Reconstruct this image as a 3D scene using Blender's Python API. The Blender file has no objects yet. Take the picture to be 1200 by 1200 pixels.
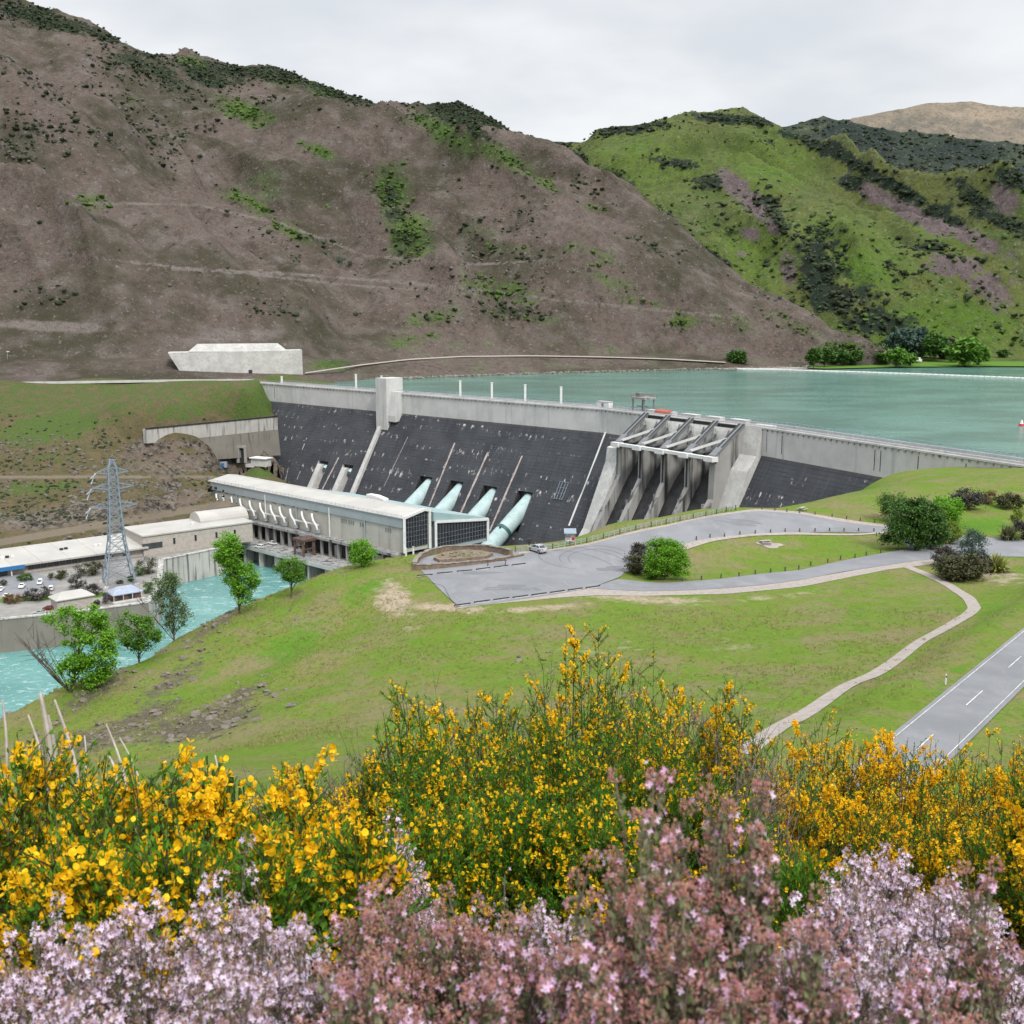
import bpy, math, random
import numpy as np
from mathutils import Vector, Matrix
rng = np.random.default_rng(7)
random.seed(7)
SC = bpy.context.scene
COL = SC.collection
# ------------------------------------------------------------------ camera model
F = 1300.0                      # focal length in photo pixels (photo is 1200 wide)
HZ = 365.0                      # horizon row
CZ = 50.0                       # eye height above the lake
TH = math.atan((600 - HZ) / F)
cT, sT = math.cos(TH), math.sin(TH)
def ray(px, py):
    X = (px - 600) / F; Y = (600 - py) / F
    return np.array([X, cT + Y * sT, -sT + Y * cT])
CAM = np.array([0., 0., CZ])
def atz(px, py, z):
    d = ray(px, py); return CAM + d * ((z - CZ) / d[2])
def aty(px, py, y):
    d = ray(px, py); return CAM + d * (y / d[1])
def proj(P):
    P = np.asarray(P, float) - CAM
    fw = P[..., 1] * cT - P[..., 2] * sT
    up = P[..., 1] * sT + P[..., 2] * cT
    fw = np.where(np.abs(fw) < 1e-6, 1e-6, fw)
    return 600 + F * P[..., 0] / fw, 600 - F * up / fw
# ------------------------------------------------------------------ noise
def _h(ix, iy, iz):
    n = (ix * 374761393 + iy * 668265263 + iz * 2147483647 + 1013904223) & 0xffffffff
    n = ((n ^ (n >> 13)) * 1274126177) & 0xffffffff
    n = ((n ^ (n >> 16)) * 2246822519) & 0xffffffff
    return ((n ^ (n >> 15)) & 0xffff) / 65535.0
def vnoise(x, y, z=0.0):
    x, y, z = np.broadcast_arrays(np.asarray(x, float), np.asarray(y, float), np.asarray(z, float))
    ix, iy, iz = (np.floor(a).astype(np.int64) for a in (x, y, z))
    fx, fy, fz = x - ix, y - iy, z - iz
    s = lambda t: t * t * t * (t * (6 * t - 15) + 10)
    fx, fy, fz = s(fx), s(fy), s(fz)
    r = 0
    for a in (0, 1):
        for b in (0, 1):
            for c in (0, 1):
                r = r + _h(ix + a, iy + b, iz + c) * (fx if a else 1 - fx) * (fy if b else 1 - fy) * (fz if c else 1 - fz)
    return r * 2 - 1
def fbm(x, y, z=0.0, o=5, gain=.5):
    r = 0; a = 1; f = 1
    for i in range(o):
        r = r + a * vnoise(np.asarray(x) * f + 17.3 * i, np.asarray(y) * f - 9.1 * i, np.asarray(z) * f + 3.7 * i)
        a *= gain; f *= 2.03
    return r
def ridged(x, y, o=4):
    r = 0; a = 1; f = 1
    for i in range(o):
        r = r + a * (1 - 2 * np.abs(vnoise(x * f + 7.7 * i, y * f + 3.1 * i, 5.5)))
        a *= .5; f *= 2.07
    return r
def sstep(a, b, x):
    t = np.clip((np.asarray(x, float) - a) / (b - a), 0, 1); return t * t * (3 - 2 * t)
# ------------------------------------------------------------------ mesh building
class MB:
    """collects vertices and faces; build() links them as ONE mesh object"""
    def __init__(s): s.V = []; s.n = 0; s.idx = []; s.tot = []; s.mi = []; s.uv = None
    def add(s, V, Fs, mi=0):
        V = np.asarray(V, float).reshape(-1, 3)
        if isinstance(Fs, np.ndarray):
            s.idx.append((Fs + s.n).ravel()); s.tot.append(np.full(len(Fs), Fs.shape[1])); s.mi.append(np.full(len(Fs), mi))
        else:
            for f in Fs: s.idx.append(np.asarray(f) + s.n)
            s.tot.append(np.array([len(f) for f in Fs])); s.mi.append(np.full(len(Fs), mi))
        s.V.append(V); s.n += len(V); return s
    def hexa(s, P, mi=0):        # 8 points: bottom 4 ccw, top 4 ccw
        return s.add(P, np.array([[3, 2, 1, 0], [4, 5, 6, 7], [0, 1, 5, 4], [1, 2, 6, 5], [2, 3, 7, 6], [3, 0, 4, 7]]), mi)
    def box(s, c, size, ax=(1, 0, 0), ay=None, mi=0, az=(0, 0, 1)):
        c = np.asarray(c, float); ax = np.asarray(ax, float); az = np.asarray(az, float)
        ay = np.cross(az, ax) if ay is None else np.asarray(ay, float)
        hx, hy, hz = np.asarray(size, float) / 2
        P = [c + sx * hx * ax + sy * hy * ay + sz * hz * az for sz in (-1, 1) for sx, sy in ((-1, -1), (1, -1), (1, 1), (-1, 1))]
        return s.hexa(P, mi)
    def bar(s, a, b, w, h=None, mi=0):    # square bar between two points
        a = np.asarray(a, float); b = np.asarray(b, float); d = b - a; L = np.linalg.norm(d)
        if L < 1e-6: return s
        d /= L; h = h or w
        r = np.array([0, 0, 1.]) if abs(d[2]) < .95 else np.array([1., 0, 0])
        x = np.cross(d, r); x /= np.linalg.norm(x); y = np.cross(x, d)
        return s.box((a + b) / 2, (L, w, h), d, x, mi, y)
    def tube(s, pts, rad, n=8, mi=0, cap=True):
        pts = np.asarray(pts, float); k = len(pts); rad = np.broadcast_to(np.asarray(rad, float), (k,))
        T = np.gradient(pts, axis=0); T /= np.linalg.norm(T, axis=1)[:, None] + 1e-9
        r = np.array([0, 0, 1.]) if abs(T[0, 2]) < .9 else np.array([1., 0, 0])
        V = []
        for i in range(k):
            x = np.cross(T[i], r); x /= np.linalg.norm(x); y = np.cross(T[i], x); r = np.cross(x, T[i])
            a = np.arange(n) * 2 * math.pi / n
            V.append(pts[i] + rad[i] * (np.cos(a)[:, None] * x + np.sin(a)[:, None] * y))
        fs = [[i * n + j, i * n + (j + 1) % n, (i + 1) * n + (j + 1) % n, (i + 1) * n + j] for i in range(k - 1) for j in range(n)]
        if cap: fs += [list(range(n))[::-1], [(k - 1) * n + j for j in range(n)]]
        return s.add(np.vstack(V), fs, mi)
    def prism(s, poly, d, mi=0):          # polygon (3D points) extruded by vector d
        poly = np.asarray(poly, float); n = len(poly); d = np.asarray(d, float)
        fs = [list(range(n))[::-1], [n + i for i in range(n)]] + [[i, (i + 1) % n, n + (i + 1) % n, n + i] for i in range(n)]
        return s.add(np.vstack([poly, poly + d]), fs, mi)
    def grid(s, P, mi=0, keep=None):      # P (a,b,3)
        a, b = P.shape[:2]
        i, j = np.meshgrid(np.arange(a - 1), np.arange(b - 1), indexing='ij')
        q = np.stack([i * b + j, (i + 1) * b + j, (i + 1) * b + j + 1, i * b + j + 1], -1).reshape(-1, 4)
        if keep is not None: q = q[keep.ravel()]
        return s.add(P.reshape(-1, 3), q, mi)
    def scatter(s, tv, tf, pos, R, sc, mi=0):   # template copies: pos (N,3) R (N,3,3) columns = axes, sc (N,) or (N,3)
        pos = np.asarray(pos, float); N = len(pos)
        if N == 0: return s
        sc = np.asarray(sc, float)
        if sc.ndim == 0: sc = np.full(N, float(sc))
        tv = np.asarray(tv, float)
        if sc.ndim == 1: L = tv[None] * sc[:, None, None]
        else: L = tv[None] * sc[:, None, :]
        V = np.einsum('nij,nkj->nki', R, L) + pos[:, None]
        m = len(tv); base = s.n + (np.arange(N) * m)
        fi = np.concatenate([np.asarray(f) for f in tf]); ft = np.array([len(f) for f in tf])
        s.idx.append((base[:, None] + fi[None]).ravel()); s.tot.append(np.tile(ft, N)); s.mi.append(np.full(N * len(tf), mi))
        s.V.append(V.reshape(-1, 3)); s.n += N * m; return s
    def build(s, name, mats, parent=None, smooth=False, local=False):
        me = bpy.data.meshes.new(name)
        V = np.vstack(s.V).astype(np.float64)
        if parent is not None and not local:
            V = V - np.array(parent.location if parent.parent is None else (np.array(parent.parent.location) + np.array(parent.location)))
        idx = np.concatenate([np.asarray(a).ravel() for a in s.idx]).astype(np.int32); tot = np.concatenate(s.tot).astype(np.int32)
        me.vertices.add(len(V)); me.vertices.foreach_set('co', V.astype(np.float32).ravel())
        me.loops.add(len(idx)); me.loops.foreach_set('vertex_index', idx)
        st = np.concatenate([[0], np.cumsum(tot)[:-1]]).astype(np.int32)
        me.polygons.add(len(tot)); me.polygons.foreach_set('loop_start', st); me.polygons.foreach_set('loop_total', tot)
        for m in (mats if isinstance(mats, (list, tuple)) else [mats]): me.materials.append(m)
        me.polygons.foreach_set('material_index', np.concatenate(s.mi).astype(np.int32))
        me.polygons.foreach_set('use_smooth', np.full(len(tot), bool(smooth)))
        me.update(calc_edges=True); me.validate()
        if s.uv is not None:
            u = me.uv_layers.new(name='UVMap')
            u.data.foreach_set('uv', s.uv[idx].astype(np.float32).ravel())
        o = bpy.data.objects.new(name, me); COL.objects.link(o)
        if parent is not None: o.parent = parent
        return o
def attr(o, name, rgba):
    a = o.data.color_attributes.new(name, 'FLOAT_COLOR', 'POINT')
    a.data.foreach_set('color', np.asarray(rgba, np.float32).ravel())
def frames(d, roll=None):
    """rotation matrices whose z axis is d"""
    d = np.asarray(d, float); d = d / (np.linalg.norm(d, axis=1)[:, None] + 1e-9)
    r = np.where((np.abs(d[:, 2]) < .9)[:, None], np.array([0, 0, 1.]), np.array([1., 0, 0]))
    x = np.cross(r, d); x /= np.linalg.norm(x, axis=1)[:, None]; y = np.cross(d, x)
    if roll is None: roll = rng.uniform(0, 2 * math.pi, len(d))
    c, s_ = np.cos(roll)[:, None], np.sin(roll)[:, None]
    return np.stack([c * x + s_ * y, -s_ * x + c * y, d], -1)
def rdir(n):
    v = rng.normal(size=(n, 3)); return v / np.linalg.norm(v, axis=1)[:, None]
# ------------------------------------------------------------------ things
def thing(name, label, cat, loc=(0, 0, 0), rz=0, group=None):
    o = bpy.data.objects.new(name, None); COL.objects.link(o); o.empty_display_size = .5
    o.location = tuple(float(v) for v in loc); o.rotation_euler = (0, 0, rz)
    o['label'] = label; o['category'] = cat
    if group: o['group'] = group
    return o
def tag(o, label, cat, group=None):
    o['label'] = label; o['category'] = cat
    if group: o['group'] = group
    return o
def struct(o): o['kind'] = 'structure'; return o
def stuff(o, label, cat): o['kind'] = 'stuff'; o['label'] = label; o['category'] = cat; return o
def dup(root, loc, rz=None, label=None, group=None, sc=None):
    r = root.copy(); COL.objects.link(r); r.location = tuple(float(v) for v in loc)
    if rz is not None: r.rotation_euler = (0, 0, rz)
    if sc is not None: r.scale = (sc, sc, sc) if np.isscalar(sc) else sc
    if label: r['label'] = label
    if group: r['group'] = group
    for ch in list(root.children):
        c = ch.copy(); COL.objects.link(c); c.parent = r
        for g in list(ch.children):
            d = g.copy(); COL.objects.link(d); d.parent = c
    return r
# ------------------------------------------------------------------ materials
def srgb(r, g, b):
    f = lambda c: (c / 255 / 12.92) if c <= 10 else ((c / 255 + .055) / 1.055) ** 2.4
    return (f(r), f(g), f(b))
class NT:
    def __init__(s, name):
        s.m = bpy.data.materials.new(name); s.m.use_nodes = True; s.t = s.m.node_tree; s.N = s.t.nodes; s.L = s.t.links
        s.N.clear(); s.out = s.N.new('ShaderNodeOutputMaterial'); s.b = s.N.new('ShaderNodeBsdfPrincipled')
        s.L.new(s.b.outputs[0], s.out.inputs[0]); s._pos = None
    def n(s, t, **k):
        x = s.N.new(t)
        for a, b in k.items(): setattr(x, a, b)
        return x
    def pos(s):
        if s._pos is None: s._pos = s.n('ShaderNodeNewGeometry')
        return s._pos.outputs['Position']
    def noise(s, scale, detail=5, rough=.55, vec=None, stretch=None, dist=0):
        v = vec or s.pos()
        if stretch is not None:
            mp = s.n('ShaderNodeMapping'); mp.inputs['Scale'].default_value = stretch; s.L.new(v, mp.inputs[0]); v = mp.outputs[0]
        x = s.n('ShaderNodeTexNoise'); x.inputs['Scale'].default_value = scale; x.inputs['Detail'].default_value = detail
        x.inputs['Roughness'].default_value = rough; x.inputs['Distortion'].default_value = dist
        s.L.new(v, x.inputs['Vector']); return x.outputs['Fac']
    def ramp(s, fac, lo, hi):
        x = s.n('ShaderNodeMapRange'); x.inputs[1].default_value = lo; x.inputs[2].default_value = hi; x.interpolation_type = 'SMOOTHSTEP'
        s.L.new(fac, x.inputs[0]); return x.outputs[0]
    def mix(s, fac, a, b):
        x = s.n('ShaderNodeMix', data_type='RGBA')
        if isinstance(fac, (int, float)): x.inputs[0].default_value = fac
        else: s.L.new(fac, x.inputs[0])
        for i, c in ((6, a), (7, b)):
            if isinstance(c, tuple): x.inputs[i].default_value = (*c, 1)
            else: s.L.new(c, x.inputs[i])
        return x.outputs[2]
    def math(s, op, a, b=None):
        x = s.n('ShaderNodeMath', operation=op)
        for i, c in ((0, a), (1, b)):
            if c is None: continue
            if isinstance(c, (int, float)): x.inputs[i].default_value = c
            else: s.L.new(c, x.inputs[i])
        return x.outputs[0]
    def vcol(s, name):
        x = s.n('ShaderNodeVertexColor'); x.layer_name = name
        sp = s.n('ShaderNodeSeparateColor'); s.L.new(x.outputs[0], sp.inputs[0]); return sp.outputs
    def island(s):
        if s._pos is None: s.pos()
        return s._pos.outputs['Random Per Island']
    def col(s, c):
        if isinstance(c, tuple): s.b.inputs['Base Color'].default_value = (*c, 1)
        else: s.L.new(c, s.b.inputs['Base Color'])
    def bump(s, h, strength=.5, dist=1.0):
        x = s.n('ShaderNodeBump'); x.inputs['Strength'].default_value = strength; x.inputs['Distance'].default_value = dist
        s.L.new(h, x.inputs['Height']); s.L.new(x.outputs[0], s.b.inputs['Normal'])
    def fin(s, rough=.8, spec=.3, metal=0):
        s.b.inputs['Roughness'].default_value = rough; s.b.inputs['Specular IOR Level'].default_value = spec; s.b.inputs['Metallic'].default_value = metal
        return s.m
def mat(name, c1, c2=None, scale=1., rough=.8, spec=.3, metal=0, c3=None, bump=0, bscale=None, lo=.35, hi=.65, stretch=None, bd=.1):
    t = NT(name); c2 = c2 or tuple(v * .8 for v in c1)
    f = t.ramp(t.noise(scale, 6, .6, stretch=stretch), lo, hi); c = t.mix(f, c1, c2)
    if c3: c = t.mix(t.ramp(t.noise(scale * 5.3, 5, .6), .45, .75), c, c3)
    t.col(c)
    if bump: t.bump(t.noise(bscale or scale * 6, 6, .65), bump, bd)
    return t.fin(rough, spec, metal)
def leafmat(name, cols, trans=.25, rough=.55, big=None):
    """leaf colour varies from leaf to leaf; part of the light passes through"""
    t = NT(name); r = t.n('ShaderNodeValToRGB'); t.L.new(t.island(), r.inputs[0])
    e = r.color_ramp.elements; e[0].color = (*cols[0], 1); e[1].color = (*cols[-1], 1)
    for i, c in enumerate(cols[1:-1]): x = e.new((i + 1) / (len(cols) - 1)); x.color = (*c, 1)
    c = r.outputs[0]
    if big: c = t.mix(t.ramp(t.noise(big[0], 3), .4, .65), c, big[1])
    t.col(c); t.fin(rough, .2)
    if trans:
        tr = t.n('ShaderNodeBsdfTranslucent'); t.L.new(c, tr.inputs[0])
        mx = t.n('ShaderNodeMixShader'); mx.inputs[0].default_value = trans
        t.L.new(t.b.outputs[0], mx.inputs[1]); t.L.new(tr.outputs[0], mx.inputs[2]); t.L.new(mx.outputs[0], t.out.inputs[0])
    return t.m
# ------------------------------------------------------------------ camera, light, sky
cd = bpy.data.cameras.new('camera'); cam = bpy.data.objects.new('camera', cd); COL.objects.link(cam); SC.camera = cam
cam.location = (0, 0, CZ); cam.rotation_euler = (math.pi / 2 - TH, 0, 0)
cd.sensor_width = 36; cd.sensor_fit = 'HORIZONTAL'; cd.lens = 36 * F / 1200; cd.clip_start = .05; cd.clip_end = 30000
cd.dof.use_dof = True; cd.dof.focus_distance = 14; cd.dof.aperture_fstop = 13
SUN_EL, SUN_AZ = math.radians(48), math.radians(152)     # azimuth clockwise from +Y (view direction)
sd = bpy.data.lights.new('sun', 'SUN'); sd.energy = 1.5; sd.angle = math.radians(10); sd.color = (1, .96, .9)
sun = bpy.data.objects.new('sun', sd); COL.objects.link(sun)
sv = Vector((math.sin(SUN_AZ) * math.cos(SUN_EL), math.cos(SUN_AZ) * math.cos(SUN_EL), math.sin(SUN_EL)))
sun.rotation_euler = sv.to_track_quat('Z', 'Y').to_euler(); sun.location = (0, 0, 300)
W = bpy.data.worlds.new('World'); SC.world = W; W.use_nodes = True
wn, wl = W.node_tree.nodes, W.node_tree.links; wn.clear()
wo = wn.new('ShaderNodeOutputWorld'); bg = wn.new('ShaderNodeBackground'); wl.new(bg.outputs[0], wo.inputs[0])
sky = wn.new('ShaderNodeTexSky'); sky.sky_type = 'NISHITA'; sky.sun_disc = False; sky.sun_elevation = SUN_EL; sky.sun_rotation = SUN_AZ
bg.inputs[1].default_value = .1
tc = wn.new('ShaderNodeTexCoord'); sx = wn.new('ShaderNodeSeparateXYZ'); wl.new(tc.outputs['Generated'], sx.inputs[0])
def wmap(inp, a, b, c, d):
    x = wn.new('ShaderNodeMapRange'); x.inputs[1].default_value = a; x.inputs[2].default_value = b; x.inputs[3].default_value = c; x.inputs[4].default_value = d
    x.interpolation_type = 'SMOOTHSTEP'; wl.new(inp, x.inputs[0]); return x.outputs[0]
def wmath(op, a, b):
    x = wn.new('ShaderNodeMath'); x.operation = op
    for i, c in ((0, a), (1, b)):
        if isinstance(c, (int, float)): x.inputs[i].default_value = c
        else: wl.new(c, x.inputs[i])
    return x.outputs[0]
# flat cloud deck: project the view direction on a plane overhead
zc = wmath('MAXIMUM', wmath('ADD', sx.outputs[2], .22), .05)
cx = wmath('DIVIDE', sx.outputs[0], zc); cy = wmath('DIVIDE', sx.outputs[1], zc)
cb = wn.new('ShaderNodeCombineXYZ'); wl.new(cx, cb.inputs[0]); wl.new(cy, cb.inputs[1])
def wnoise(scale, det):
    x = wn.new('ShaderNodeTexNoise'); x.inputs['Scale'].default_value = scale; x.inputs['Detail'].default_value = det; x.inputs['Roughness'].default_value = .5
    wl.new(cb.outputs[0], x.inputs['Vector']); return x.outputs['Fac']
den = wmap(wmath('ADD', wmath('MULTIPLY', wnoise(1.1, 5), .65), wmath('MULTIPLY', wnoise(2.9, 4), .35)), .38, .62, 0, 1)
crm = wn.new('ShaderNodeMix'); crm.data_type = 'RGBA'; wl.new(den, crm.inputs[0])
crm.inputs[6].default_value = (3.62, 3.77, 3.97, 1); crm.inputs[7].default_value = (4.66, 4.69, 4.72, 1)
# an overcast dome is up to three times brighter overhead than at the horizon
zen = wmap(sx.outputs[2], .27, .95, 1.0, 2.7)
vm = wn.new('ShaderNodeVectorMath'); vm.operation = 'SCALE'; wl.new(crm.outputs[2], vm.inputs[0]); wl.new(zen, vm.inputs[3])
mxw = wn.new('ShaderNodeMix'); mxw.data_type = 'RGBA'; mxw.inputs[0].default_value = .94
wl.new(sky.outputs[0], mxw.inputs[6]); wl.new(vm.outputs[0], mxw.inputs[7]); wl.new(mxw.outputs[2], bg.inputs[0])
vs = SC.view_settings; vs.view_transform = 'Standard'; vs.look = 'None'; vs.exposure = 1.0; vs.gamma = 1
# ------------------------------------------------------------------ terrain functions
class TPS:
    def __init__(s, P, reg=1.0):
        P = np.asarray(P, float); s.X = P[:, :2]; n = len(P)
        K = s.k(np.linalg.norm(s.X[:, None] - s.X[None], axis=2)) + reg * np.eye(n)
        A = np.hstack([np.ones((n, 1)), s.X]); M = np.zeros((n + 3, n + 3)); M[:n, :n] = K; M[:n, n:] = A; M[n:, :n] = A.T
        s.w = np.linalg.solve(M, np.concatenate([P[:, 2], np.zeros(3)]))
    @staticmethod
    def k(r): return np.where(r > 1e-9, r * r * np.log(np.maximum(r, 1e-9)), 0)
    def __call__(s, x, y):
        sh = np.shape(x); Q = np.stack([np.ravel(x), np.ravel(y)], 1); o = np.zeros(len(Q)); n = len(s.X)
        for i in range(0, len(Q), 20000):
            q = Q[i:i + 20000]
            o[i:i + 20000] = s.k(np.linalg.norm(q[:, None] - s.X[None], axis=2)) @ s.w[:n] + s.w[n] + q @ s.w[n + 1:]
        return o.reshape(sh)
class Height:
    """triangulated height grid, sampled exactly as it is meshed"""
    def __init__(s, x0, x1, y0, y1, st, fn):
        s.x = np.arange(x0, x1 + st / 2, st); s.y = np.arange(y0, y1 + st / 2, st); s.st = st
        s.Xg, s.Yg = np.meshgrid(s.x, s.y, indexing='ij'); s.Z = fn(s.Xg, s.Yg)
    def __call__(s, x, y):
        u = np.clip((np.asarray(x, float) - s.x[0]) / s.st, 0, len(s.x) - 1.001); v = np.clip((np.asarray(y, float) - s.y[0]) / s.st, 0, len(s.y) - 1.001)
        i = u.astype(int); j = v.astype(int); a = u - i; b = v - j; Z = s.Z
        return (Z[i, j] * (1 - a) + Z[i + 1, j] * a) * (1 - b) + (Z[i, j + 1] * (1 - a) + Z[i + 1, j + 1] * a) * b
    def hit(s, px, py, t0=30, t1=700, st=.5):
        d = ray(px, py); t = np.arange(t0, t1, st); P = CAM + d[None] * t[:, None]
        k = np.argmax(P[:, 2] < s(P[:, 0], P[:, 1])); p = P[k]
        p[2] = s(p[0], p[1]); return p
    def hits(s, pts, **k): return np.array([s.hit(a, b, **k) for a, b in pts])
def seq(pts, n):
    pts = np.asarray(pts, float); d = np.concatenate([[0], np.cumsum(np.linalg.norm(np.diff(pts, axis=0), axis=1))])
    t = np.linspace(0, d[-1], n); return np.stack([np.interp(t, d, pts[:, i]) for i in range(pts.shape[1])], 1)
def smooth_line(pts, n):
    p = seq(pts, n); k = max(1, n // 40)
    for _ in range(4):
        q = p.copy(); q[1:-1] = (p[:-2] + 2 * p[1:-1] + p[2:]) / 4; p = q
    return p
# ---- the dam line (crest front), needed by the terrain
crest_px = [(307, 447), (707, 477), (900, 499), (1200, 542)]
CP = [atz(a, b, 4.5)[:2] for a, b in crest_px]
CP.append(CP[-1] + (CP[-1] - CP[-2]) * .7); CP.insert(0, CP[0] + (CP[0] - CP[1]) * .16)
CP = np.array(CP); seglen = np.linalg.norm(np.diff(CP, axis=0), axis=1); CS = np.concatenate([[0], np.cumsum(seglen)]) - seglen[0]
def dam_u(s):
    s = np.asarray(s, float); tot = 0
    for o in np.linspace(-14, 14, 9):
        k = np.clip(np.searchsorted(CS, s + o) - 1, 0, len(CP) - 2); tot = tot + (CP[k + 1] - CP[k]) / seglen[k][..., None]
    return tot / np.linalg.norm(tot, axis=-1)[..., None]
def dam(s, w, z):
    """point of the dam frame: s along the crest, w downstream of its front, z up"""
    s, w, z = np.broadcast_arrays(np.asarray(s, float), np.asarray(w, float), np.asarray(z, float))
    C = np.stack([np.interp(s, CS, CP[:, 0]), np.interp(s, CS, CP[:, 1])], -1); u = dam_u(s)
    n = np.stack([u[..., 1], -u[..., 0]], -1); n = np.where((n[..., 1:] > 0), -n, n)
    xy = C + n * w[..., None]; return np.concatenate([xy, z[..., None]], -1)
ZF, SL = -7.3, .58                                # top of the sloping face and its run per metre of drop
def face_w(z): return np.maximum(0, (ZF - np.asarray(z, float)) * SL)
_ss = np.linspace(CS[0], CS[-1], 1500); _sp = proj(dam(_ss, 0, 4.5))[0]
def s_at(px): return float(np.interp(px, _sp, _ss))
def face_solve(px, py):
    s, z = s_at(px), -20.
    for _ in range(30):
        f = lambda a, b: np.array(proj(dam(a, face_w(b), b)))
        r = np.array([px, py]) - f(s, z); J = np.stack([(f(s + .5, z) - f(s, z)) / .5, (f(s, z - .5) - f(s, z)) / -.5], 1)
        d = np.linalg.solve(J, r); s += np.clip(d[0], -20, 20); z += np.clip(d[1], -10, 10)
    return float(s), float(z)
def plane_s(s, px, py):
    """(w,z) of a pixel on the vertical plane at s"""
    C = dam(s, 0, 0); n = dam(s, 1, 0) - C; u = np.array([-n[1], n[0], 0]); d = ray(px, py)
    t = np.dot(C - CAM, u) / np.dot(d, u); p = CAM + d * t; return float(np.dot(p - C, n)), float(p[2])
RZ = -66.0                                        # tail water level
# ---- grass hill with the lookout car park
H = []
def hz(*a):
    for px, py, z in a: H.append(atz(px, py, z))
def hd(*a):
    for px, py, D in a: H.append(aty(px, py, D))
def hr(*a):
    for p in a: H.append(np.array(p, float))
hz((540, 712, 4), (700, 695, 4), (620, 705, 4), (800, 693, 4.2), (900, 685, 4.2), (1000, 675, 4.4), (1040, 655, 4.4), (490, 672, 3.8), (480, 655, 3.6), (545, 650, 4), (600, 640, 4), (640, 660, 4), (700, 625, 4), (700, 655, 4), (780, 650, 4.1),
   (860, 600, 4), (890, 598, 4.1), (1000, 625, 4.3), (1040, 632, 4.4), (1120, 640, 4.5), (1200, 640, 4.6), (900, 640, 4.3), (780, 612, 4), (1090, 660, 4.6), (1200, 660, 4.8),
   (1000, 577, 3.6), (1100, 570, 4.2), (1200, 600, 4.7), (920, 594, 4), (960, 586, 3.4), (1150, 555, 3.5), (1300, 600, 5), (1300, 550, 5))
hd((1043, 557, 362), (1120, 552, 345), (1200, 549, 331), (1290, 548, 312))
hz((800, 720, 4.6), (900, 715, 5), (1000, 700, 5), (640, 730, 4.6), (520, 740, 4), (1145, 715, 7.5), (1050, 768, 9.3), (930, 840, 12.2), (1060, 690, 5.3), (1180, 690, 6), (1000, 760, 8.2), (880, 780, 8.5), (760, 760, 7), (640, 780, 6.6), (1200, 705, 7.5),
   (1100, 798, 12.2), (1150, 740, 10.8), (1200, 862, 15.6), (1300, 850, 16.5), (1000, 850, 12.8))
RP = [np.array(p) for p in (atz(1050, 860, 14.6), atz(1140, 862, 14.3), atz(1200, 740, 12.4))]
RN = np.cross(RP[1] - RP[0], RP[2] - RP[0]); RN /= RN[2]
def road_pt(px, py):
    d = ray(px, py); t = np.dot(RP[0] - CAM, RN) / np.dot(d, RN); return CAM + d * t
REDGE = [road_pt(*q) for q in ((900, 982), (975, 921), (1050, 860), (1125, 799), (1200, 738), (1275, 677))]
RDIR = (REDGE[-1] - REDGE[0])[:2]; RDIR = RDIR / np.linalg.norm(RDIR); RNRM = np.array([RDIR[1], -RDIR[0]])
ROADW = float(abs(np.dot((road_pt(1140, 862) - REDGE[2])[:2], RNRM)))
for p in REDGE[1:]:
    for o_ in (-1.5, .5, ROADW, ROADW + 1.2):
        q = p[:2] + RNRM * o_; hr((q[0], q[1], RP[0][2] - RN[0] * (q[0] - RP[0][0]) - RN[1] * (q[1] - RP[0][1]) + (.25 if o_ < 0 or o_ > ROADW + 1 else 0)))
hz((410, 665, 1), (440, 700, 2.6), (340, 692, -2), (270, 722, -6), (205, 750, -9), (140, 792, -11), (60, 822, -13), (0, 850, -14), (-120, 900, -15))
hz((380, 740, 0), (300, 800, -1), (250, 870, 3.4), (400, 850, 8), (100, 870, -2.5), (200, 830, -4), (420, 790, 4), (540, 800, 6.6), (480, 850, 9), (150, 880, 1), (40, 880, -5), (600, 840, 10.2))
for (px, py, z) in ((410, 665, 1), (340, 692, -2), (270, 722, -6), (205, 750, -9), (140, 792, -11), (60, 822, -13), (0, 850, -14), (-120, 900, -15)):
    p = atz(px, py, z); r = np.array([-.55, .83])
    for d_, q in ((10, 6.5), (26, 19), (60, 47)): hr((p[0] + r[0] * d_, p[1] + r[1] * d_, z - q))
    hr((p[0] + r[0] * 110, p[1] + r[1] * 110, RZ - 6))
hr((-38, 250, -10), (-30, 280, -28), (-10, 224.5, 1.2), (2, 227, 1.2), (-20, 222, .6), (-16, 240, -7), (2, 243, -6), (17, 230, 1.3), (28, 239, 1.3), (40, 250, 1.3), (51, 260, 1.5), (22, 243, -6), (34, 253, -6), (46, 264, -6), (5, 280, -28), (-45, 320, -52), (0, 300, -45), (20, 330, -52), (50, 285, -22), (62, 310, -35), (76, 300, -8), (88, 330, -17), (96, 350, -24), (80, 370, -42), (40, 370, -56), (112, 352, -7), (100, 315, -2))
hr((-10, 420, -56), (-60, 400, -66), (60, 410, -50), (100, 380, -30), (-100, 330, -74), (-150, 300, -74), (-150, 200, -60), (-220, 250, -74), (-240, 120, -40))
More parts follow.
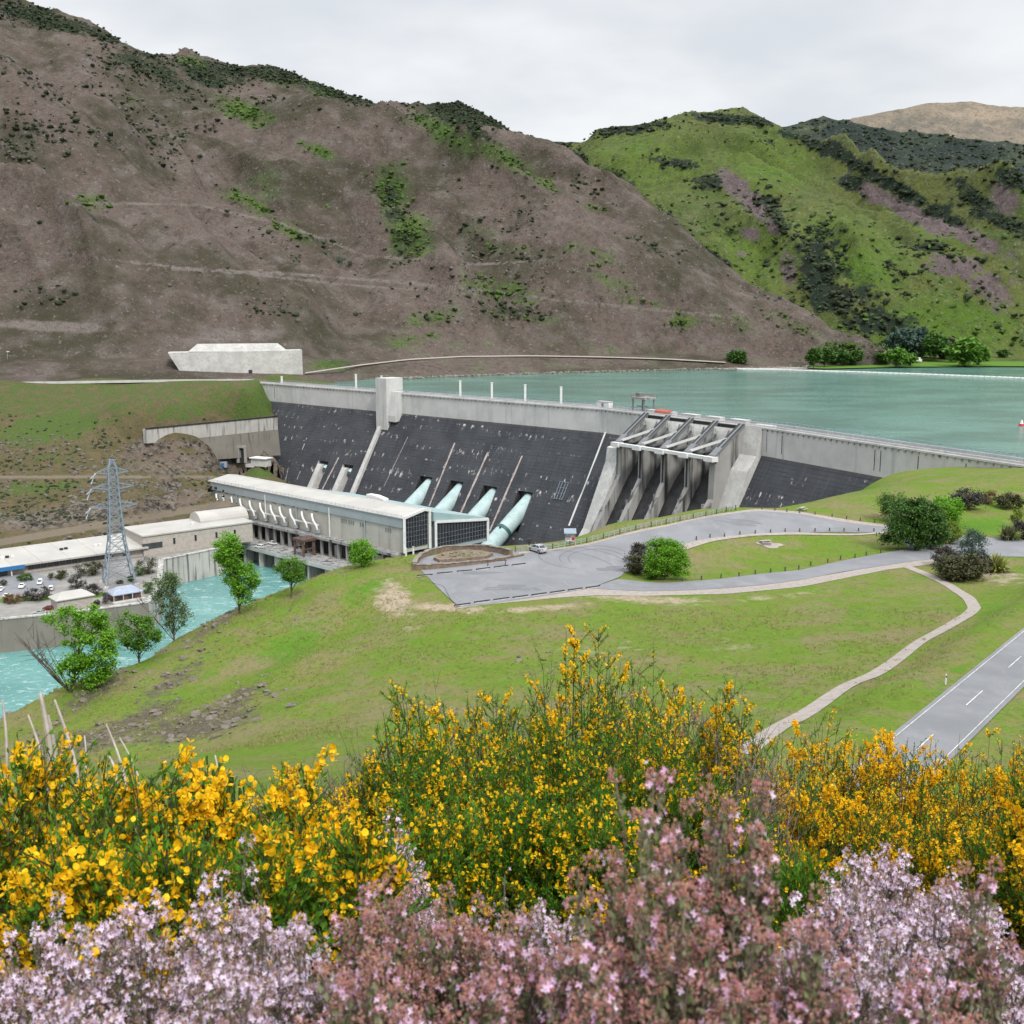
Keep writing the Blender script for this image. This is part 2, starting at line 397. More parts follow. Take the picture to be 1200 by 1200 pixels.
hr((0, 0, 48.85), (0, 1.3, 48.8), (0, 4, 47.5), (0, 7, 46.1), (-3, 3, 48.2), (3, 3, 47.8), (-4, 7, 46.3), (4, 7, 45.8), (0, 12, 43.4), (-12, 12, 43.4), (12, 12, 43.2), (0, 25, 37.4), (0, 45, 29.5), (-25, 40, 29.5), (30, 40, 31), (0, 70, 20), (40, 70, 22), (-35, 75, 16.5), (-60, 100, 3), (70, 70, 24), (-80, 60, 10), (100, 90, 19),
   (-8, 0, 48.3), (8, 0, 48.4), (0, -12, 49.5), (-40, -10, 46), (40, -10, 47), (-100, 0, 30), (150, 0, 35), (200, 120, 16), (250, 250, 6), (240, 330, 5), (180, 60, 26), (-150, 60, -5), (-200, 0, 10))
tpsH = TPS(H, 2.0)
def hill_fn(x, y):
    z = tpsH(x, y); px, py = proj(np.stack([x, y, z], -1))
    ac_ = (x - REDGE[2][0]) * RNRM[0] + (y - REDGE[2][1]) * RNRM[1]; al_ = (x - REDGE[2][0]) * RDIR[0] + (y - REDGE[2][1]) * RDIR[1]
    rp = RP[0][2] - RN[0] * (x - RP[0][0]) - RN[1] * (y - RP[0][1]); rm = sstep(-9, -2.6, ac_) * sstep(ROADW + 9, ROADW + 2.6, ac_) * sstep(-40, -25, al_) * sstep(120, 70, al_); z = z * (1 - rm) + rp * rm
    rough = sstep(60, 140, y) * sstep(470, 380, px) * 1.0 + .12 * sstep(30, 80, y) * sstep(760, 800, py) + sstep(0, 40, -z - 8) * 1.5
    far = sstep(9, 45, y)
    z = z + (1 - rm) * far * rough * (.9 * fbm(x / 14, y / 14, o=4))
    return z + (1 - sstep(6, 20, np.hypot(x, y))) * .05 * fbm(x, y, o=3)
HILL = Height(-232, 262, -14, 430, 2.0, hill_fn)
# ---- left river bank: yard, rock cut with benches, grass slope up to the crest road
B = []
def bz(*a):
    for px, py, z in a: B.append(atz(px, py, z))
for x in (-260, -120, 0, 100, 200, 290): bz((x, 450 - x * .012, 4), (x, 456, .5))
for x in (-260, -120, 0, 100, 200, 300): bz((x, 441, 4.3))
bz((-200, 500, -14), (0, 500, -15), (100, 492, -13), (60, 520, -21.5), (0, 535, -27), (-200, 540, -28), (100, 540, -28),
   (168, 505, -16), (172, 502, -14.7), (230, 496, -14.7), (290, 490.5, -14.5), (240, 470, -6), (290, 465, -3.5), (300, 452, 2), (172, 526, -25.8), (230, 526, -28), (300, 520, -30.5), (150, 545, -30),
   (-200, 560, -33), (0, 558, -33), (120, 562, -34), (200, 560, -34), (260, 556, -34), (300, 550, -34), (0, 568, -35), (120, 570, -35.5), (220, 568, -36), (300, 562, -37), (0, 592, -40), (-200, 600, -40), (90, 588, -40),
   (-200, 645, -48), (0, 634, -47.3), (60, 625, -46.8), (140, 613, -46), (245, 592, -44), (0, 642, -47.8), (140, 620, -46.5), (245, 600, -45), (-200, 655, -49),
   (30, 612, -44), (100, 603, -42.5), (170, 590, -41), (230, 578, -39.5),
   (-200, 690, -54), (0, 655, -53.5), (80, 645, -53.5), (150, 637, -53.5), (230, 626, -54), (0, 690, -54.6), (60, 680, -54.6), (120, 670, -54.6), (0, 726, -54.8), (62, 720, -54.8), (112, 713, -54.8), (175, 703, -54.8), (-200, 760, -55), (160, 680, -54.7), (-200, 720, -54.8))
for a, b in ((314, 466), (319, 474), (324, 489), (321, 505), (317, 522), (311, 545), (300, 562), (288, 576)):   # contact with the dam face
    s_, z_ = face_solve(a, b); B.append(dam(s_, face_w(z_) + .6, z_)); B.append(dam(s_ + 9, face_w(z_) + .6, z_ - 9)); B.append(dam(s_ + 28, face_w(z_) + 8, z_ - 22))
for s_, w_, z_ in ((20, -14, -4), (60, -14, -8), (60, -40, -9), (20, -40, -3.5), (5, -6, 3.2), (100, -30, -10)): B.append(dam(s_, w_, z_))
for s_, w_, z_ in ((58, 34, -48), (72, 40, -54), (92, 40, -58), (118, 60, -52), (118, 100, -42.5), (119, 120, -45), (122, 132, -50), (160, 60, -62), (200, 90, -62), (150, 150, -60), (190, 150, -66), (230, 150, -66)): B.append(dam(s_, w_, z_))
tpsB = TPS(B, 1.0)
YZ = -54.45
A0 = atz(18, 673, YZ); A1 = atz(170, 651, YZ); ca = (A1 - A0) / np.linalg.norm(A1 - A0); cb_ = np.array([-ca[1], ca[0], 0])
def bank_fn(x, y):
    z = tpsB(x, y); al_ = (x - A0[0]) * ca[0] + (y - A0[1]) * ca[1]; bl_ = (x - A0[0]) * cb_[0] + (y - A0[1]) * cb_[1]
    z = np.where((bl_ < 23) & (al_ < 118) & (al_ > -120), np.minimum(z, -55.1), z); px, py = proj(np.stack([x, y, z], -1))
    rock = sstep(505, 535, py) * sstep(650, 632, py) * (1 - .75 * np.exp(-((py - 560 - .0 * px) / 7) ** 2)) * (1 - np.exp(-((py - (633 - px * .165)) / 8) ** 2)) * sstep(-300, -200, px) * (bl_ > 24)
    return z + rock * (1.7 * ridged(x / 13, y / 13 + z / 9, 4) + .5 * fbm(x / 3, y / 3, z / 3, 3)) + (1 - rock) * sstep(455, 470, py) * sstep(560, 530, py) * .6 * fbm(x / 9, y / 9, o=4)
BANK = Height(-420, -98, 356, 790, 2.0, bank_fn)
# ------------------------------------------------------------------ materials
M = {}
M['concrete'] = mat('pale_concrete', (.50, .495, .475), (.39, .385, .37), .12, .85, c3=(.33, .33, .325), bump=.15, bscale=1.5)
def wall_mat(name, base, dark, sc, lo=.53, hi=.72, am=.75):
    t = NT(name); a = t.ramp(t.noise(.1, 6, .65), .35, .7); c = t.mix(a, base, tuple(v * .82 for v in base))
    st = t.ramp(t.noise(1.0, 5, .6, stretch=(sc, sc, sc * .06)), lo, hi); c = t.mix(t.math('MULTIPLY', st, am), c, dark)
    t.col(c); t.bump(t.noise(2, 5), .2, .1); return t.fin(.85, .25)
M['stained'] = wall_mat('stained_concrete', (.42, .41, .385), (.05, .05, .048), .55, .48, .68, .85)
M['crest'] = wall_mat('crest_concrete', (.50, .50, .49), (.33, .33, .325), .35)
M['riverwall'] = wall_mat('river_wall_concrete', (.20, .185, .16), (.045, .042, .036), .5)
M['pier'] = wall_mat('weathered_shaded_pier_concrete', (.29, .285, .275), (.026, .026, .025), .34, .47, .66, .9)  # stain streaks, deepened to paint in the shade on the spillway pier sides
M['dark_conc'] = mat('dark_concrete', (.016, .016, .018), (.035, .034, .034), .3, .6)  # near-black concrete for pipe recesses, chutes, lower powerhouse wall and copings
M['white'] = mat('white_paint', (.66, .66, .65), (.58, .58, .57), .5, .5)
M['roofwhite'] = mat('white_metal_roof', (.42, .41, .38), (.35, .34, .32), .08, .45, c3=(.38, .365, .34))
M['beige'] = wall_mat('precast_panel', (.42, .405, .36), (.24, .23, .205), .3)
M['fascia'] = mat('grey_fascia_sheet', (.30, .335, .35), (.27, .30, .315), .2, .5)
M['teal'] = mat('grey_green_roof', (.30, .40, .41), (.26, .36, .37), .15, .5)
M['glass'] = mat('dark_glazing', (.018, .02, .026), (.03, .033, .04), .6, .15, .5)
M['blueglass'] = mat('shop_glazing', (.03, .035, .04), (.05, .055, .06), .4, .12, .5)
M['steel'] = mat('grey_steel', (.20, .21, .22), (.15, .16, .17), 1, .5, metal=.3)
M['galv'] = mat('galvanised_steel', (.26, .31, .36), (.20, .25, .30), 2, .45, metal=.25)
M['dark'] = mat('dark_metal', (.02, .02, .022), (.035, .035, .035), 1, .6)
M['black'] = mat('black_rubber', (.012, .012, .012), (.02, .02, .02), 5, .8)
M['pipe'] = mat('pale_green_pipe_paint', (.36, .47, .47), (.27, .38, .39), .25, .55, c3=(.42, .50, .49), stretch=(1, 1, .4))
M['pipering'] = mat('dark_green_ring', (.03, .09, .09), (.04, .1, .1), 1, .5)
M['stone'] = mat('brown_schist_masonry', (.20, .15, .11), (.11, .08, .06), 1.6, .9, c3=(.28, .22, .17), bump=.6, bscale=5)
M['rockmat'] = mat('schist_rock', (.22, .20, .17), (.10, .09, .08), .6, .9, c3=(.32, .28, .23), bump=.6, bscale=3)
M['wood'] = mat('weathered_wood', (.11, .095, .08), (.07, .06, .05), 4, .85)
M['pale_wood'] = mat('grey_timber', (.36, .34, .31), (.28, .26, .24), 4, .85)
M['bark'] = mat('tree_bark', (.13, .11, .09), (.07, .06, .05), 3, .9, bump=.4)
M['redroof'] = mat('orange_red_cover', (.42, .09, .05), (.36, .08, .05), 1, .6)
M['red'] = mat('red_paint', (.5, .03, .05), (.45, .03, .04), 1, .5)
M['blue'] = mat('blue_fascia', (.03, .16, .36), (.03, .14, .3), 1, .5)
M['bluegrey'] = mat('blue_grey_roof', (.30, .34, .42), (.25, .29, .37), .6, .5)
M['tanwall'] = mat('tan_block_wall', (.40, .365, .325), (.33, .30, .27), .8, .85)
M['brick'] = mat('red_brown_timber', (.12, .07, .055), (.08, .05, .04), 1.5, .8)
M['line'] = mat('road_paint', (.55, .55, .54), (.36, .36, .36), 1.2, .6)
M['kerb'] = mat('dark_kerb', (.035, .035, .035), (.06, .06, .055), 3, .8)
# asphalt with patches, tyre wear and pale gravel dust
def asphalt(name, a, b, sc):
    t = NT(name); c = t.mix(t.ramp(t.noise(sc, 6, .6), .3, .7), a, b); c = t.mix(t.ramp(t.noise(sc * 2.2, 5, .6, stretch=(1, .5, 1)), .5, .75), c, tuple(v * 1.08 for v in a))
    c = t.mix(t.math('MULTIPLY', t.ramp(t.noise(9, 3, .7), .5, .7), .35), c, tuple(v * .6 for v in b)); t.col(c); t.bump(t.noise(25, 3), .3, .02); return t.fin(.85, .3)
M['asphalt'] = asphalt('pale_chip_seal', (.205, .21, .225), (.165, .17, .183), .13)
M['road'] = asphalt('highway_chip_seal', (.19, .195, .205), (.155, .16, .17), .2)
M['crackseal'] = M['kerb']
M['gravel'] = mat('pinkish_gravel', (.31, .275, .25), (.24, .21, .19), 1.2, .95, c3=(.36, .325, .30), bump=.4, bscale=12, bd=.03)
M['yard'] = mat('pale_yard_paving', (.25, .24, .225), (.20, .19, .18), .2, .9)
# ---- grass hill: green flush, tan dry grass, bare soil and thyme mats
def grassmat():
    t = NT('hill_grass'); r, g, b = t.vcol('cover')[:3]
    n1 = t.noise(.055, 6, .62); n2 = t.noise(.35, 5, .6); n3 = t.noise(2.2, 4, .65)
    c = t.mix(t.ramp(n1, .38, .62), (.120, .182, .022), (.172, .172, .052)); c = t.mix(t.ramp(n2, .42, .7), c, (.105, .200, .020))
    c = t.mix(t.math('MULTIPLY', t.ramp(t.noise(.11, 6, .68), .45, .66), .8), c, (.20, .165, .095))
    gg = t.ramp(t.math('ADD', r, t.math('MULTIPLY', t.math('SUBTRACT', n2, .5), .9)), .3, .75); c = t.mix(gg, c, (.080, .185, .014))
    bb = t.ramp(t.math('ADD', g, t.math('MULTIPLY', t.math('SUBTRACT', n2, .5), 1.3)), .3, .75); c = t.mix(bb, c, (.36, .29, .22))
    n4 = t.noise(.7, 6, .7)
    c = t.mix(t.math('MULTIPLY', t.ramp(t.noise(.75, 6, .7, stretch=(1, .6, 1)), .48, .66), .42), c, (.070, .120, .016)); c = t.mix(t.math('MULTIPLY', t.ramp(t.noise(1.3, 5, .7, stretch=(.5, 1, 1)), .56, .70), .5), c, (.20, .175, .085))
    tt = t.ramp(t.math('ADD', b, t.math('MULTIPLY', t.math('SUBTRACT', n4, .5), 1.7)), .35, .75); c = t.mix(tt, c, t.mix(t.ramp(n3, .4, .6), (.080, .064, .050), (.125, .108, .09)))
    c = t.mix(t.math('MULTIPLY', t.ramp(n3, .42, .66), .42), c, (.075, .092, .024)); t.col(c); t.bump(t.noise(1.6, 6, .7), .8, .35); return t.fin(.95, .1)
M['grass'] = grassmat()
def bankmat():
    t = NT('bank_ground'); r, g, b = t.vcol('cover')[:3]     # r green, g rock, b gravel track
    n2 = t.noise(.16, 6, .65); n3 = t.noise(.7, 6, .7)
    c = t.mix(t.ramp(n2, .35, .65), (.120, .092, .052), (.078, .076, .034)); c = t.mix(t.math('MULTIPLY', t.ramp(n3, .45, .65), .6), c, (.06, .05, .034))
    gg = t.ramp(t.math('ADD', r, t.math('MULTIPLY', t.math('SUBTRACT', n2, .5), 1.2)), .3, .7); c = t.mix(gg, c, t.mix(t.ramp(n3, .4, .65), (.066, .112, .024), (.060, .075, .026)))
    rk = t.mix(t.ramp(t.noise(.24, 10, .74, dist=.3, stretch=(1, 1, 1.8)), .41, .60), (.028, .025, .022), (.17, .15, .128)); rk = t.mix(t.math('MULTIPLY', t.ramp(t.noise(.05, 5, .6), .45, .6), .7), rk, (.14, .108, .084)); rk = t.mix(t.ramp(n2, .5, .7), rk, (.13, .105, .075))
    c = t.mix(t.ramp(t.math('ADD', g, t.math('MULTIPLY', t.math('SUBTRACT', n3, .5), .8)), .35, .7), c, rk)
    c = t.mix(t.ramp(b, .35, .7), c, t.mix(n3, (.18, .15, .115), (.13, .108, .082))); t.col(c); t.bump(t.noise(.6, 7, .72), 1, .9); return t.fin(.95, .1)
M['bank'] = bankmat()
def hillmat(name, base1, base2, green1, green2, scrub, bare, sc=1.):
    t = NT(name); r, g, b = t.vcol('cover')[:3]
    n1 = t.noise(.009 * sc, 7, .62); n2 = t.noise(.05 * sc, 6, .66); n3 = t.noise(.2 * sc, 5, .7)
    c = t.mix(t.ramp(n1, .42, .58), base1, base2); c = t.mix(t.math('MULTIPLY', t.ramp(n2, .45, .68), .7), c, bare)
    gg = t.ramp(t.math('ADD', r, t.math('MULTIPLY', t.math('SUBTRACT', n2, .5), 1.6)), .26, .84); c = t.mix(gg, c, t.mix(t.ramp(n1, .35, .65), green1, green2))
    bb = t.ramp(t.math('ADD', b, t.math('MULTIPLY', t.math('SUBTRACT', n2, .5), 1.3)), .35, .7); c = t.mix(bb, c, bare)
    ss = t.ramp(t.math('ADD', g, t.math('MULTIPLY', t.math('SUBTRACT', n2, .5), 1.6)), .4, .68); c = t.mix(ss, c, scrub)
    c = t.mix(t.math('MULTIPLY', t.ramp(n3, .48, .66), .55), c, (.034, .034, .027)); c = t.mix(t.math('MULTIPLY', t.ramp(t.noise(.085 * sc, 6, .75), .54, .68), .45), c, (.045, .042, .034)); c = t.mix(t.math('MULTIPLY', t.ramp(t.noise(.9 * sc, 3, .7), .52, .66), .5), c, (.03, .03, .024)); c = t.mix(t.math('MULTIPLY', t.ramp(t.noise(.33 * sc, 4, .7), .58, .68), .55), c, (.24, .22, .21))
    t.col(c); t.bump(t.noise(.07 * sc, 8, .7), 1, 6); return t.fin(.97, .08)
M['hillL'] = hillmat('thyme_hillside', (.120, .094, .082), (.060, .054, .036), (.078, .125, .026), (.050, .088, .024), (.024, .036, .02), (.160, .138, .126))
M['hillR'] = hillmat('green_hillside', (.100, .116, .034), (.064, .092, .024), (.070, .128, .018), (.094, .132, .026), (.016, .028, .018), (.120, .092, .095), .8)
M['hillB'] = hillmat('dark_far_hillside', (.040, .056, .036), (.028, .042, .032), (.08, .095, .05), (.07, .085, .05), (.018, .028, .026), (.07, .072, .06), .5)
M['hillC'] = hillmat('tan_far_hillside', (.20, .168, .13), (.13, .12, .10), (.13, .13, .09), (.13, .13, .09), (.08, .085, .085), (.25, .205, .155), .4)
M['scrub'] = mat('dark_scrub_leaves', (.030, .042, .022), (.045, .055, .03), .02, .95, .1, c3=(.022, .032, .022), bump=.8, bscale=.9, bd=.8)
M['scrubg'] = mat('green_scrub_leaves', (.07, .12, .025), (.05, .09, .02), .03, .95, .1, bump=.8, bscale=.9, bd=.8)
M['scrubrock'] = mat('hillside_rock', (.12, .11, .10), (.07, .068, .062), .05, .95, .1, c3=(.17, .16, .15), bump=.8, bscale=.7, bd=.8)
def water(name, c1, c2, foam, bs, strength, rough):
    t = NT(name); n = t.noise(.018, 4, .5, stretch=(1, 1.6, 1)); c = t.mix(t.ramp(n, .35, .65), c1, c2)
    if foam:
        f1 = t.ramp(t.noise(.16, 7, .7, stretch=(1, 1.6, 1), dist=1.6), .53, .68); c = t.mix(t.math('MULTIPLY', f1, .55), c, (.62, .72, .72))
    t.col(c); h = t.noise(bs, 5, .65, stretch=(1, .7, 1)); h2 = t.noise(bs * .22, 3, .5)
    t.bump(t.math('ADD', h, h2), strength, 1.0); return t.fin(rough, .5)
M['lake'] = water('lake_water', (.110, .232, .200), (.072, .160, .136), False, .45, .42, .16)
M['river'] = water('river_water', (.075, .215, .205), (.115, .28, .265), True, .5, .5, .25)
# ------------------------------------------------------------------ setting: ground and water
def ell(px, py, cx, cy, rx, ry, rot=0):
    a = math.radians(rot); dx, dy = px - cx, py - cy
    u = (dx * math.cos(a) + dy * math.sin(a)) / rx; v = (-dx * math.sin(a) + dy * math.cos(a)) / ry
    return np.exp(-(u * u + v * v) * .9)
def ells(px, py, L): 
    r = np.zeros_like(px)
    for e in L: r = np.maximum(r, ell(px, py, *e[:4], *(e[4:5])) if len(e) < 6 else e[5] * ell(px, py, *e[:5]))
    return r
P3 = np.stack([HILL.Xg, HILL.Yg, HILL.Z], -1); px, py = proj(P3)
hill_mb = MB().grid(P3); o = struct(hill_mb.build('grass_hill', M['grass'], smooth=True))
cov = np.zeros(P3.shape[:2] + (4,))
cov[..., 0] = ells(px, py, [(345, 755, 50, 25, -40, .8), (430, 690, 45, 12, -15, .75), (1000, 575, 90, 10, -5, .6), (1150, 615, 50, 12, 0, .9), (1150, 560, 70, 8, 0, .5), (930, 660, 80, 14, -8, .35), (1000, 720, 40, 25, -40, .5), (1120, 790, 60, 10, -40, .7), (1160, 720, 40, 16, -40, .6), (520, 700, 70, 14, 10, .4), (480, 755, 60, 14, 0, .45), (410, 790, 60, 20, -30, .35), (900, 790, 40, 12, 0, .5), (240, 790, 30, 12, -30, .5)])
cov[..., 1] = ells(px, py, [(462, 702, 24, 22, 30), (520, 712, 60, 7, 5, .8), (640, 712, 80, 5, -4, .75), (760, 702, 90, 6, 3, .8), (900, 700, 90, 5, -5, .5), (1160, 672, 60, 14, 10, .7), (700, 760, 120, 18, 0, .35), (860, 760, 60, 18, 20, .35), (480, 735, 20, 10, 0, .5)])
cov[..., 2] = np.maximum(ells(px, py, [(230, 850, 80, 18, -12, 1.), (280, 818, 36, 12, -30, .95), (180, 835, 40, 12, -20, .9), (150, 850, 60, 14, -20, .9), (200, 800, 70, 14, -35, .7), (320, 740, 60, 10, -35, .45), (110, 810, 60, 14, -30, .8), (90, 870, 80, 20, -10, .8), (250, 735, 60, 8, -35, .7), (640, 780, 60, 14, 0, .3)]), .9 * sstep(13, 7, P3[..., 1]))
cov[..., 2] = np.maximum(cov[..., 2], .85 * sstep(-9, -16, P3[..., 2])); cov[..., 3] = 1
attr(o, 'cover', cov)
HILL_COV, HILL_P = cov, P3
# bank
P3 = np.stack([BANK.Xg, BANK.Yg, BANK.Z], -1); px, py = proj(P3)
u0 = dam_u(60.); n0 = np.array([u0[1], -u0[0]]); n0 = -n0 if n0[1] > 0 else n0
land = np.array([(-900, 830), (-400, 770), (0, 727), (62, 721), (112, 715), (173, 707), (185, 690), (188, 658), (262, 642), (262, 560), (-900, 560)], float)
def inpoly(x, y, pg):
    r = np.zeros(np.shape(x), bool); j = len(pg) - 1
    for i in range(len(pg)):
        a, b = pg[i], pg[j]; c = ((a[1] > y) != (b[1] > y)) & (x < (b[0] - a[0]) * (y - a[1]) / (b[1] - a[1] + 1e-12) + a[0]); r ^= c; j = i
    return r
Cc = (P3[:-1, :-1] + P3[1:, 1:]) / 2; cpx, cpy = proj(Cc); rel = Cc[..., :2] - CP[1]
ssq = rel @ u0; wwq = rel @ n0
keep = ~((ssq > 138) & (wwq > -5) & (wwq < 128)) & ~((Cc[..., 2] < -50) & ~inpoly(cpx, cpy, land))
mb = MB().grid(P3, keep=keep); o = struct(mb.build('river_bank', M['bank'], smooth=True))
cov = np.zeros(P3.shape[:2] + (4,)); cov[..., 3] = 1
cov[..., 0] = ells(px, py, [(60, 500, 80, 22, -10, .9), (300, 475, 40, 25, -40, 1), (200, 480, 60, 12, -10, .6), (40, 572, 80, 10, -5, .7), (60, 535, 50, 12, 0, .5), (160, 605, 40, 6, -10, .7), (300, 552, 40, 8, 0, 1.), (130, 460, 200, 14, 0, .4), (230, 485, 90, 8, -8, .6)])
cov[..., 0] = np.maximum(cov[..., 0], .5 * sstep(500, 480, py))
slope = np.hypot(*np.gradient(BANK.Z, BANK.st))
cov[..., 1] = np.maximum(sstep(.8, 1.3, slope) * sstep(500, 530, py), ells(px, py, [(80, 605, 120, 16, -8, .9), (200, 585, 60, 10, -12, .9), (60, 650, 130, 7, -9, 1), (200, 620, 60, 8, -12, .9), (220, 545, 50, 12, -5, .9), (180, 545, 60, 14, 0, .7), (290, 535, 40, 18, 0, .9)]))
cov[..., 2] = np.maximum(np.exp(-((py - (635.5 - px * .172)) / 4.5) ** 4), .8 * np.exp(-((py - 559.) / 2.2) ** 4) * sstep(290, 240, px)) * (P3[..., 2] < -25)
attr(o, 'cover', cov)
def flat(name, pts, m, z=None):
    pts = [np.append(np.asarray(p, float)[:2], z if z is not None else p[2]) for p in pts]
    return MB().add(pts, [list(range(len(pts)))]).build(name, m)
lk = [dam(s, -6, 0) for s in np.linspace(1, CS[-1], 40)]
struct(flat('lake', lk + [(700, 60, 0), (3200, 900, 0), (3200, 2600, 0), (-60, 2600, 0), (-60, 960, 0), (-115, 815, 0), (-165, 760, 0)], M['lake'], 0.))
struct(flat('river', [(-900, 150, 0), (-60, 150, 0), (40, 330, 0), (40, 460, 0), (-160, 620, 0), (-900, 620, 0)], M['river'], RZ))
yd = [atz(a, b, -54.5) for a, b in [(-400, 770), (0, 726.5), (62, 720.5), (112, 714.5), (173, 706.5), (185, 690), (189, 657), (262, 642), (268, 620), (150, 640), (0, 660), (-400, 700)]]
struct(flat('yard', yd, M['yard'], -54.45))
ln = [atz(a, b, -54.4) for a, b in [(-60, 714), (0, 706), (62, 703), (118, 700), (124, 694), (60, 697), (0, 702), (-60, 706)]]
M['lawn'] = mat('mown_lawn', (.085, .17, .02), (.07, .14, .02), .4, .95, .1)
struct(flat('lawn', ln, M['lawn'], -54.41))
pk = [atz(a, b, -54.4) for a, b in [(-60, 704), (0, 697), (65, 692), (68, 678), (40, 672), (0, 675), (-60, 684)]]
struct(flat('car_park_lower', pk, M['asphalt'], -54.42)).name = 'parking_lot'
# underlying ground sheet reaching far out
struct(flat('ground', [(-9000, -3000, 0), (9000, -3000, 0), (9000, 9000, 0), (-9000, 9000, 0)], M['bank'], -96))
# ---- mountains: lofts from foot to ridge with gullies and spurs
GUL = {}
def mountain(name, m, base, ridge, px0, px1, npx, nt, bench, amp, dirv, wl, seed, p=1.0, back=.35):
    base = np.array(base, float); ridge = np.array(ridge, float); q = np.linspace(px0, px1, npx)
    bD = np.interp(q, base[:, 0], base[:, 1]); bz_ = np.interp(q, base[:, 0], base[:, 2])
    rD = np.interp(q, ridge[:, 0], ridge[:, 2]); ry_ = np.interp(q, ridge[:, 0], ridge[:, 1])
    Bx = np.array([aty(a, 400, d) for a, d in zip(q, bD)]); R = np.array([aty(a, b, d) for a, b, d in zip(q, ry_, rD)])
    for a in range(npx): Bx[a] = (atz(q[a], 400, bz_[a]) if 0 else Bx[a])
    Bx[:, 0] = (q - 600) / F * (bD * cT - (bz_ - CZ) * sT)
    Bx[:, 2] = bz_
    t = np.concatenate([np.linspace(0, 1, nt), 1 + back * np.linspace(0, 1, 14)[1:]])
    L = np.linalg.norm(R[:, :2] - Bx[:, :2], axis=1)
    d = t[None] * L[:, None]; XY = Bx[:, None, :2] + (R - Bx)[:, None, :2] * t[None, :, None]
    bh = bench[0] * np.minimum(1, L / 350); bw = bench[1] * np.minimum(1, L / 350)
    tb = (bw / L)[:, None]; tt = np.clip((t[None] - tb) / (1 - tb), 0, None)
    prof = np.where(tt <= 1, np.clip(tt, 0, 1) ** p, 1 - (tt - 1) * .9)
    Z = Bx[:, 2:3] + bh[:, None] * sstep(0, .9, t[None] / tb) + (R[:, 2] - Bx[:, 2] - bh)[:, None] * prof
    x, y = XY[..., 0], XY[..., 1]; dv = np.array(dirv, float); dv /= np.linalg.norm(dv); pv = np.array([-dv[1], dv[0]])
    al = x * dv[0] + y * dv[1]; ac = x * pv[0] + y * pv[1]
    wob = 60 * fbm(x / 400, y / 400, seed, 3)
    rib = ridged((ac + wob) / wl, al / (wl * 4) + seed, 4)
    env = sstep(0, .16, tt) * (1 - .985 * sstep(.52, .90, tt))
    amp = amp * np.clip((R[:, 2] - Bx[:, 2]) / 160, 0, 1)[:, None]; Z = Z + amp * env * (rib - .2) + min(26, float(np.max(amp))) * .22 * sstep(0, .1, tt) * fbm(x / 45, y / 45, seed, 5) * (1 - .35 * sstep(.9, 1, tt))
    crag = np.maximum(0, fbm(x / 26, y / 26, seed + 9, 4)); Z = Z + 2.6 * crag * sstep(.55, 1, tt) + 2.0 * sstep(.04, .12, tt) * np.clip((R[:, 2] - Bx[:, 2]) / 110, 0, 1)[:, None] * (fbm(x / 15, y / 15, seed + 3, 3) + 1.2 * np.maximum(0, fbm(x / 32, y / 32, seed + 5, 4)))
    P = np.stack([x, y, Z], -1); o = struct(MB().grid(P).build(name, m, smooth=True)); qx, qy = proj(P); GUL[name] = sstep(.15, -.65, rib) * env
    return o, P, qx, qy, tt
L_base = [(-500, 600, 4), (-100, 700, 4), (0, 722, 4), (200, 742, 4), (355, 780, 4), (400, 815, -1), (470, 836, -1.5), (600, 895, -1.5), (750, 945, -1.5), (900, 1000, -1.5), (1010, 1030, -1.5), (1070, 1046, -1.5)]
L_ridge = [(-500, -150, 1700), (-100, -45, 1560), (0, -14, 1500), (30, 3, 1490), (60, 14, 1480), (105, 25, 1470), (150, 53, 1450), (182, 66, 1460), (215, 62, 1500), (245, 71, 1510), (280, 81, 1500), (315, 80, 1520), (345, 88, 1520), (400, 109, 1520), (440, 124, 1520), (460, 121, 1600), (500, 126, 1640), (540, 122, 1660), (560, 131, 1650), (600, 154, 1620), (640, 170, 1560), (660, 185, 1520), (700, 219, 1460), (760, 264, 1370), (830, 305, 1280), (900, 348, 1190), (960, 379, 1120), (1000, 397, 1080), (1030, 408, 1068), (1052, 425, 1052), (1070, 427, 1052)]
oL, PL, lx, ly, lt = mountain('mountainside', M['hillL'], L_base, L_ridge, -460, 1068, 760, 330, (13, 75), 64, (.72, -.69), 220, 3.3)
def near_line(px, py, pts, w):
    pts = np.array(pts, float); y = np.interp(px, pts[:, 0], pts[:, 1]); inside = (px > pts[0, 0]) & (px < pts[-1, 0])
    return np.exp(-((py - y) / w) ** 2) * inside
cov = np.zeros(PL.shape[:2] + (4,)); cov[..., 3] = 1
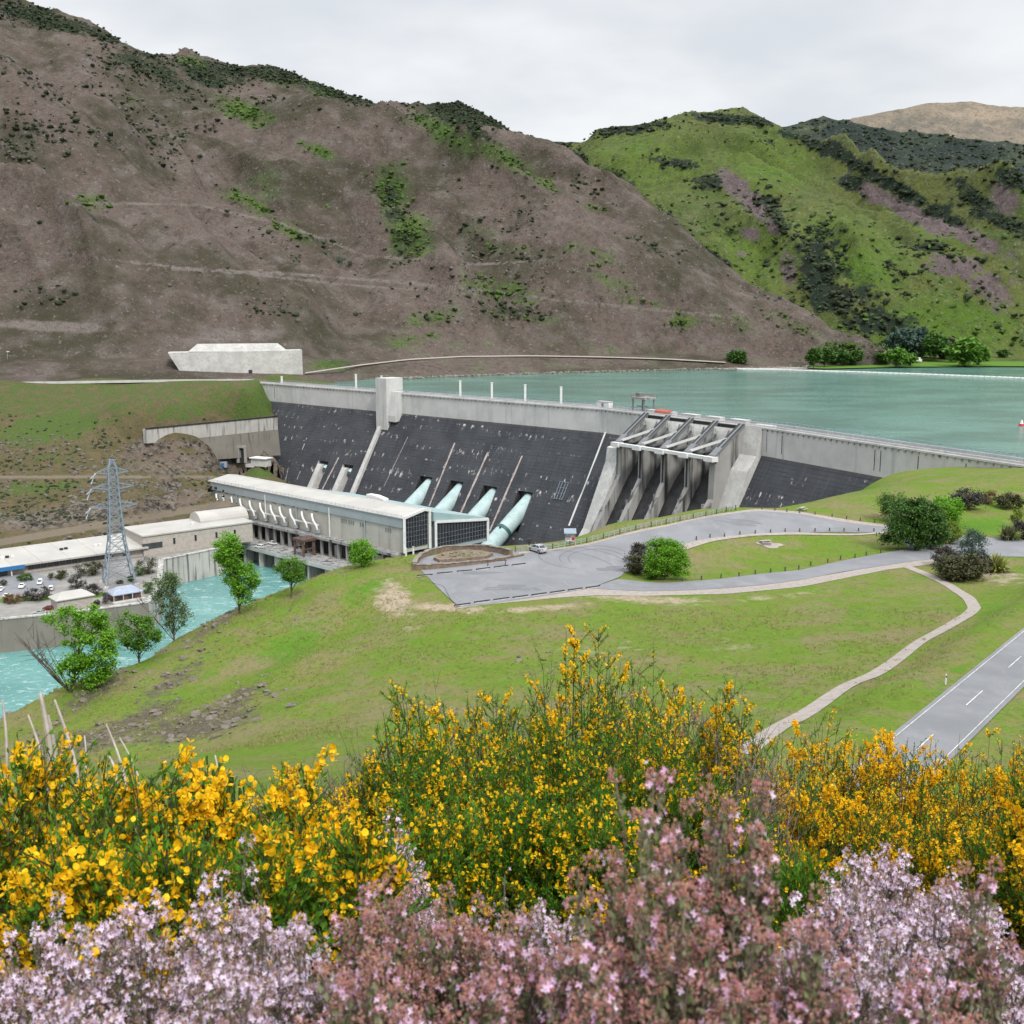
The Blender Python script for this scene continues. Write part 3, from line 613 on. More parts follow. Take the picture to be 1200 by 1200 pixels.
cov[..., 0] = np.maximum(.86 * ells(lx, ly, [(290, 132, 45, 16, 20), (225, 75, 30, 10, 20, .9), (330, 95, 30, 10, 15, .6), (375, 105, 25, 8, 20, .8), (640, 215, 30, 10, 30, .7), (740, 350, 60, 12, 15, .6), (620, 372, 60, 10, 5, .6), (380, 240, 30, 10, 30, .5), (160, 120, 30, 10, 20, .4), (460, 225, 26, 40, -15, 1), (480, 275, 35, 30, 40, 1), (290, 237, 40, 12, 25, .9), (310, 215, 30, 30, 30, .6), (340, 270, 40, 12, 30, .8), (375, 178, 30, 8, 20, .9), (530, 160, 60, 20, 30, .9), (580, 180, 60, 14, 25, .9), (500, 140, 40, 14, 0, .7), (560, 270, 30, 16, 10, .5), (590, 340, 70, 20, 10, .75), (600, 290, 60, 8, 5, .6), (690, 300, 60, 20, 20, .55), (720, 330, 70, 12, 15, .55), (110, 237, 30, 12, 0, .8), (90, 285, 30, 12, 0, .5), (500, 375, 40, 16, -10, .7), (850, 375, 50, 14, 15, .55), (800, 375, 30, 12, 0, .8), (930, 380, 50, 14, 25, .5), (980, 408, 30, 8, 0, .8), (700, 245, 20, 6, 20, .8), (480, 400, 60, 14, -10, .6), (390, 428, 40, 8, 0, .9)]), .30 * sstep(435, 425, ly) * (lt < .03) * (lx > 420))
cov[..., 0] = np.maximum(cov[..., 0], .3 * (lt <= .004) * (lx > 380))
cov[..., 1] = .42 * sstep(.82, .97, lt) * (lt < 1.03) * sstep(760, 600, lx) * (.55 + .9 * sstep(-.2, .5, fbm(lx / 26, ly / 18, 4.0, 4))) + ells(lx, ly, [(240, 90, 30, 10, 25, 1), (60, 25, 80, 8, 15, .7), (300, 85, 60, 5, 10, .9), (540, 135, 40, 14, 15, 1), (400, 110, 60, 6, 20, .8), (460, 235, 18, 34, -15, .7), (475, 280, 24, 18, 40, .6), (30, 160, 60, 30, 20, .45), (200, 95, 60, 20, 35, .55), (600, 365, 40, 12, 10, .6), (60, 350, 60, 20, 0, .45), (760, 290, 30, 10, 35, .4), (690, 220, 40, 10, 35, .5), (560, 155, 30, 8, 30, .8)])
cov[..., 2] = np.maximum.reduce([near_line(lx, ly, [(0, 246), (120, 238), (230, 240), (330, 262), (430, 300), (560, 310), (640, 305)], 2.2) * .9, near_line(lx, ly, [(0, 300), (60, 296), (180, 310), (300, 322), (420, 335), (560, 345)], 2.) * .8, near_line(lx, ly, [(200, 315), (330, 320), (520, 335), (640, 350), (760, 362), (860, 372)], 2.2) * .9,
    ells(lx, ly, [(60, 382, 80, 7, 3, 1.1), (280, 270, 50, 24, 20, .5), (330, 300, 40, 14, 20, .5), (270, 395, 60, 12, 0, .7), (250, 350, 110, 20, 10, .45), (700, 375, 90, 20, 8, .45), (100, 220, 60, 25, 20, .4)])])
g_ = GUL['mountainside']; cov[..., 1] = np.maximum(cov[..., 1], .8 * g_ * sstep(-.3, .4, fbm(PL[..., 0] / 130, PL[..., 1] / 130, 9.1, 3))); cov[..., 0] = np.maximum(cov[..., 0], .55 * g_ * sstep(.0, .6, fbm(PL[..., 0] / 110, PL[..., 1] / 110, 12.1, 3)))
attr(oL, 'cover', cov); covL = cov
R_base = [(500, 1330, 0), (900, 1080, -1.5), (1000, 1056, -1.5), (1200, 1076, -1.5), (1700, 1150, -1.5)]
R_ridge = [(500, 190, 2200), (600, 178, 2150), (640, 172, 2120), (680, 168, 2080), (700, 156, 2040), (730, 150, 2020), (760, 143, 2020), (800, 136, 2040), (830, 131, 2060), (870, 129, 2100), (900, 141, 2100), (935, 158, 2060), (970, 173, 2000), (1010, 189, 1930), (1060, 206, 1850), (1120, 226, 1790), (1200, 256, 1740), (1350, 300, 1700), (1700, 330, 1700)]
oR, PR, rx_, ry_, rt = mountain('green_mountain', M['hillR'], R_base, R_ridge, 520, 1660, 600, 300, (5, 110), 84, (.62, -.78), 240, 8.1)
cov = np.zeros(PR.shape[:2] + (4,)); cov[..., 3] = 1
cov[..., 0] = .35 + ells(rx_, ry_, [(760, 190, 80, 40, 0, .4), (900, 190, 60, 40, 0, .4), (1000, 300, 70, 40, 20, .5), (1100, 390, 90, 40, 0, .6), (1080, 260, 60, 10, 30, .7), (880, 300, 40, 40, 0, .5)])
cov[..., 1] = ells(rx_, ry_, [(680, 195, 30, 14, 40, 1), (720, 225, 34, 24, 45, 1.1), (760, 262, 45, 22, 45, 1.1), (800, 285, 40, 14, 40, 1.0), (830, 300, 40, 10, 30, .9), (830, 215, 20, 12, 0, .9), (790, 190, 40, 8, 10, .75), (900, 235, 16, 8, 0, .8), (910, 255, 10, 30, -30, .7), (960, 320, 34, 40, 20, .95), (985, 350, 50, 30, 10, .9), (960, 290, 30, 30, 30, .7), (1030, 380, 60, 20, 10, .9), (860, 140, 60, 7, 5, 1), (740, 150, 60, 8, -5, .9), (880, 165, 80, 10, 5, .5), (960, 170, 60, 14, 20, .8), (1000, 190, 60, 10, 30, 1), (1060, 225, 80, 9, 25, 1.), (1090, 245, 60, 10, 25, .8), (1000, 215, 20, 12, 0, .9), (1140, 230, 40, 14, 40, .8), (1180, 262, 60, 10, 20, .9), (1090, 290, 30, 7, 5, .8), (1190, 210, 40, 14, 20, .9), (1050, 315, 40, 5, 15, .5), (1140, 345, 20, 6, 0, .5), (850, 265, 30, 10, 30, .5)])
cov[..., 2] = np.maximum(ells(rx_, ry_, [(860, 215, 26, 14, 40, 1), (885, 240, 30, 12, 45, 1.1), (905, 265, 18, 10, 50, .9), (1020, 225, 40, 12, 25, 1), (1070, 250, 60, 12, 30, 1.1), (1130, 275, 60, 12, 25, 1), (1120, 310, 40, 14, 10, 1), (1160, 340, 40, 24, 40, .8), (925, 320, 12, 26, -10, .9), (880, 275, 16, 10, 20, .9), (1180, 235, 30, 20, 40, .8), (870, 300, 14, 8, 0, .6)]), .9 * near_line(rx_, ry_, [(1080, 310), (1130, 325), (1200, 330)], 2.0))
g_ = GUL['green_mountain']; cov[..., 1] = np.maximum(cov[..., 1], 1.1 * g_ * sstep(-.4, .3, fbm(PR[..., 0] / 160, PR[..., 1] / 160, 9.1, 3)))
attr(oR, 'cover', cov); covR = cov
oB, PB, bx_, by_, bt = mountain('dark_ridge', M['hillB'], [(300, 2400, -2), (700, 2250, 40), (1200, 2150, 20), (1900, 2000, 20)], [(300, 190, 3000), (600, 172, 3100), (640, 165, 3100), (680, 166, 3100), (740, 172, 3050), (840, 172, 2950), (900, 154, 2900), (935, 146, 2900), (965, 137, 2900), (990, 142, 2900), (1040, 153, 2850), (1090, 159, 2850), (1150, 165, 2800), (1200, 168, 2800), (1500, 170, 2800), (1900, 200, 2800)], 320, 1880, 260, 90, (0, 10), 45, (.6, -.8), 260, 5.7)
cov = np.zeros(PB.shape[:2] + (4,)); cov[..., 3] = 1; cov[..., 1] = .45 + .4 * fbm(bx_ / 60, by_ / 30, 1, 3)
cov[..., 0] = ells(bx_, by_, [(950, 150, 40, 6, 0, .8), (1190, 185, 20, 10, 0, .6)]); attr(oB, 'cover', cov)
oC, PC, cx_, cy_, ct = mountain('tan_peak', M['hillC'], [(500, 3600, 0), (1200, 3500, 0), (2000, 3400, 0)], [(500, 260, 4600), (900, 190, 4700), (960, 149, 4700), (1000, 139, 4800), (1020, 135, 4800), (1060, 127, 4800), (1085, 122, 4800), (1140, 120, 4800), (1165, 124, 4800), (1200, 126, 4800), (1500, 140, 4800), (2000, 200, 4700)], 520, 1960, 220, 80, (0, 10), 55, (.5, -.85), 380, 2.2)
cov = np.zeros(PC.shape[:2] + (4,)); cov[..., 3] = 1; cov[..., 2] = ells(cx_, cy_, [(1150, 135, 60, 12, 0, .8)]); cov[..., 1] = .35 * sstep(1120, 1000, cx_); attr(oC, 'cover', cov)
# scrub and rocks on the slopes
def blob(seed):
    import bmesh
    bm = bmesh.new(); bmesh.ops.create_icosphere(bm, subdivisions=1, radius=1); r = np.random.default_rng(seed)
    v = np.array([list(p.co) for p in bm.verts]); v *= (1 + r.uniform(-.38, .38, len(v)))[:, None]; f = [[q.index for q in p.verts] for p in bm.faces]; bm.free(); return v, f
BLOBS = [blob(i) for i in range(6)]
def scatter_blobs(name, P, w, n, s0, s1, m, label, cat, flatz=.6, pw=2.0):
    w = np.clip(w, 0, None) ** pw; w = w.ravel() / w.sum(); k = rng.choice(len(w), n, p=w); pos = P.reshape(-1, 3)[k] + rng.normal(size=(n, 3)) * [3, 3, 0.0]
    s = s0 + (s1 - s0) * rng.random(n) ** 2.2; mb = MB()
    R = frames(np.tile([0, 0, 1.], (n, 1)) + rng.normal(size=(n, 3)) * .25)
    for i in range(6):
        q = np.arange(n) % 6 == i; mb.scatter(*BLOBS[i], pos[q], R[q], np.stack([s[q], s[q] * rng.uniform(.7, 1.2, q.sum()), s[q] * flatz], -1))
    return stuff(mb.build(name, m), label, cat)
inL = (lx > -60) & (lx < 1100) & (lt <= 1.0); inR = (rx_ > 600) & (rx_ < 1240) & (rt <= 1.0)
dL = np.linalg.norm(PL[..., :2], axis=-1) / 1000; dR = np.linalg.norm(PR[..., :2], axis=-1) / 1000
nzL = sstep(.1, .7, fbm(PL[..., 0] / 90, PL[..., 1] / 90, 4.4, 4)); nzR = sstep(.0, .6, fbm(PR[..., 0] / 110, PR[..., 1] / 110, 6.4, 4))
scatter_blobs('hillside_scrub', PL, inL * (covL[..., 1] * 1.1 + .40 * nzL * (lt > .06)), 11000, .6, 3.3, M['scrub'], 'dark low scrub dotted over the brown mountainside', 'scrub')
scatter_blobs('hillside_bushes', PL, inL * (np.clip(covL[..., 0] - .2, 0, 1) * (lt > .04)), 2600, .9, 3.2, M['scrubg'], 'green bushes in the gullies of the brown mountainside', 'bushes')
scatter_blobs('hillside_rocks', PL, inL * (.18 + nzL + sstep(.8, 1, lt)) * (lt > .05), 4200, .4, 2.2, M['scrubrock'], 'grey rocks strewn over the brown mountainside', 'rocks', .7, 1.2)
scatter_blobs('mountain_scrub', PR, inR * (covR[..., 1] * 1.1 + .36 * nzR * (rt > .03)), 12000, .9, 5., M['scrub'], 'dark scrub patches over the green mountain', 'scrub')
scatter_blobs('mountain_bushes', PR, inR * (np.clip(sstep(.45, .05, rt) * .6, 0, 1)) * (rt > .01), 1200, 1.2, 4., M['scrubg'], 'green bushes on the lower slopes of the green mountain', 'bushes')
wB = (bx_ > 600) & (bx_ < 1240) & (bt <= 1)
scatter_blobs('ridge_forest', PB, wB * (.3 + cov[0, 0, 3] * 0 + .5), 5200, 2.5, 8, M['scrub'], 'dark forest covering the far ridge', 'forest')
# ------------------------------------------------------------------ the dam
def dp(s, w, z): return dam(float(s), float(w), float(z))
S1 = CS[-1] - 2
dm = thing('concrete_dam', 'long concrete gravity dam with a dark sloping face below a pale crest wall', 'dam', dp(150, 20, -60))
OPEN = []                                         # penstock openings: (s centre, z top)
for q in [(499.7, 558.7), (535.7, 564), (575, 569.5), (616, 576)]: OPEN.append(face_solve(*q))
for q in [(379, 541), (408, 545)]: OPEN.append(face_solve(*q))
oz = float(np.mean([o_[1] for o_ in OPEN[:4]])); ow = 4.9
zb_ = oz - 19
sp0, sp1 = s_at(756), s_at(884)                   # spillway bay
sl = set(np.linspace(-40, S1, 150)); zl = set(np.linspace(ZF, -75, 40)) | {oz, zb_}
for s_, z_ in OPEN: sl |= {s_ - ow, s_ + ow}
sl |= {sp0, sp1}
sl = np.array(sorted(sl)); zl = np.array(sorted(zl, reverse=True))
Sg, Zg = np.meshgrid(sl, zl, indexing='ij'); Pf = dam(Sg, face_w(Zg), Zg)
sc_, zc_ = (Sg[:-1, :-1] + Sg[1:, 1:]) / 2, (Zg[:-1, :-1] + Zg[1:, 1:]) / 2
kp = np.ones(sc_.shape, bool)
for s_, z_ in OPEN: kp &= ~((np.abs(sc_ - s_) < ow) & (zc_ < oz) & (zc_ > zb_))
kp &= ~((sc_ > sp0) & (sc_ < sp1))
def facemat():
    t = NT('dark_dam_face'); uv = t.n('ShaderNodeUVMap'); uv.uv_map = 'UVMap'; v = uv.outputs[0]
    def st(sx, sy): mp = t.n('ShaderNodeMapping'); mp.inputs['Scale'].default_value = (sx, sy, 1); t.L.new(v, mp.inputs[0]); return mp.outputs[0]
    n1 = t.noise(1, 6, .6, vec=st(.05, .07)); c = t.mix(t.ramp(n1, .3, .7), (.024, .027, .034), (.046, .050, .058))
    n2 = t.noise(1, 5, .65, vec=st(.8, .06)); c = t.mix(t.math('MULTIPLY', t.ramp(n2, .45, .75), .6), c, (.065, .066, .07))
    br = t.n('ShaderNodeTexBrick'); br.inputs['Scale'].default_value = 1; br.inputs['Brick Width'].default_value = 8.2; br.inputs['Row Height'].default_value = 1.55
    br.inputs['Mortar Size'].default_value = .11; br.inputs['Mortar Smooth'].default_value = .3; br.offset = .0
    br.inputs[1].default_value = (.0, .0, .0, 1); br.inputs[2].default_value = (1, 1, 1, 1); br.inputs[3].default_value = (.5, .5, .5, 1); t.L.new(v, br.inputs[0])
    bw = t.n('ShaderNodeTexBrick'); bw.inputs['Scale'].default_value = 1; bw.inputs['Brick Width'].default_value = 8.2; bw.inputs['Row Height'].default_value = 1.55; bw.offset = 0
    bw.inputs['Mortar Size'].default_value = .1; t.L.new(v, bw.inputs[0])
    c = t.mix(t.math('MULTIPLY', bw.outputs['Fac'], t.ramp(t.noise(1, 4, .6, vec=st(.12, .3)), .35, .65)), c, (.012, .013, .015))
    c = t.mix(t.math('MULTIPLY', br.outputs['Color'], .14), c, (.07, .07, .075))
    # lime runs hanging below the lift joints
    lime = t.math('MULTIPLY', t.ramp(t.noise(1, 5, .7, vec=st(.42, .22)), .55, .66), t.ramp(t.noise(1, 3, .5, vec=st(.016, .27)), .51, .62))
    c = t.mix(t.math('MULTIPLY', lime, .95), c, (.50, .48, .46))
    lime2 = t.math('MULTIPLY', t.ramp(t.noise(1, 4, .75, vec=st(.9, .9)), .68, .76), .7); c = t.mix(lime2, c, (.42, .40, .39))
    sp = t.n('ShaderNodeSeparateXYZ'); t.L.new(v, sp.inputs[0])
    edge = t.ramp(t.math('ADD', sp.outputs[1], t.math('MULTIPLY', n2, 3)), -7.8, -5.5); c = t.mix(t.math('MULTIPLY', edge, .6), c, (.10, .088, .07))
    t.col(c); t.bump(t.math('ADD', t.math('MULTIPLY', bw.outputs['Fac'], -1), t.noise(.9, 4)), .5, .15); return t.fin(.75, .3)
M['face'] = facemat()
mb = MB().grid(Pf, keep=kp); mb.uv = np.stack([Sg.ravel(), Zg.ravel()], 1); mb.build('downstream_face', M['face'], dm)
# recesses where the penstocks leave the face
for k, (s_, z_) in enumerate(OPEN):
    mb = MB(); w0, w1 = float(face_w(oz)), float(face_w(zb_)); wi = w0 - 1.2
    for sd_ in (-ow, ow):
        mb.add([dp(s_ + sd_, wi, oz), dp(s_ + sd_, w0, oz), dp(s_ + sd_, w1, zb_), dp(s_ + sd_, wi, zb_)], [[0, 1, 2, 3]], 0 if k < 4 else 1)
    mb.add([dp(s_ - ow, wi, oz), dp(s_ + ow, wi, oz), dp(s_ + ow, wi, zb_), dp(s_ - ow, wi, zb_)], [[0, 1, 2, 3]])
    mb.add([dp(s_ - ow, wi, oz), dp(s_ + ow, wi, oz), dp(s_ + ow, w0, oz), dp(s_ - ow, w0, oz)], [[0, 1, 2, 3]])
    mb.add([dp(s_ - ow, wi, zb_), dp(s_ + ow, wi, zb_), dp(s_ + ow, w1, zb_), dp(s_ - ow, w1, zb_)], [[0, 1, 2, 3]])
    if k >= 4:    # unused bays: pale wedge wall on one side and a capped pipe stub
        p = [dp(s_ - ow + .1, wi + .2, oz - 2), dp(s_ - ow + .1, w0 + 1.2, oz - 2), dp(s_ - ow + .1, w1 + .5, zb_), dp(s_ - ow + .1, wi + .2, zb_)]
        mb.prism(p, dp(s_ - ow + 4.6, 0, 0) - dp(s_ - ow + .1, 0, 0), 1)
        mb.tube([dp(s_ + 2.2, wi, oz - 3.6), dp(s_ + 2.2, wi + 1.8, oz - 5)], 2.1, 14, 2)
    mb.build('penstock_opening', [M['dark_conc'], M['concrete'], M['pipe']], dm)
# crest wall, road deck and copings
ss = np.concatenate([np.linspace(-46, S1, 170)])
prof = [(-1.5, ZF - 2), (.35, ZF - .6), (.35, 3.05), (.75, 3.1), (.75, 3.75), (.0, 3.8), (.0, 4.5), (-.5, 4.5), (-.5, 3.35), (-9.5, 3.35), (-9.5, 4.3), (-10., 4.3), (-10., -12)]
Pw = np.stack([dam(ss, w, z) for w, z in prof], 1); mb = MB().grid(Pw); mb.build('crest_wall', M['crest'], dm)
mb = MB(); sb_ = np.arange(-6, S1 - 1, 3.1)
for s_ in sb_[:-100]: mb.box(dp(s_, .62, 2.7), (.55, .5, .8), dam_u(s_).tolist() + [0])
mb.build('coping_bracket', M['pier'], dm)['kind'] = 'stuff'
for s_ in sb_[-100:]: MB().box(dp(s_, .62, 2.7), (.55, .5, .8), dam_u(s_).tolist() + [0]).build('coping_bracket', M['pier'], dm)
MB().grid(np.stack([dam(ss, -.6, 3.37), dam(ss, -9.4, 3.37)], 1)).build('crest_roadway', M['asphalt'], dm)
mb = MB()
for w in (-.25, -9.75):
    for z in (5.0, 5.5): mb.tube(dam(ss[8:], w, z), .05, 4)
    for s_ in np.arange(-6, S1 - 1, 2.6): mb.bar(dp(s_, w, 4.3), dp(s_, w, 5.5), .09)
mb.build('railing', M['galv'], dm)
for pxx in (900, 918, 1027, 1034, 1078, 1134, 707.5, 322): s_ = s_at(pxx); MB().box(dp(s_, .38, -2.2), (.28, .12, 7.5), dam_u(s_).tolist() + [0]).build('expansion_joint', M['dark'], dm)
# joint strips running down the face: photo pixels of their ends, width, colour, height proud of the face
M['lime'] = mat('lime_streaked_joint', (.40, .34, .31), (.24, .20, .19), .4, .85, c3=(.5, .46, .44))
for a, b, wd, m_, pr in [((533, 519), (503, 593), 1.3, 'lime', .12), ((572, 530), (540, 601), 1.3, 'lime', .12), ((612, 534), (574, 622), 1.3, 'lime', .12), ((710, 506), (667, 616), .9, 'white', .35), ((478, 512), (450, 570), .35, 'lime', .08), ((397, 536), (378, 573), 1.2, 'lime', .15), ((718, 531), (702, 575), .35, 'lime', .08), ((357, 520), (354, 527), .8, 'lime', .08), ((338, 548), (334, 566), .4, 'lime', .08), ((352, 552), (348, 562), .6, 'lime', .08)]:
    s0, z0 = face_solve(*a); s1, z1 = face_solve(*b); n_ = 12; mb = MB(); P = []
    for t_ in np.linspace(0, 1, n_):
        s_ = s0 + (s1 - s0) * t_; z_ = z0 + (z1 - z0) * t_; w_ = float(face_w(z_)); h_ = wd / 2 * (.6 + .6 * random.random() if m_ == 'lime' else 1)
        P.append([dp(s_ - h_, w_ - .3, z_), dp(s_ - h_, w_ + pr, z_), dp(s_ + h_, w_ + pr, z_), dp(s_ + h_, w_ - .3, z_)])
    mb.grid(np.array(P)); mb.build('joint_strip' if m_ == 'lime' else 'stair_channel', M[m_], dm)
# tower block and the buttress below it
st0 = s_at(448.5); st1 = s_at(470)
st0 = s_at(449); wt = 6.5
def sblock(mb, s0, s1, pol, mi=0):
    a = [dp(s0, w, z) for w, z in pol]; b = [dp(s1, w, z) for w, z in pol]; n = len(pol)
    return mb.add(np.array(a + b), [list(range(n))[::-1], [n + i for i in range(n)]] + [[i, (i + 1) % n, n + (i + 1) % n, n + i] for i in range(n)], mi)
mb = MB(); sblock(mb, st0 + 1, st0 + 10.5, [(-6, 12.2), (wt, 12.2), (wt, -17.5), (0, -17.5), (-6, -10)])
sblock(mb, st0 + 10.5, st0 + 17, [(-2, 4.6), (2.6, 4.6), (wt - 1, -9), (wt - 1, -12.5), (0, -12)])
mb.build('tower', M['crest'], dm)
s0, z0 = face_solve(451, 497); s1, z1 = face_solve(411, 580); mb = MB(); sm = (s0 + s1) / 2
sblock(mb, sm - 1.5, sm + 1.5, [(float(face_w(-14)) - 1, -14), (float(face_w(-14)) + 1.6, -14), (float(face_w(z1 - 6)) + 2.2, z1 - 6), (float(face_w(z1 - 6)) - 1, z1 - 6)])
mb.build('buttress', M['concrete'], dm)
# small lattice hatch fixed on the face
s0, z0 = face_solve(658, 575); mb = MB(); w0 = float(face_w(z0))
for i in range(4): mb.bar(dp(s0 - 3 + 2 * i, float(face_w(z0 + 4)) + .3, z0 + 4), dp(s0 - 3 + 2 * i, float(face_w(z0 - 4)) + .3, z0 - 4), .22)
for j in range(4): z_ = z0 + 4 - j * 2.6; mb.bar(dp(s0 - 3, float(face_w(z_)) + .3, z_), dp(s0 + 3, float(face_w(z_)) + .3, z_), .22)
mb.build('inspection_grille', M['galv'], dm)
# ---- spillway: five piers, four bays with gates and chutes
smid = (sp0 + sp1) / 2
Cm = dp(smid, 0, 0); um = np.append(dam_u(smid), 0); nm = dp(smid, 1, 0) - Cm
def fp(s, w, z): return Cm + um * s + nm * w + np.array([0, 0, z])
half = (sp1 - sp0) / 2
ps = np.linspace(-half + 2.2, half - 6, 5)
def fblock(mb, s0, s1, pol, mi=0):
    a = [fp(s0, w, z) for w, z in pol]; b = [fp(s1, w, z) for w, z in pol]; n = len(pol)
    return mb.add(np.array(a + b), [list(range(n))[::-1], [n + i for i in range(n)]] + [[i, (i + 1) % n, n + (i + 1) % n, n + i] for i in range(n)], mi)
noseW, noseZ = 17.0, -8.6
for k, s_ in enumerate(ps):
    last = k == 4; first = k == 0
    mb = MB(); hw = 1.4
    pol = [(-8, 3.3), (1.5, 3.3), (noseW, noseZ - .2), (noseW, -23), (face_w(-62) + 9, -64), (0, -64), (-8, -20)]
    if last: pol = [(-8, 3.3), (1.5, 3.3), (noseW, noseZ - .2), (noseW + .5, -26), (face_w(-62) + 14, -64), (0, -64), (-8, -20)]; hw = 1.6
    if first: hw = 1.6
    fblock(mb, s_ - hw, s_ + hw, [(float(a), float(b)) for a, b in pol])
    pr = mb.build('spillway_pier', M['pier'], dm)
    b_ = MB(); fblock(b_, s_ - hw - .25, s_ + hw + .25, [(1.2, 4.2), (noseW + .4, noseZ + .9), (noseW + .4, noseZ - .2), (1.2, 3.1)]); b_.build('sloping_top_beam', M['galv'] if 0 else M['steel'], pr)
    b_ = MB(); fblock(b_, s_ - hw - .15, s_ - hw * .35, [(1.2, 4.35), (noseW + .2, noseZ + 1.0), (noseW + .2, noseZ + .9), (1.2, 4.2)]); fblock(b_, s_ + hw * .45, s_ + hw + .15, [(1.2, 4.35), (noseW + .2, noseZ + 1.0), (noseW + .2, noseZ + .9), (1.2, 4.2)]); b_.build('top_rail', M['dark'], pr)
    b_ = MB(); b_.box(fp(s_, noseW + 1.0, noseZ - .6), (5.2, 3.4, 2.0), um, nm); b_.build('trunnion_block', M['white'], pr)
    if 0 < k < 4:
        b_ = MB(); b_.box(fp(s_, noseW + .15, -16), (.7, .35, 13.5), um, nm); b_.build('nose_groove', M['dark'], pr)
for k in range(4):
    a, b = ps[k] + 1.6, ps[k + 1] - 1.6; mid = (a + b) / 2
    g = MB(); P = []
    for z in np.linspace(2.2, -10, 9): w = 1.5 + 3.2 * (1 - ((z + 4) / 6.5) ** 2 * .5); P.append([fp(a, w, z), fp(b, w, z)])
    g.grid(np.array(P)); go = g.build('spillway_gate', M['concrete'], dm)
    g = MB()
    for sgn in (-1, 1): g.bar(fp(mid + sgn * 4, 4.6, 1.5), fp(mid + sgn * .6, 5.2, -6.5), .45)
    g.build('gate_rib', M['pier'], go)
    g = MB()
    for sgn in (-1, 1):
        for z in (-1, -7): g.bar(fp(mid + sgn * 4.3, 4.4, z), fp(mid + sgn * (half / 4 - 2.4), noseW - 1, noseZ - 1), .7)
    g.build('gate_arm', M['steel'], go)
    g = MB(); g.bar(fp(a - .3, noseW + .9, noseZ - .4), fp(b + .3, noseW + .9, noseZ - .4), 2.0, 1.3); g.build('cross_beam', M['white'], dm)
    g = MB(); g.bar(fp(a - .8, noseW - .8, noseZ + 1.2), fp(b + .8, 8.4, -1.6), 1.3, 1.1); g.build('diagonal_beam', M['white'], dm)
    g = MB(); P = []
    for z in np.linspace(-9, -66, 24): w = face_w(z) + 3.0 - 4 * math.exp(-(z + 9) ** 2 / 90) ; P.append([fp(a - .3, w, z), fp(b + .3, w, z)])
    g.grid(np.array(P)); g.build('spillway_chute', M['dark_conc'], dm)
    g = MB()
    for z in np.linspace(-30, -52, 6): w = float(face_w(z)) + 3.2; g.box(fp(b - 1.8 - random.random(), w + .4, z), (1.6 + random.random() * 1.5, 2.2, 2.8), um, nm)
    g.build('chute_baffle', M['pier'], dm)
    g = MB(); g.box(fp(mid, -3.5, 3.1), (b - a + 3.2, 9, .9), um, nm); g.build('bridge_deck', M['crest'], dm)
    g = MB(); g.box(fp(mid, 1.3, 2.9), (b - a, .6, 1.1), um, nm); g.build('deck_edge_girder', M['dark'], dm)
# training walls either side of the spillway
mb = MB()
pol = [(-2, 3.0), (2, 3.0), (4, -7), (float(face_w(-7.3)) + 5, -10), (16, -12.5), (17.5, -30), (float(face_w(-60)) + 12, -66), (-2, -66)]
fblock(mb, ps[0] - 9.5, ps[0] - 1.5, [(-3, -7), (1.5, -7), (16.2, -11.5), (17.0, -18), (float(face_w(-48)) + 6, -48), (float(face_w(-64)) + 10, -66), (-3, -66)])
mb.build('training_wall', M['concrete'], dm)
mb = MB()
fblock(mb, ps[4] + 1.5, half + 5, [(-8, 4.0), (1.0, 4.0), (3.2, -8), (8, -14), (float(face_w(-50)) + 4, -66), (-8, -66)])
mb.build('training_wall', M['concrete'], dm)
# ---- penstocks
wA, zA = 14.4, oz - 4.2; wB, zB = plane_s(OPEN[3][0] + .6, 585, 628)
dz_ = (zB - zA) / (wB - wA)
PENL = ['pale green penstock pipe nearest the parking lot, with a dark ring collar', 'pale green penstock pipe second nearest the parking lot', 'pale green penstock pipe third from the parking lot', 'pale green penstock pipe beside the empty bays of the dam face']
for k in range(4):
    s_ = OPEN[3 - k][0] + .6; ax0 = wA - 4; axis = lambda w: dp(s_, w, zA + (w - wA) * dz_)
    t_ = thing('penstock', PENL[k], 'pipe', axis(30), 0, 'penstock pipes on the dam face')
    MB().tube([axis(w) for w in np.linspace(ax0, 62, 14)], 4.0, 28).build('pipe', M['pipe'], t_, smooth=True)
    if k == 0:
        MB().tube([axis(w) for w in (34.2, 35.6)], 4.4, 28).build('collar', M['pipering'], t_)
        MB().box(axis(38.6) + np.array([1, -.5, 4.3]), (.9, .9, 1.9)).build('access_hatch', M['dark'], t_)
# ---- things standing on the crest
for pxx, top, lab in [(415, 441, 'white light column on the crest, leftmost of the row'), (445, 443, 'white light column on the crest just left of the tower'), (537, 449, 'white light column on the crest, first right of the tower'), (574, 452, 'white light column on the crest, second right of the tower'), (613, 454, 'white light column on the crest, third right of the tower'), (655, 457, 'white light column on the crest, nearest the spillway crane'), (328, 444, 'short white light column by the crest end at the abutment')]:
    s_ = s_at(pxx); b = dp(s_, -1.6, 3.35); h = 9.3 if pxx > 400 else 5
    t_ = thing('light_column', lab, 'lamp post', b, 0, 'white columns along the dam crest')
    MB().box(b + [0, 0, h / 2], (1.1, 1.1, h)).build('post', M['white'], t_); MB().box(b + [0, 0, h + .15], (1.4, 1.4, .3)).build('cap', M['white'], t_); MB().box(b + [0, 0, .3], (1.7, 1.7, .6)).build('base', M['concrete'], t_)
def local(s, w=0): u_ = np.append(dam_u(s), 0); return u_, dp(s, 1, 0) - dp(s, 0, 0)
s_ = s_at(697); b = dp(s_, -7, 3.4); u_, n_ = local(s_); t_ = thing('site_cabin', 'small white cabin on the dam crest left of the crane', 'cabin', b)
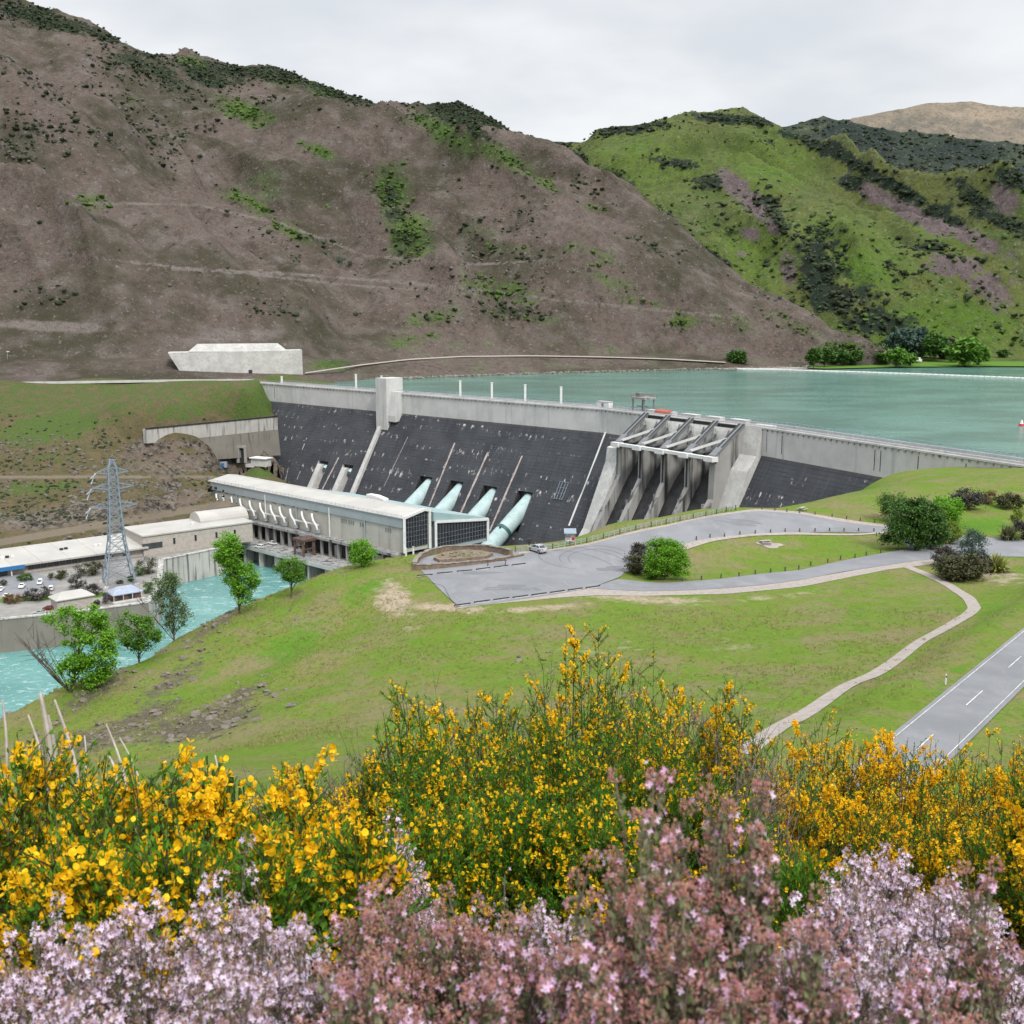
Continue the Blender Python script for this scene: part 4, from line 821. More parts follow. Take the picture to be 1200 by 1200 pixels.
MB().box(b + [0, 0, 1.5], (8, 3, 3.0), u_, n_).build('wall', M['white'], t_); MB().box(b + [0, 0, 3.1], (8.4, 3.4, .25), u_, n_).build('roof', M['roofwhite'], t_); MB().box(b + n_ * 1.55 + [0, 0, 1.3], (1.4, .15, 2.1), u_, n_).build('door', M['steel'], t_)
s_ = s_at(744); b = dp(s_, -5, 3.4); u_, n_ = local(s_); t_ = thing('gantry_crane', 'steel gantry crane standing on the crest beside the spillway', 'crane', b)
for a in (-4, 4):
    for c_ in (-3, 3): MB().bar(b + u_ * a + n_ * c_, b + u_ * a + n_ * c_ + [0, 0, 6.4], .7).build('leg', M['steel'], t_)
MB().box(b + [0, 0, 6.8], (10, 7, .9), u_, n_).build('platform', M['pier'], t_)
mb = MB()
for a in (-4.6, 0, 4.6):
    for c_ in (-3.2, 3.2): mb.bar(b + u_ * a + n_ * c_ + [0, 0, 7.2], b + u_ * a + n_ * c_ + [0, 0, 8.3], .12)
for c_ in (-3.2, 3.2): mb.bar(b - u_ * 4.6 + n_ * c_ + [0, 0, 8.3], b + u_ * 4.6 + n_ * c_ + [0, 0, 8.3], .12)
mb.build('railing', M['redroof'], t_); MB().box(b - u_ * 2.5 + [0, 0, 8.1], (3, 3, 1.8), u_, n_).build('hoist_house', M['redroof'] if 0 else M['steel'], t_); MB().bar(b + [0, 0, 2.8] - u_ * 4, b + [0, 0, 2.8] + u_ * 4, .4).build('brace', M['steel'], t_)
s_ = s_at(757); b = dp(s_, -4, 3.4); u_, n_ = local(s_); t_ = thing('storage_bin', 'white box beside the orange cover on the dam crest', 'box', b)
MB().box(b + [0, 0, .9], (5, 2.6, 1.8), u_, n_).build('body', M['white'], t_); MB().box(b + [0, 0, 1.9], (5.2, 2.8, .2), u_, n_).build('lid', M['crest'], t_)
s_ = s_at(769); b = dp(s_, -4.5, 3.4); u_, n_ = local(s_); t_ = thing('covered_hoist', 'orange red covered machine on the spillway bridge', 'machine cover', b)
mb = MB(); mb.prism([b - u_ * 4.5 + n_ * a + [0, 0, c_] for a, c_ in ((-1.8, .5), (1.8, .5), (1.8, 1.7), (.8, 2.4), (-.8, 2.4), (-1.8, 1.7))], u_ * 9); mb.build('cover', M['redroof'], t_); MB().box(b + [0, 0, .25], (9.4, 4, .5), u_, n_).build('plinth', M['concrete'], t_)
for k in range(4):
    mid = (ps[k] + ps[k + 1]) / 2; b = fp(mid, -5.5, 3.5); t_ = thing('gate_hoist', 'low pale hoist housing on the spillway bridge', 'hoist housing', b, 0, 'hoist housings above the spillway gates')
    MB().box(b + [0, 0, .7], (9, 3.2, 1.4), um, nm).build('housing', M['roofwhite'] if k % 2 else M['crest'], t_); MB().box(b + [0, 0, 1.55], (9.3, 3.5, .22), um, nm).build('lid', M['concrete'], t_)
# boom, buoy on the lake
bp = [atz(a, b, 0) for a, b in ((865, 433), (900, 433.5), (1000, 436.5), (1100, 440), (1200, 444), (1330, 449))]
t_ = thing('floating_boom', 'long white floating boom stretched across the lake', 'boom', bp[2]); MB().tube([p + [0, 0, .35] for p in smooth_line(bp, 60)], .75, 8).build('float_line', M['white'], t_)
for p in smooth_line(bp, 70): MB().box(p + [0, 0, .6], (2.2, 1.8, 1.1)).build('float', M['white'], t_)
b = atz(1197, 499, 0); t_ = thing('buoy', 'small red and white buoy floating on the lake near the dam', 'buoy', b)
MB().tube([b + [0, 0, -.3], b + [0, 0, .9]], [1.3, 1.1], 14).build('float', M['red'], t_, smooth=False); MB().tube([b + [0, 0, .9], b + [0, 0, 2.6]], [.8, .25], 10).build('topmark', M['white'], t_)
# ------------------------------------------------------------------ powerhouse
ZB = -49.0
PN = atz(473, 648, ZB); PF = atz(247, 597, ZB); LP = np.linalg.norm(PN - PF)
pa = (PF - PN) / LP                                # along, towards the far end
pb = np.array([-pa[1], pa[0], 0]); pb = pb if pb[1] > 0 else -pb     # upstream, away from the viewer
def pp(a, b, z): return PN + pa * a + pb * b + np.array([0, 0, z - ZB])
zE = float(aty(473, 607, PN[1])[2])                # eave
t_ = thing('powerhouse', 'long pale powerhouse with white roof and dark glazed gable below the dam', 'power station', pp(LP / 2, 10, ZB))
WD = 15.5; zR = zE + 2.1
mb = MB()
a0, a1 = 0, LP
mb.prism([pp(a0, 0, ZB), pp(a0, WD, ZB), pp(a0, WD, zE + 1.2), pp(a0, 11, zR - .35), pp(a0, 0, zE - .35)], pa * LP); mb.build('wall', M['beige'], t_)
mb = MB()
nseg = 6
for k in range(nseg):
    x0 = a0 - .8 + (LP + 1.2) * k / nseg; x1 = a0 - .8 + (LP + 1.2) * (k + 1) / nseg - .12
    for q in ([(-.9, zE), (11, zR), (11, zR - .3), (-.9, zE - .3)], [(11.02, zR), (WD + .6, zE + 1.4), (WD + .6, zE + 1.1), (11.02, zR - .3)]):
        mb.prism([pp(x0, b, z) for b, z in q], pa * (x1 - x0))
mb.build('roof', M['roofwhite'], t_)
rail = MB()
for a in np.arange(0, LP, 3.2): rail.bar(pp(a, -.6, zE), pp(a, -.6, zE + 1.0), .09)
for z in (.55, 1.0): rail.bar(pp(0, -.6, zE + z), pp(LP, -.6, zE + z), .08)
rail.build('roof_railing', M['galv'], t_)
mb = MB(); mb.box(pp(LP / 2, -.28, zE - 2.3), (LP, .5, 4.0), pa, pb); mb.build('fascia', M['fascia'], t_)
for k in range(1, nseg): MB().box(pp(LP * k / nseg, -.45, ZB + 6.5), (.5, .5, zE - ZB - 1.5), pa, pb).build('downpipe', M['fascia'] if k % 2 else M['white'], t_)
# slit openings high in the beige wall and the curved white cooler pipes in four groups of three
pix = [(205, 745), (240, 760), (272, 775), (312, 780), (352, 795), (398, 805), (447, 812), (497, 822), (540, 835), (590, 845), (645, 855), (693, 868)]
AV = []
for x, y in pix:
    px_ = 200 + x / 4; al = np.linspace(0, LP, 400); q = proj(np.array([pp(a, -.6, -45) for a in al]))[0]; AV.append(float(np.interp(px_, q[::-1], al[::-1])))
for a in AV:
    P = [pp(a + 4.6, -.7, -40.2), pp(a + 3.4, -1.5, -41.2), pp(a + 2.2, -1.9, -43.0), pp(a + .6, -1.9, -44.2), pp(a - .3, -1.8, -45.2), pp(a - .5, -1.7, -47)]
    MB().tube(smooth_line(P, 18), .48, 10).build('vent_pipe', M['white'], t_, smooth=True)
    MB().box(pp(a + 2.6, -.12, -38.9), (2.6, .3, .5), pa, pb).build('louvre', M['steel'], t_)
    MB().box(pp(a - .4, -1.3, -47.4), (1.6, 1.6, 1.5), pa, pb).build('fan_unit', M['fascia'], t_)
for g in range(4):
    MB().bar(pp(AV[3 * g] + 1, -1.4, -44.5), pp(AV[3 * g + 2] - 1, -1.4, -44.5), .55).build('manifold', M['white'], t_)
for a in (8, 25, 33, 38): 
    for k in range(3): MB().box(pp(a + k * 1.5, -.1, -40.6), (.5, .25, 1.6), pa, pb).build('louvre', M['steel'], t_)
# balcony, lower colonnade, tail deck
mb = MB(); mb.box(pp(LP / 2, -2.2, ZB - .5), (LP + 1, 5.0, 1.0), pa, pb); mb.build('balcony', M['pier'], t_)
mb = MB()
for a in np.arange(.5, LP, 2.6): mb.bar(pp(a, -4.5, ZB), pp(a, -4.5, ZB + 1.1), .1)
for z in (.6, 1.1): mb.bar(pp(0, -4.5, ZB + z), pp(LP, -4.5, ZB + z), .09)
mb.build('balcony_railing', M['galv'], t_)
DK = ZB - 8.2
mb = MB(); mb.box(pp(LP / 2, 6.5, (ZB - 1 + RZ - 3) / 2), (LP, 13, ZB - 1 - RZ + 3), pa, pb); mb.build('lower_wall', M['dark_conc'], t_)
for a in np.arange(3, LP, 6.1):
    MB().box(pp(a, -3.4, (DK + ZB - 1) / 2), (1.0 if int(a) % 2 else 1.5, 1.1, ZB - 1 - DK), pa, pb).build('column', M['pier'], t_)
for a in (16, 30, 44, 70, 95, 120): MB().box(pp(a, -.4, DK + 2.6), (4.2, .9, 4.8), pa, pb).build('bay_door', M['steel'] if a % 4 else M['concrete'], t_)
# gable and glazed annex
mb = MB(); mb.prism([pp(-.25, .8, ZB + 2), pp(-.25, 12.9, ZB + 2), pp(-.25, 12.9, zR - 1.1), pp(-.25, 10.6, zR - .8), pp(-.25, .8, zE - .8)], -pa * .25); gw = mb.build('gable_window', M['glass'], t_)
mb = MB()
for b in np.linspace(.8, 12.9, 9): zt = zE - .8 + (zR - zE) * min(1, b / 10.6); mb.bar(pp(-.62, b, ZB + 2), pp(-.62, b, zt), .16)
for z in np.arange(ZB + 4.5, zR - 1.5, 2.0): mb.bar(pp(-.62, .8, z), pp(-.62, 12.9, z), .14)
mb.build('glazing_bar', M['steel'], gw)
mb = MB()
for p_, q_ in [((0, ZB), (0, zE + .1)), ((0, zE + .1), (11, zR + .15)), ((11, zR + .15), (14.2, zE + 1.5)), ((14.2, zE + 1.5), (14.2, ZB))]: mb.bar(pp(-.8, *p_), pp(-.8, *q_), 1.0, 1.1)
mb.build('gable_frame', M['white'], t_)
an0, an1 = WD + 1.2, 48.0; zt0 = float(aty(508, 611, pp(0, an0, 0)[1])[2]); zt1 = float(aty(570, 608, pp(0, an1, 0)[1])[2])
mb = MB(); mb.prism([pp(-1, an0, ZB - 2), pp(-1, an1, ZB - 2), pp(-1, an1, zt1), pp(-1, an0, zt0)], pa * 100); mb.build('annex_wall', M['fascia'], t_)
mb = MB(); mb.prism([pp(-1.6, an0 - 1, zt0 + .3), pp(-1.6, an1 + .5, zt1 + .3), pp(-1.6, an1 + .5, zt1 + .7), pp(-1.6, an0 - 1, zE + .6)], pa * 101); mb.build('annex_roof', M['teal'], t_)
mb = MB(); mb.prism([pp(-1.3, an0 + .8, ZB), pp(-1.3, an1 - .8, ZB), pp(-1.3, an1 - .8, zt1 - 1), pp(-1.3, an0 + .8, zt0 - 1)], -pa * .2); aw = mb.build('annex_window', M['glass'], t_)
mb = MB()
for b in np.linspace(an0 + .8, an1 - .8, 18): mb.bar(pp(-1.6, b, ZB), pp(-1.6, b, zt0 - 1 + (zt1 - zt0) * (b - an0) / (an1 - an0)), .18)
for z in np.arange(ZB + 1.6, min(zt0, zt1) - 1.5, 2.0): mb.bar(pp(-1.6, an0 + .8, z), pp(-1.6, an1 - .8, z), .15)
mb.build('glazing_bar', M['steel'], aw)
mb = MB()
for p_, q_ in [((an0, ZB - 2), (an0, zt0)), ((an0, zt0), (an1, zt1)), ((an1, zt1), (an1, ZB - 2))]: mb.bar(pp(-1.8, *p_), pp(-1.8, *q_), .9, 1.0)
mb.build('annex_frame', M['white'], t_)
mb = MB(); mb.box(pp(60, 22, zt0 - 1), (90, 12, 1), pa, pb); mb.build('rear_deck', M['pier'], t_)
mb = MB(); mb.prism([pp(43 + 2, 17, zE + 1), pp(43 - 10, 17, zE + 1), pp(43 - 10, 17, zE + 1.9), pp(43 - 4, 17, zE + 2.9), pp(43 + 2, 17, zE + 2.9)], pb * 3); mb.build('rear_canopy', M['white'], t_)
# tail deck on piers in the river
t_ = thing('tail_deck', 'grey concrete deck on piers over the river along the powerhouse front', 'deck', pp(70, -10, DK))
d0, d1, dw = 8, LP - 12, 14.5
MB().box(pp((d0 + d1) / 2, -3.9 - dw / 2 + 3.5, DK - .6), (d1 - d0, dw, 1.2), pa, pb).build('slab', M['pier'], t_)
ye = -.4 - dw
mb = MB()
for a in np.arange(d0, d1 + .1, 2.5): mb.bar(pp(a, ye + .2, DK), pp(a, ye + .2, DK + 1.1), .1)
for z in (.55, 1.1): mb.bar(pp(d0, ye + .2, DK + z), pp(d1, ye + .2, DK + z), .1)
mb.build('railing', M['galv'], t_)
MB().box(pp((d0 + d1) / 2, ye - .1, DK - .9), (d1 - d0, .5, 1.8), pa, pb).build('edge_beam', M['concrete'], t_)
for k, a in enumerate(np.linspace(d0 + 2, d1 - 2, 11)):
    mb = MB(); mb.prism([pp(a - 1.7, -1, RZ - 5), pp(a - 1.7, ye + 1.6, RZ - 5), pp(a, ye + .3, RZ - 5), pp(a + 1.7, ye + 1.6, RZ - 5), pp(a + 1.7, -1, RZ - 5)], np.array([0, 0, DK - 1.2 - RZ + 5])); mb.build('pier', M['stained'], t_)
# stoplog gantry on the deck
al = np.linspace(0, LP, 400); q = proj(np.array([pp(a, -9, DK + 3) for a in al]))[0]; ag = float(np.interp(357, q[::-1], al[::-1]))
t_ = thing('stoplog_gantry', 'rusty brown portal gantry standing on the deck by the powerhouse', 'gantry', pp(ag, -9, DK))
for da in (-3.4, 3.4):
    for db in (-3, 3): MB().bar(pp(ag + da, -9 + db, DK), pp(ag + da * .85, -9 + db, DK + 7), .9).build('leg', M['brick'], t_)
    MB().bar(pp(ag + da, -12, DK + 3.4), pp(ag + da, -6, DK + 3.4), .5).build('brace', M['brick'], t_)
MB().box(pp(ag, -9, DK + 7.4), (8, 7.2, 1.1), pa, pb).build('top_frame', M['brick'], t_); MB().box(pp(ag + 1, -9, DK + 8.4), (2.5, 2.5, 1.1), pa, pb).build('winch', M['steel'], t_)
# ------------------------------------------------------------------ control building by the river
def cp(a, b, z): return A0 + ca * a + cb_ * b + np.array([0, 0, z])
L1 = float(np.linalg.norm(A1 - A0)); Lx = L1 + 52
t_ = thing('control_building', 'long low pale building with white roof on the river terrace', 'building', cp(30, 6, 0))
a_l = -34
mb = MB(); mb.prism([cp(a_l, 0, -.3), cp(a_l, 22, -.3), cp(a_l, 22, 5.8), cp(a_l, 0, 3.5)], ca * (L1 - a_l)); mb.build('wall', M['tanwall'], t_)
for k in range(8):
    w_ = (L1 - a_l + 2) / 8; MB().prism([cp(a_l - 1 + k * w_, -2.2, 3.4), cp(a_l - 1 + k * w_, 22.6, 6.2), cp(a_l - 1 + k * w_, 22.6, 6.6), cp(a_l - 1 + k * w_, -2.2, 4.1)], ca * (w_ - .1)).build('roof', M['roofwhite'], t_)
for x0, x1 in ((5, 40), (44, L1 - 8)):
    f_ = MB().box(cp((x0 + x1) / 2, -.1, 2.1), (x1 - x0, .3, 2.0), ca, cb_).build('window', M['blueglass'], t_)
    for a in np.arange(x0, x1, 2.5): MB().box(cp(a, -.28, 2.1), (.14, .12, 2.0), ca, cb_).build('window_bar', M['steel'], f_)
MB().box(cp(-9, -2.6, 3.3), (24, .9, 1.5), ca, cb_).build('blue_fascia', M['blue'], t_)
MB().box(cp(-12, -.12, 1.5), (18, .3, 2.6), ca, cb_).build('window', M['blueglass'], t_)
for a in (-20, -14, -8, -2): MB().bar(cp(a, -2.3, -.2), cp(a, -2.3, 2.8), .4).build('canopy_post', M['white'], t_)
# taller end block
zt = 9.3
mb = MB(); mb.prism([cp(L1 - 1, -1.2, -.3), cp(L1 - 1, 20, -.3), cp(L1 - 1, 20, zt), cp(L1 - 1, -1.2, zt - .8)], ca * (Lx - L1)); mb.build('end_block_wall', M['beige'] if 0 else M['tanwall'], t_)
mb = MB(); mb.prism([cp(L1 - 1.4, -1.7, zt - .8), cp(L1 - 1.4, 20.5, zt), cp(L1 - 1.4, 20.5, zt + .5), cp(L1 - 1.4, -1.7, zt - .2)], ca * (Lx - L1 + .8)); mb.build('end_block_roof', M['roofwhite'], t_)
for a in np.array([L1 + 13, L1 + 23, L1 + 33, L1 + 42]): MB().box(cp(a, -1.32, 5.0), (.9, .3, 2.6), ca, cb_).build('slit_window', M['glass'], t_)
MB().box(cp(L1 + 3, -1.3, 4.2), (9, .3, 2.4), ca, cb_).build('window', M['blueglass'], t_)
mb = MB(); pts = [(np.cos(x), np.sin(x)) for x in np.linspace(math.pi, 0, 12)]
mb.prism([cp(L1 + 30, 14 + 6 * c, zt - .5 + 5.0 * s) for c, s in pts], ca * 24); mb.build('vault_roof', M['roofwhite'], t_)
for a, b in ((-2, 9), (0, 9.4), (2, 9), (22, 10), (24, 10.4), (36, 9), (38, 9), (L1 + 26, 8)): MB().box(cp(a, b, 5.6 if a < L1 else zt + .6), (1.3, 1.1, 1.0), ca, cb_).build('roof_vent', M['dark'] if b > 9.2 else M['white'], t_)
# river walls
def wallrun(name, pts_, zt_, zb, th, m, label, cat, cap=True):
    P = [np.array([p[0], p[1], 0]) for p in pts_]; c_ = (P[0] + P[-1]) / 2; c_[2] = zb
    w_ = thing(name, label, cat, c_); mb = MB(); cb2 = MB()
    for a, b in zip(P[:-1], P[1:]):
        d = b - a; L = np.linalg.norm(d); d /= L; n_ = np.array([-d[1], d[0], 0])
        mb.prism([a + n_ * (-th / 2) + [0, 0, zb], b + n_ * (-th / 2) + [0, 0, zb], b + n_ * (th / 2) + [0, 0, zb], a + n_ * (th / 2) + [0, 0, zb]], [0, 0, zt_ - zb])
        cb2.box((a + b) / 2 + [0, 0, zt_ + .2], (L + .3, th + .5, .4), d)
    mb.build('wall', m, w_)
    if cap: cb2.build('coping', M['stained'], w_)
    return w_
w1 = [atz(x, y, -54.5) for x, y in ((-400, 770), (0, 726.5), (62, 720.5), (112, 714.5), (173, 706.5))]
wallrun('river_wall', w1, -54.3, RZ - 3, 1.6, M['riverwall'], 'high stained concrete wall above the river below the yard', 'retaining wall')
w2 = [w1[-1], atz(186, 690, -54.5), atz(189, 657, -54.5), atz(262, 642, -54.5)]
wallrun('quay_wall', w2, -54.2, RZ - 3, 1.6, M['stained'], 'pale water-stained concrete wall standing in the river under the building end block', 'retaining wall')
mb = MB(); q0 = atz(193, 662, -57); q1 = atz(258, 650, -57)
# small river-side buildings
def hut(name, label, px_, py_, L, Wd, h, rh, wall, roof, hip=True, extra=None, yaw=None):
    b = atz(px_, py_, YZ); t_ = thing(name, label, 'hut', b); ax = ca if yaw is None else np.array([math.cos(yaw), math.sin(yaw), 0]); ay = np.array([-ax[1], ax[0], 0])
    MB().box(b + [0, 0, h / 2], (L, Wd, h), ax, ay).build('wall', wall, t_)
    e = .7; zt_ = h; r = .28 * L if hip else L / 2 + e
    V = [b + ax * sx * (L / 2 + e) + ay * sy * (Wd / 2 + e) + [0, 0, zt_] for sx, sy in ((-1, -1), (1, -1), (1, 1), (-1, 1))] + [b - ax * r + [0, 0, zt_ + rh], b + ax * r + [0, 0, zt_ + rh]]
    V += [v + np.array([0, 0, -.3]) for v in V[:4]]
    MB().add(V, [[0, 1, 5, 4], [1, 2, 5], [2, 3, 4, 5], [3, 0, 4], [6, 7, 1, 0], [7, 8, 2, 1], [8, 9, 3, 2], [9, 6, 0, 3], [9, 8, 7, 6]]).build('roof', roof, t_)
    return t_, b, ax, ay
t_, b, ax, ay = hut('storage_shed', 'small tan shed with pale hip roof above the river wall', 85, 712, 12.5, 7, 4.4, 2.0, M['tanwall'], M['roofwhite'])
MB().box(b - ay * 3.55 + ax * 2 + [0, 0, 1.4], (1.1, .15, 2.6), ax, ay).build('door', M['tanwall'], t_)
t_, b, ax, ay = hut('pavilion', 'small brown timber pavilion with a wide grey hip roof beside the pylon', 146, 702, 10, 6.0, 2.9, 2.2, M['brick'], M['bluegrey'])
for a in (-2.6, 1.6): MB().box(b - ay * 3.1 + ax * a + [0, 0, 1.5], (2.4, .2, 1.6), ax, ay).build('window', M['redroof'] if 0 else M['glass'], t_)
MB().box(b - ay * 4.2 + [0, 0, .25], (12, 2.4, .5), ax, ay).build('terrace', M['concrete'], t_)
for a in (-5.2, -1.7, 1.7, 5.2): MB().bar(b - ay * 3.5 + ax * a, b - ay * 3.5 + ax * a + [0, 0, 2.9], .3).build('post', M['beige'], t_)
# ------------------------------------------------------------------ left bank structures
rd = [(-300, 452), (0, 449.5), (100, 448), (200, 446.4), (307, 445.6)]
P = smooth_line([atz(a, b, 4.4) for a, b in rd], 60); mb = MB(); mb.grid(np.stack([P + [0, -1, 0], P + [0, 14, .0]], 1)); struct(mb.build('crest_road', M['asphalt']))
t_ = thing('guard_wall', 'low pale kerb wall along the crest road above the grass bank', 'kerb wall', P[30]); mb = MB()
mb.grid(np.stack([P + [0, -1.6, -.6], P + [0, -1.6, 1.0], P + [0, -1.2, 1.0], P + [0, -1.2, -.2]], 1)); mb.build('wall', M['crest'], t_)
b0 = atz(217, 443.5, 4.2); b1 = atz(355, 441.5, 4.2); bd = (b1 - b0); LB = np.linalg.norm(bd); bd /= LB; bn = np.array([-bd[1], bd[0], 0]); hB = 34 / F * b0[1] * 1.0
t_ = thing('anchor_block', 'large white concrete block with a chamfered cap at the hill foot behind the crest road', 'abutment', b0)
lo = -10.5 * b0[1] / F * 1.7
mb = MB(); mb.prism([b0 - [0, 0, 1], b1 - [0, 0, 1], b1 + [0, 0, hB - 1.5], b0 + bd * lo + [0, 0, hB - 2.5]], bn * 22); mb.build('wall', M['concrete'], t_)
mb = MB(); c0 = b0 + bd * 3 + [0, 0, hB - 2] + bn * 1; L2 = LB - 13
V = [c0 + [0, 0, 0], c0 + bd * L2, c0 + bd * L2 + bn * 20, c0 + bn * 20]; T = [v + np.array([0, 0, 5.0]) + d for v, d in zip(V, (bd * 6 + bn * 2.5, -bd * 6 + bn * 2.5, -bd * 6 - bn * 4, bd * 6 - bn * 4))]
mb.hexa(V + T); mb.build('cap', M['concrete'], t_)
MB().box(b0 + bd * (LB * .55) - bn * .05 + [0, 0, 3.0], (2.6, .3, 4.6), bd).build('doorway', M['dark'], t_)
MB().box(b0 + bd * (LB * .6) - bn * .1 + [0, 0, 2.2], (.7, .3, 1.4), bd).build('panel', M['steel'], t_)
# stained retaining wall below the grass bank
q0 = atz(170, 503, -14.6); q1 = atz(324, 488.3, -14.6)
t_ = thing('bank_wall', 'white streaked retaining wall set in the left bank below the grass slope', 'retaining wall', (q0 + q1) / 2)
d = (q1 - q0); L = np.linalg.norm(d); d /= L; n_ = np.array([-d[1], d[0], 0])
mb = MB(); mb.prism([q0 - n_ * .8 - [0, 0, 8], q1 - n_ * .8 - [0, 0, 8], q1 - n_ * .8, q0 - n_ * .8], n_ * 3); mb.build('upper_wall', M['stained'], t_)
mb = MB(); mb.prism([q0 - n_ * 1.6 - [0, 0, 20] + d * 14, q1 - n_ * 2.6 - [0, 0, 24], q1 - n_ * 1.0 - [0, 0, 8.1], q0 - n_ * 1. - [0, 0, 8.1] + d * 4], n_ * 3); mb.build('lower_wall', M['riverwall'], t_)
mb = MB(); mb.box((q0 + q1) / 2 - n_ * .6 + [0, 0, .35], (L, 1.2, .7), d); mb.build('coping', M['dark_conc'], t_)
q0 = atz(160, 528, -27); q1 = atz(202, 524, -27); d = (q1 - q0); L = np.linalg.norm(d); d /= L; n_ = np.array([-d[1], d[0], 0])
t_ = thing('wall_fragment', 'short pale broken wall on the rocky left bank below the streaked wall', 'wall', (q0 + q1) / 2)
q0 = q0 - n_ * 5; q1 = q1 - n_ * 5; mb = MB(); mb.prism([q0 - n_ * 1.5 - [0, 0, 5.5], q0 + d * L * .5 - n_ * 1.5 - [0, 0, 6], q0 + d * L * .45 - n_ * 1.5 - [0, 0, 3], q1 - n_ * 1.5 - [0, 0, 4], q1 - n_ * 1.5 + [0, 0, 1], q0 - n_ * 1.5], n_ * 2.5); mb.build('wall', M['stained'], t_); MB().bar(q0 - n_ * 1.6, q1 - n_ * 1.6 + [0, 0, 1], .5).build('coping', M['dark_conc'], t_)
# tunnel portal and site hut on the bench
b = BANK.hit(278, 543, 300, 800); t_ = thing('tunnel_portal', 'dark portal with pale concrete posts in the rocky left bank beside the dam face', 'portal', b)
MB().box(b + [0, -2.2, 4], (10, .4, 8.5), (1, 0, 0)).build('opening', M['dark'], t_)
for a in (-5, 1.5, 6): MB().box(b + [a, -3, 4.6], (1.6, 1.6, 9.4), (1, 0, 0)).build('post', M['pier'], t_)
MB().box(b + [0, -3, 9.6], (13, 1.8, 1.3), (1, 0, 0)).build('lintel', M['pier'], t_)
b = BANK.hit(262, 548, 300, 800); t_ = thing('blue_container', 'small blue grey container in front of the tunnel portal', 'container', b); MB().box(b + [0, 0, 1.6], (4.2, 3, 3.2)).build('body', M['bluegrey'], t_); MB().box(b + [0, -1.6, 1.4], (1.6, .2, 2.4)).build('door', M['blue'], t_)
b = BANK.hit(306, 546, 300, 800); t_ = thing('site_office', 'small white flat-roofed site hut on the bench beside the dam face', 'hut', b)
MB().box(b + [0, 0, 2], (9.5, 5, 4.2), (.9, -.43, 0)).build('wall', M['concrete'], t_); MB().box(b + [0, 0, 4.3], (11, 6.4, .5), (.9, -.43, 0)).build('roof', M['white'], t_); MB().box(b + [2.5, -3.3, 1.6], (1.2, .3, 2.4), (.9, -.43, 0)).build('door', M['steel'], t_)
b = BANK.hit(293, 549, 300, 800); t_ = thing('site_trailer', 'low white trailer left of the site hut', 'trailer', b); MB().box(b + [0, -1, 1.3], (6, 3, 1.9), (.95, -.3, 0)).build('body', M['white'], t_); MB().box(b + [0, -1, .3], (5, 2.4, .6), (.95, -.3, 0)).build('chassis', M['dark'], t_)
# ------------------------------------------------------------------ lattice pylon
b = atz(140, 684, YZ); hP = (684 - 531) / F * b[1] * .985; bw = 5.6
t_ = thing('lattice_pylon', 'tall grey steel lattice pylon standing on the river terrace', 'pylon', b)
yw = .5; ex = np.array([math.cos(yw), math.sin(yw), 0]); ey = np.array([-ex[1], ex[0], 0])
def half_w(f): return float(np.interp(f, [0, .35, .62, .93, 1.0], [bw, 2.9, 2.0, 1.5, .5]))
def leg_pt(k, f): sx, sy = ((-1, -1), (1, -1), (1, 1), (-1, 1))[k]; w = half_w(f); return b + ex * sx * w + ey * sy * w + np.array([0, 0, f * hP])
lv = [0, .12, .235, .35, .42, .49, .555, .62, .675, .73, .785, .84, .89, .94, 1.0]
for k in range(4):
    mb = MB()
    for f0, f1 in zip(lv[:-1], lv[1:]): mb.bar(leg_pt(k, f0), leg_pt(k, f1), .42)
    mb.build('leg', M['galv'], t_)
    MB().box(leg_pt(k, 0) + [0, 0, .2], (1.6, 1.6, .9)).build('footing', M['concrete'], t_)
mb = MB()
for f0, f1 in zip(lv[:-1], lv[1:]):
    for k in range(4):
        j = (k + 1) % 4; mb.bar(leg_pt(k, f0), leg_pt(j, f1), .2); mb.bar(leg_pt(j, f0), leg_pt(k, f1), .2); mb.bar(leg_pt(k, f1), leg_pt(j, f1), .2)
        if f1 < .36:
            m0 = (leg_pt(k, f0) + leg_pt(j, f0)) / 2; mb.bar((leg_pt(k, f0) + leg_pt(j, f1)) / 2, leg_pt(k, (f0 + f1) / 2), .16); mb.bar((leg_pt(k, f0) + leg_pt(j, f1)) / 2, leg_pt(j, (f0 + f1) / 2), .16)
mb.build('lattice_bracing', M['galv'], t_)
for f in (.62, .77, .89):
    mb = MB(); L = {.62: 6.6, .77: 6.0, .89: 4.4}[f]
    for sg in (-1, 1):
        tip = b + ex * sg * (half_w(f) + L) + np.array([0, 0, (f + .012) * hP])
        for sy in (-1, 1):
            r0 = b + ex * sg * half_w(f) + ey * sy * half_w(f) + np.array([0, 0, f * hP]); r1 = r0 + np.array([0, 0, .045 * hP]); mb.bar(r0, tip, .22); mb.bar(r1, tip, .2)
            for u in (.3, .6): mb.bar(r0 + (tip - r0) * u, r1 + (tip - r1) * u, .14)
    ca_ = mb.build('crossarm', M['galv'], t_)
    tip = b - ex * (half_w(f) + L) + np.array([0, 0, f * hP])
    for q in (0, 1): MB().tube([tip + [0, 0, .2] + ey * q * 2.0, tip - ey * (5.5) + ex * 1.2 + [-4.2, 0, -1.0 - 2.2 * q]], .2, 8).build('insulator', M['fascia'], ca_)
mb = MB(); mb.bar(leg_pt(0, 1) - ex * 1.2, leg_pt(1, 1) + ex * 1.2, .25); mb.build('peak_bar', M['galv'], t_)
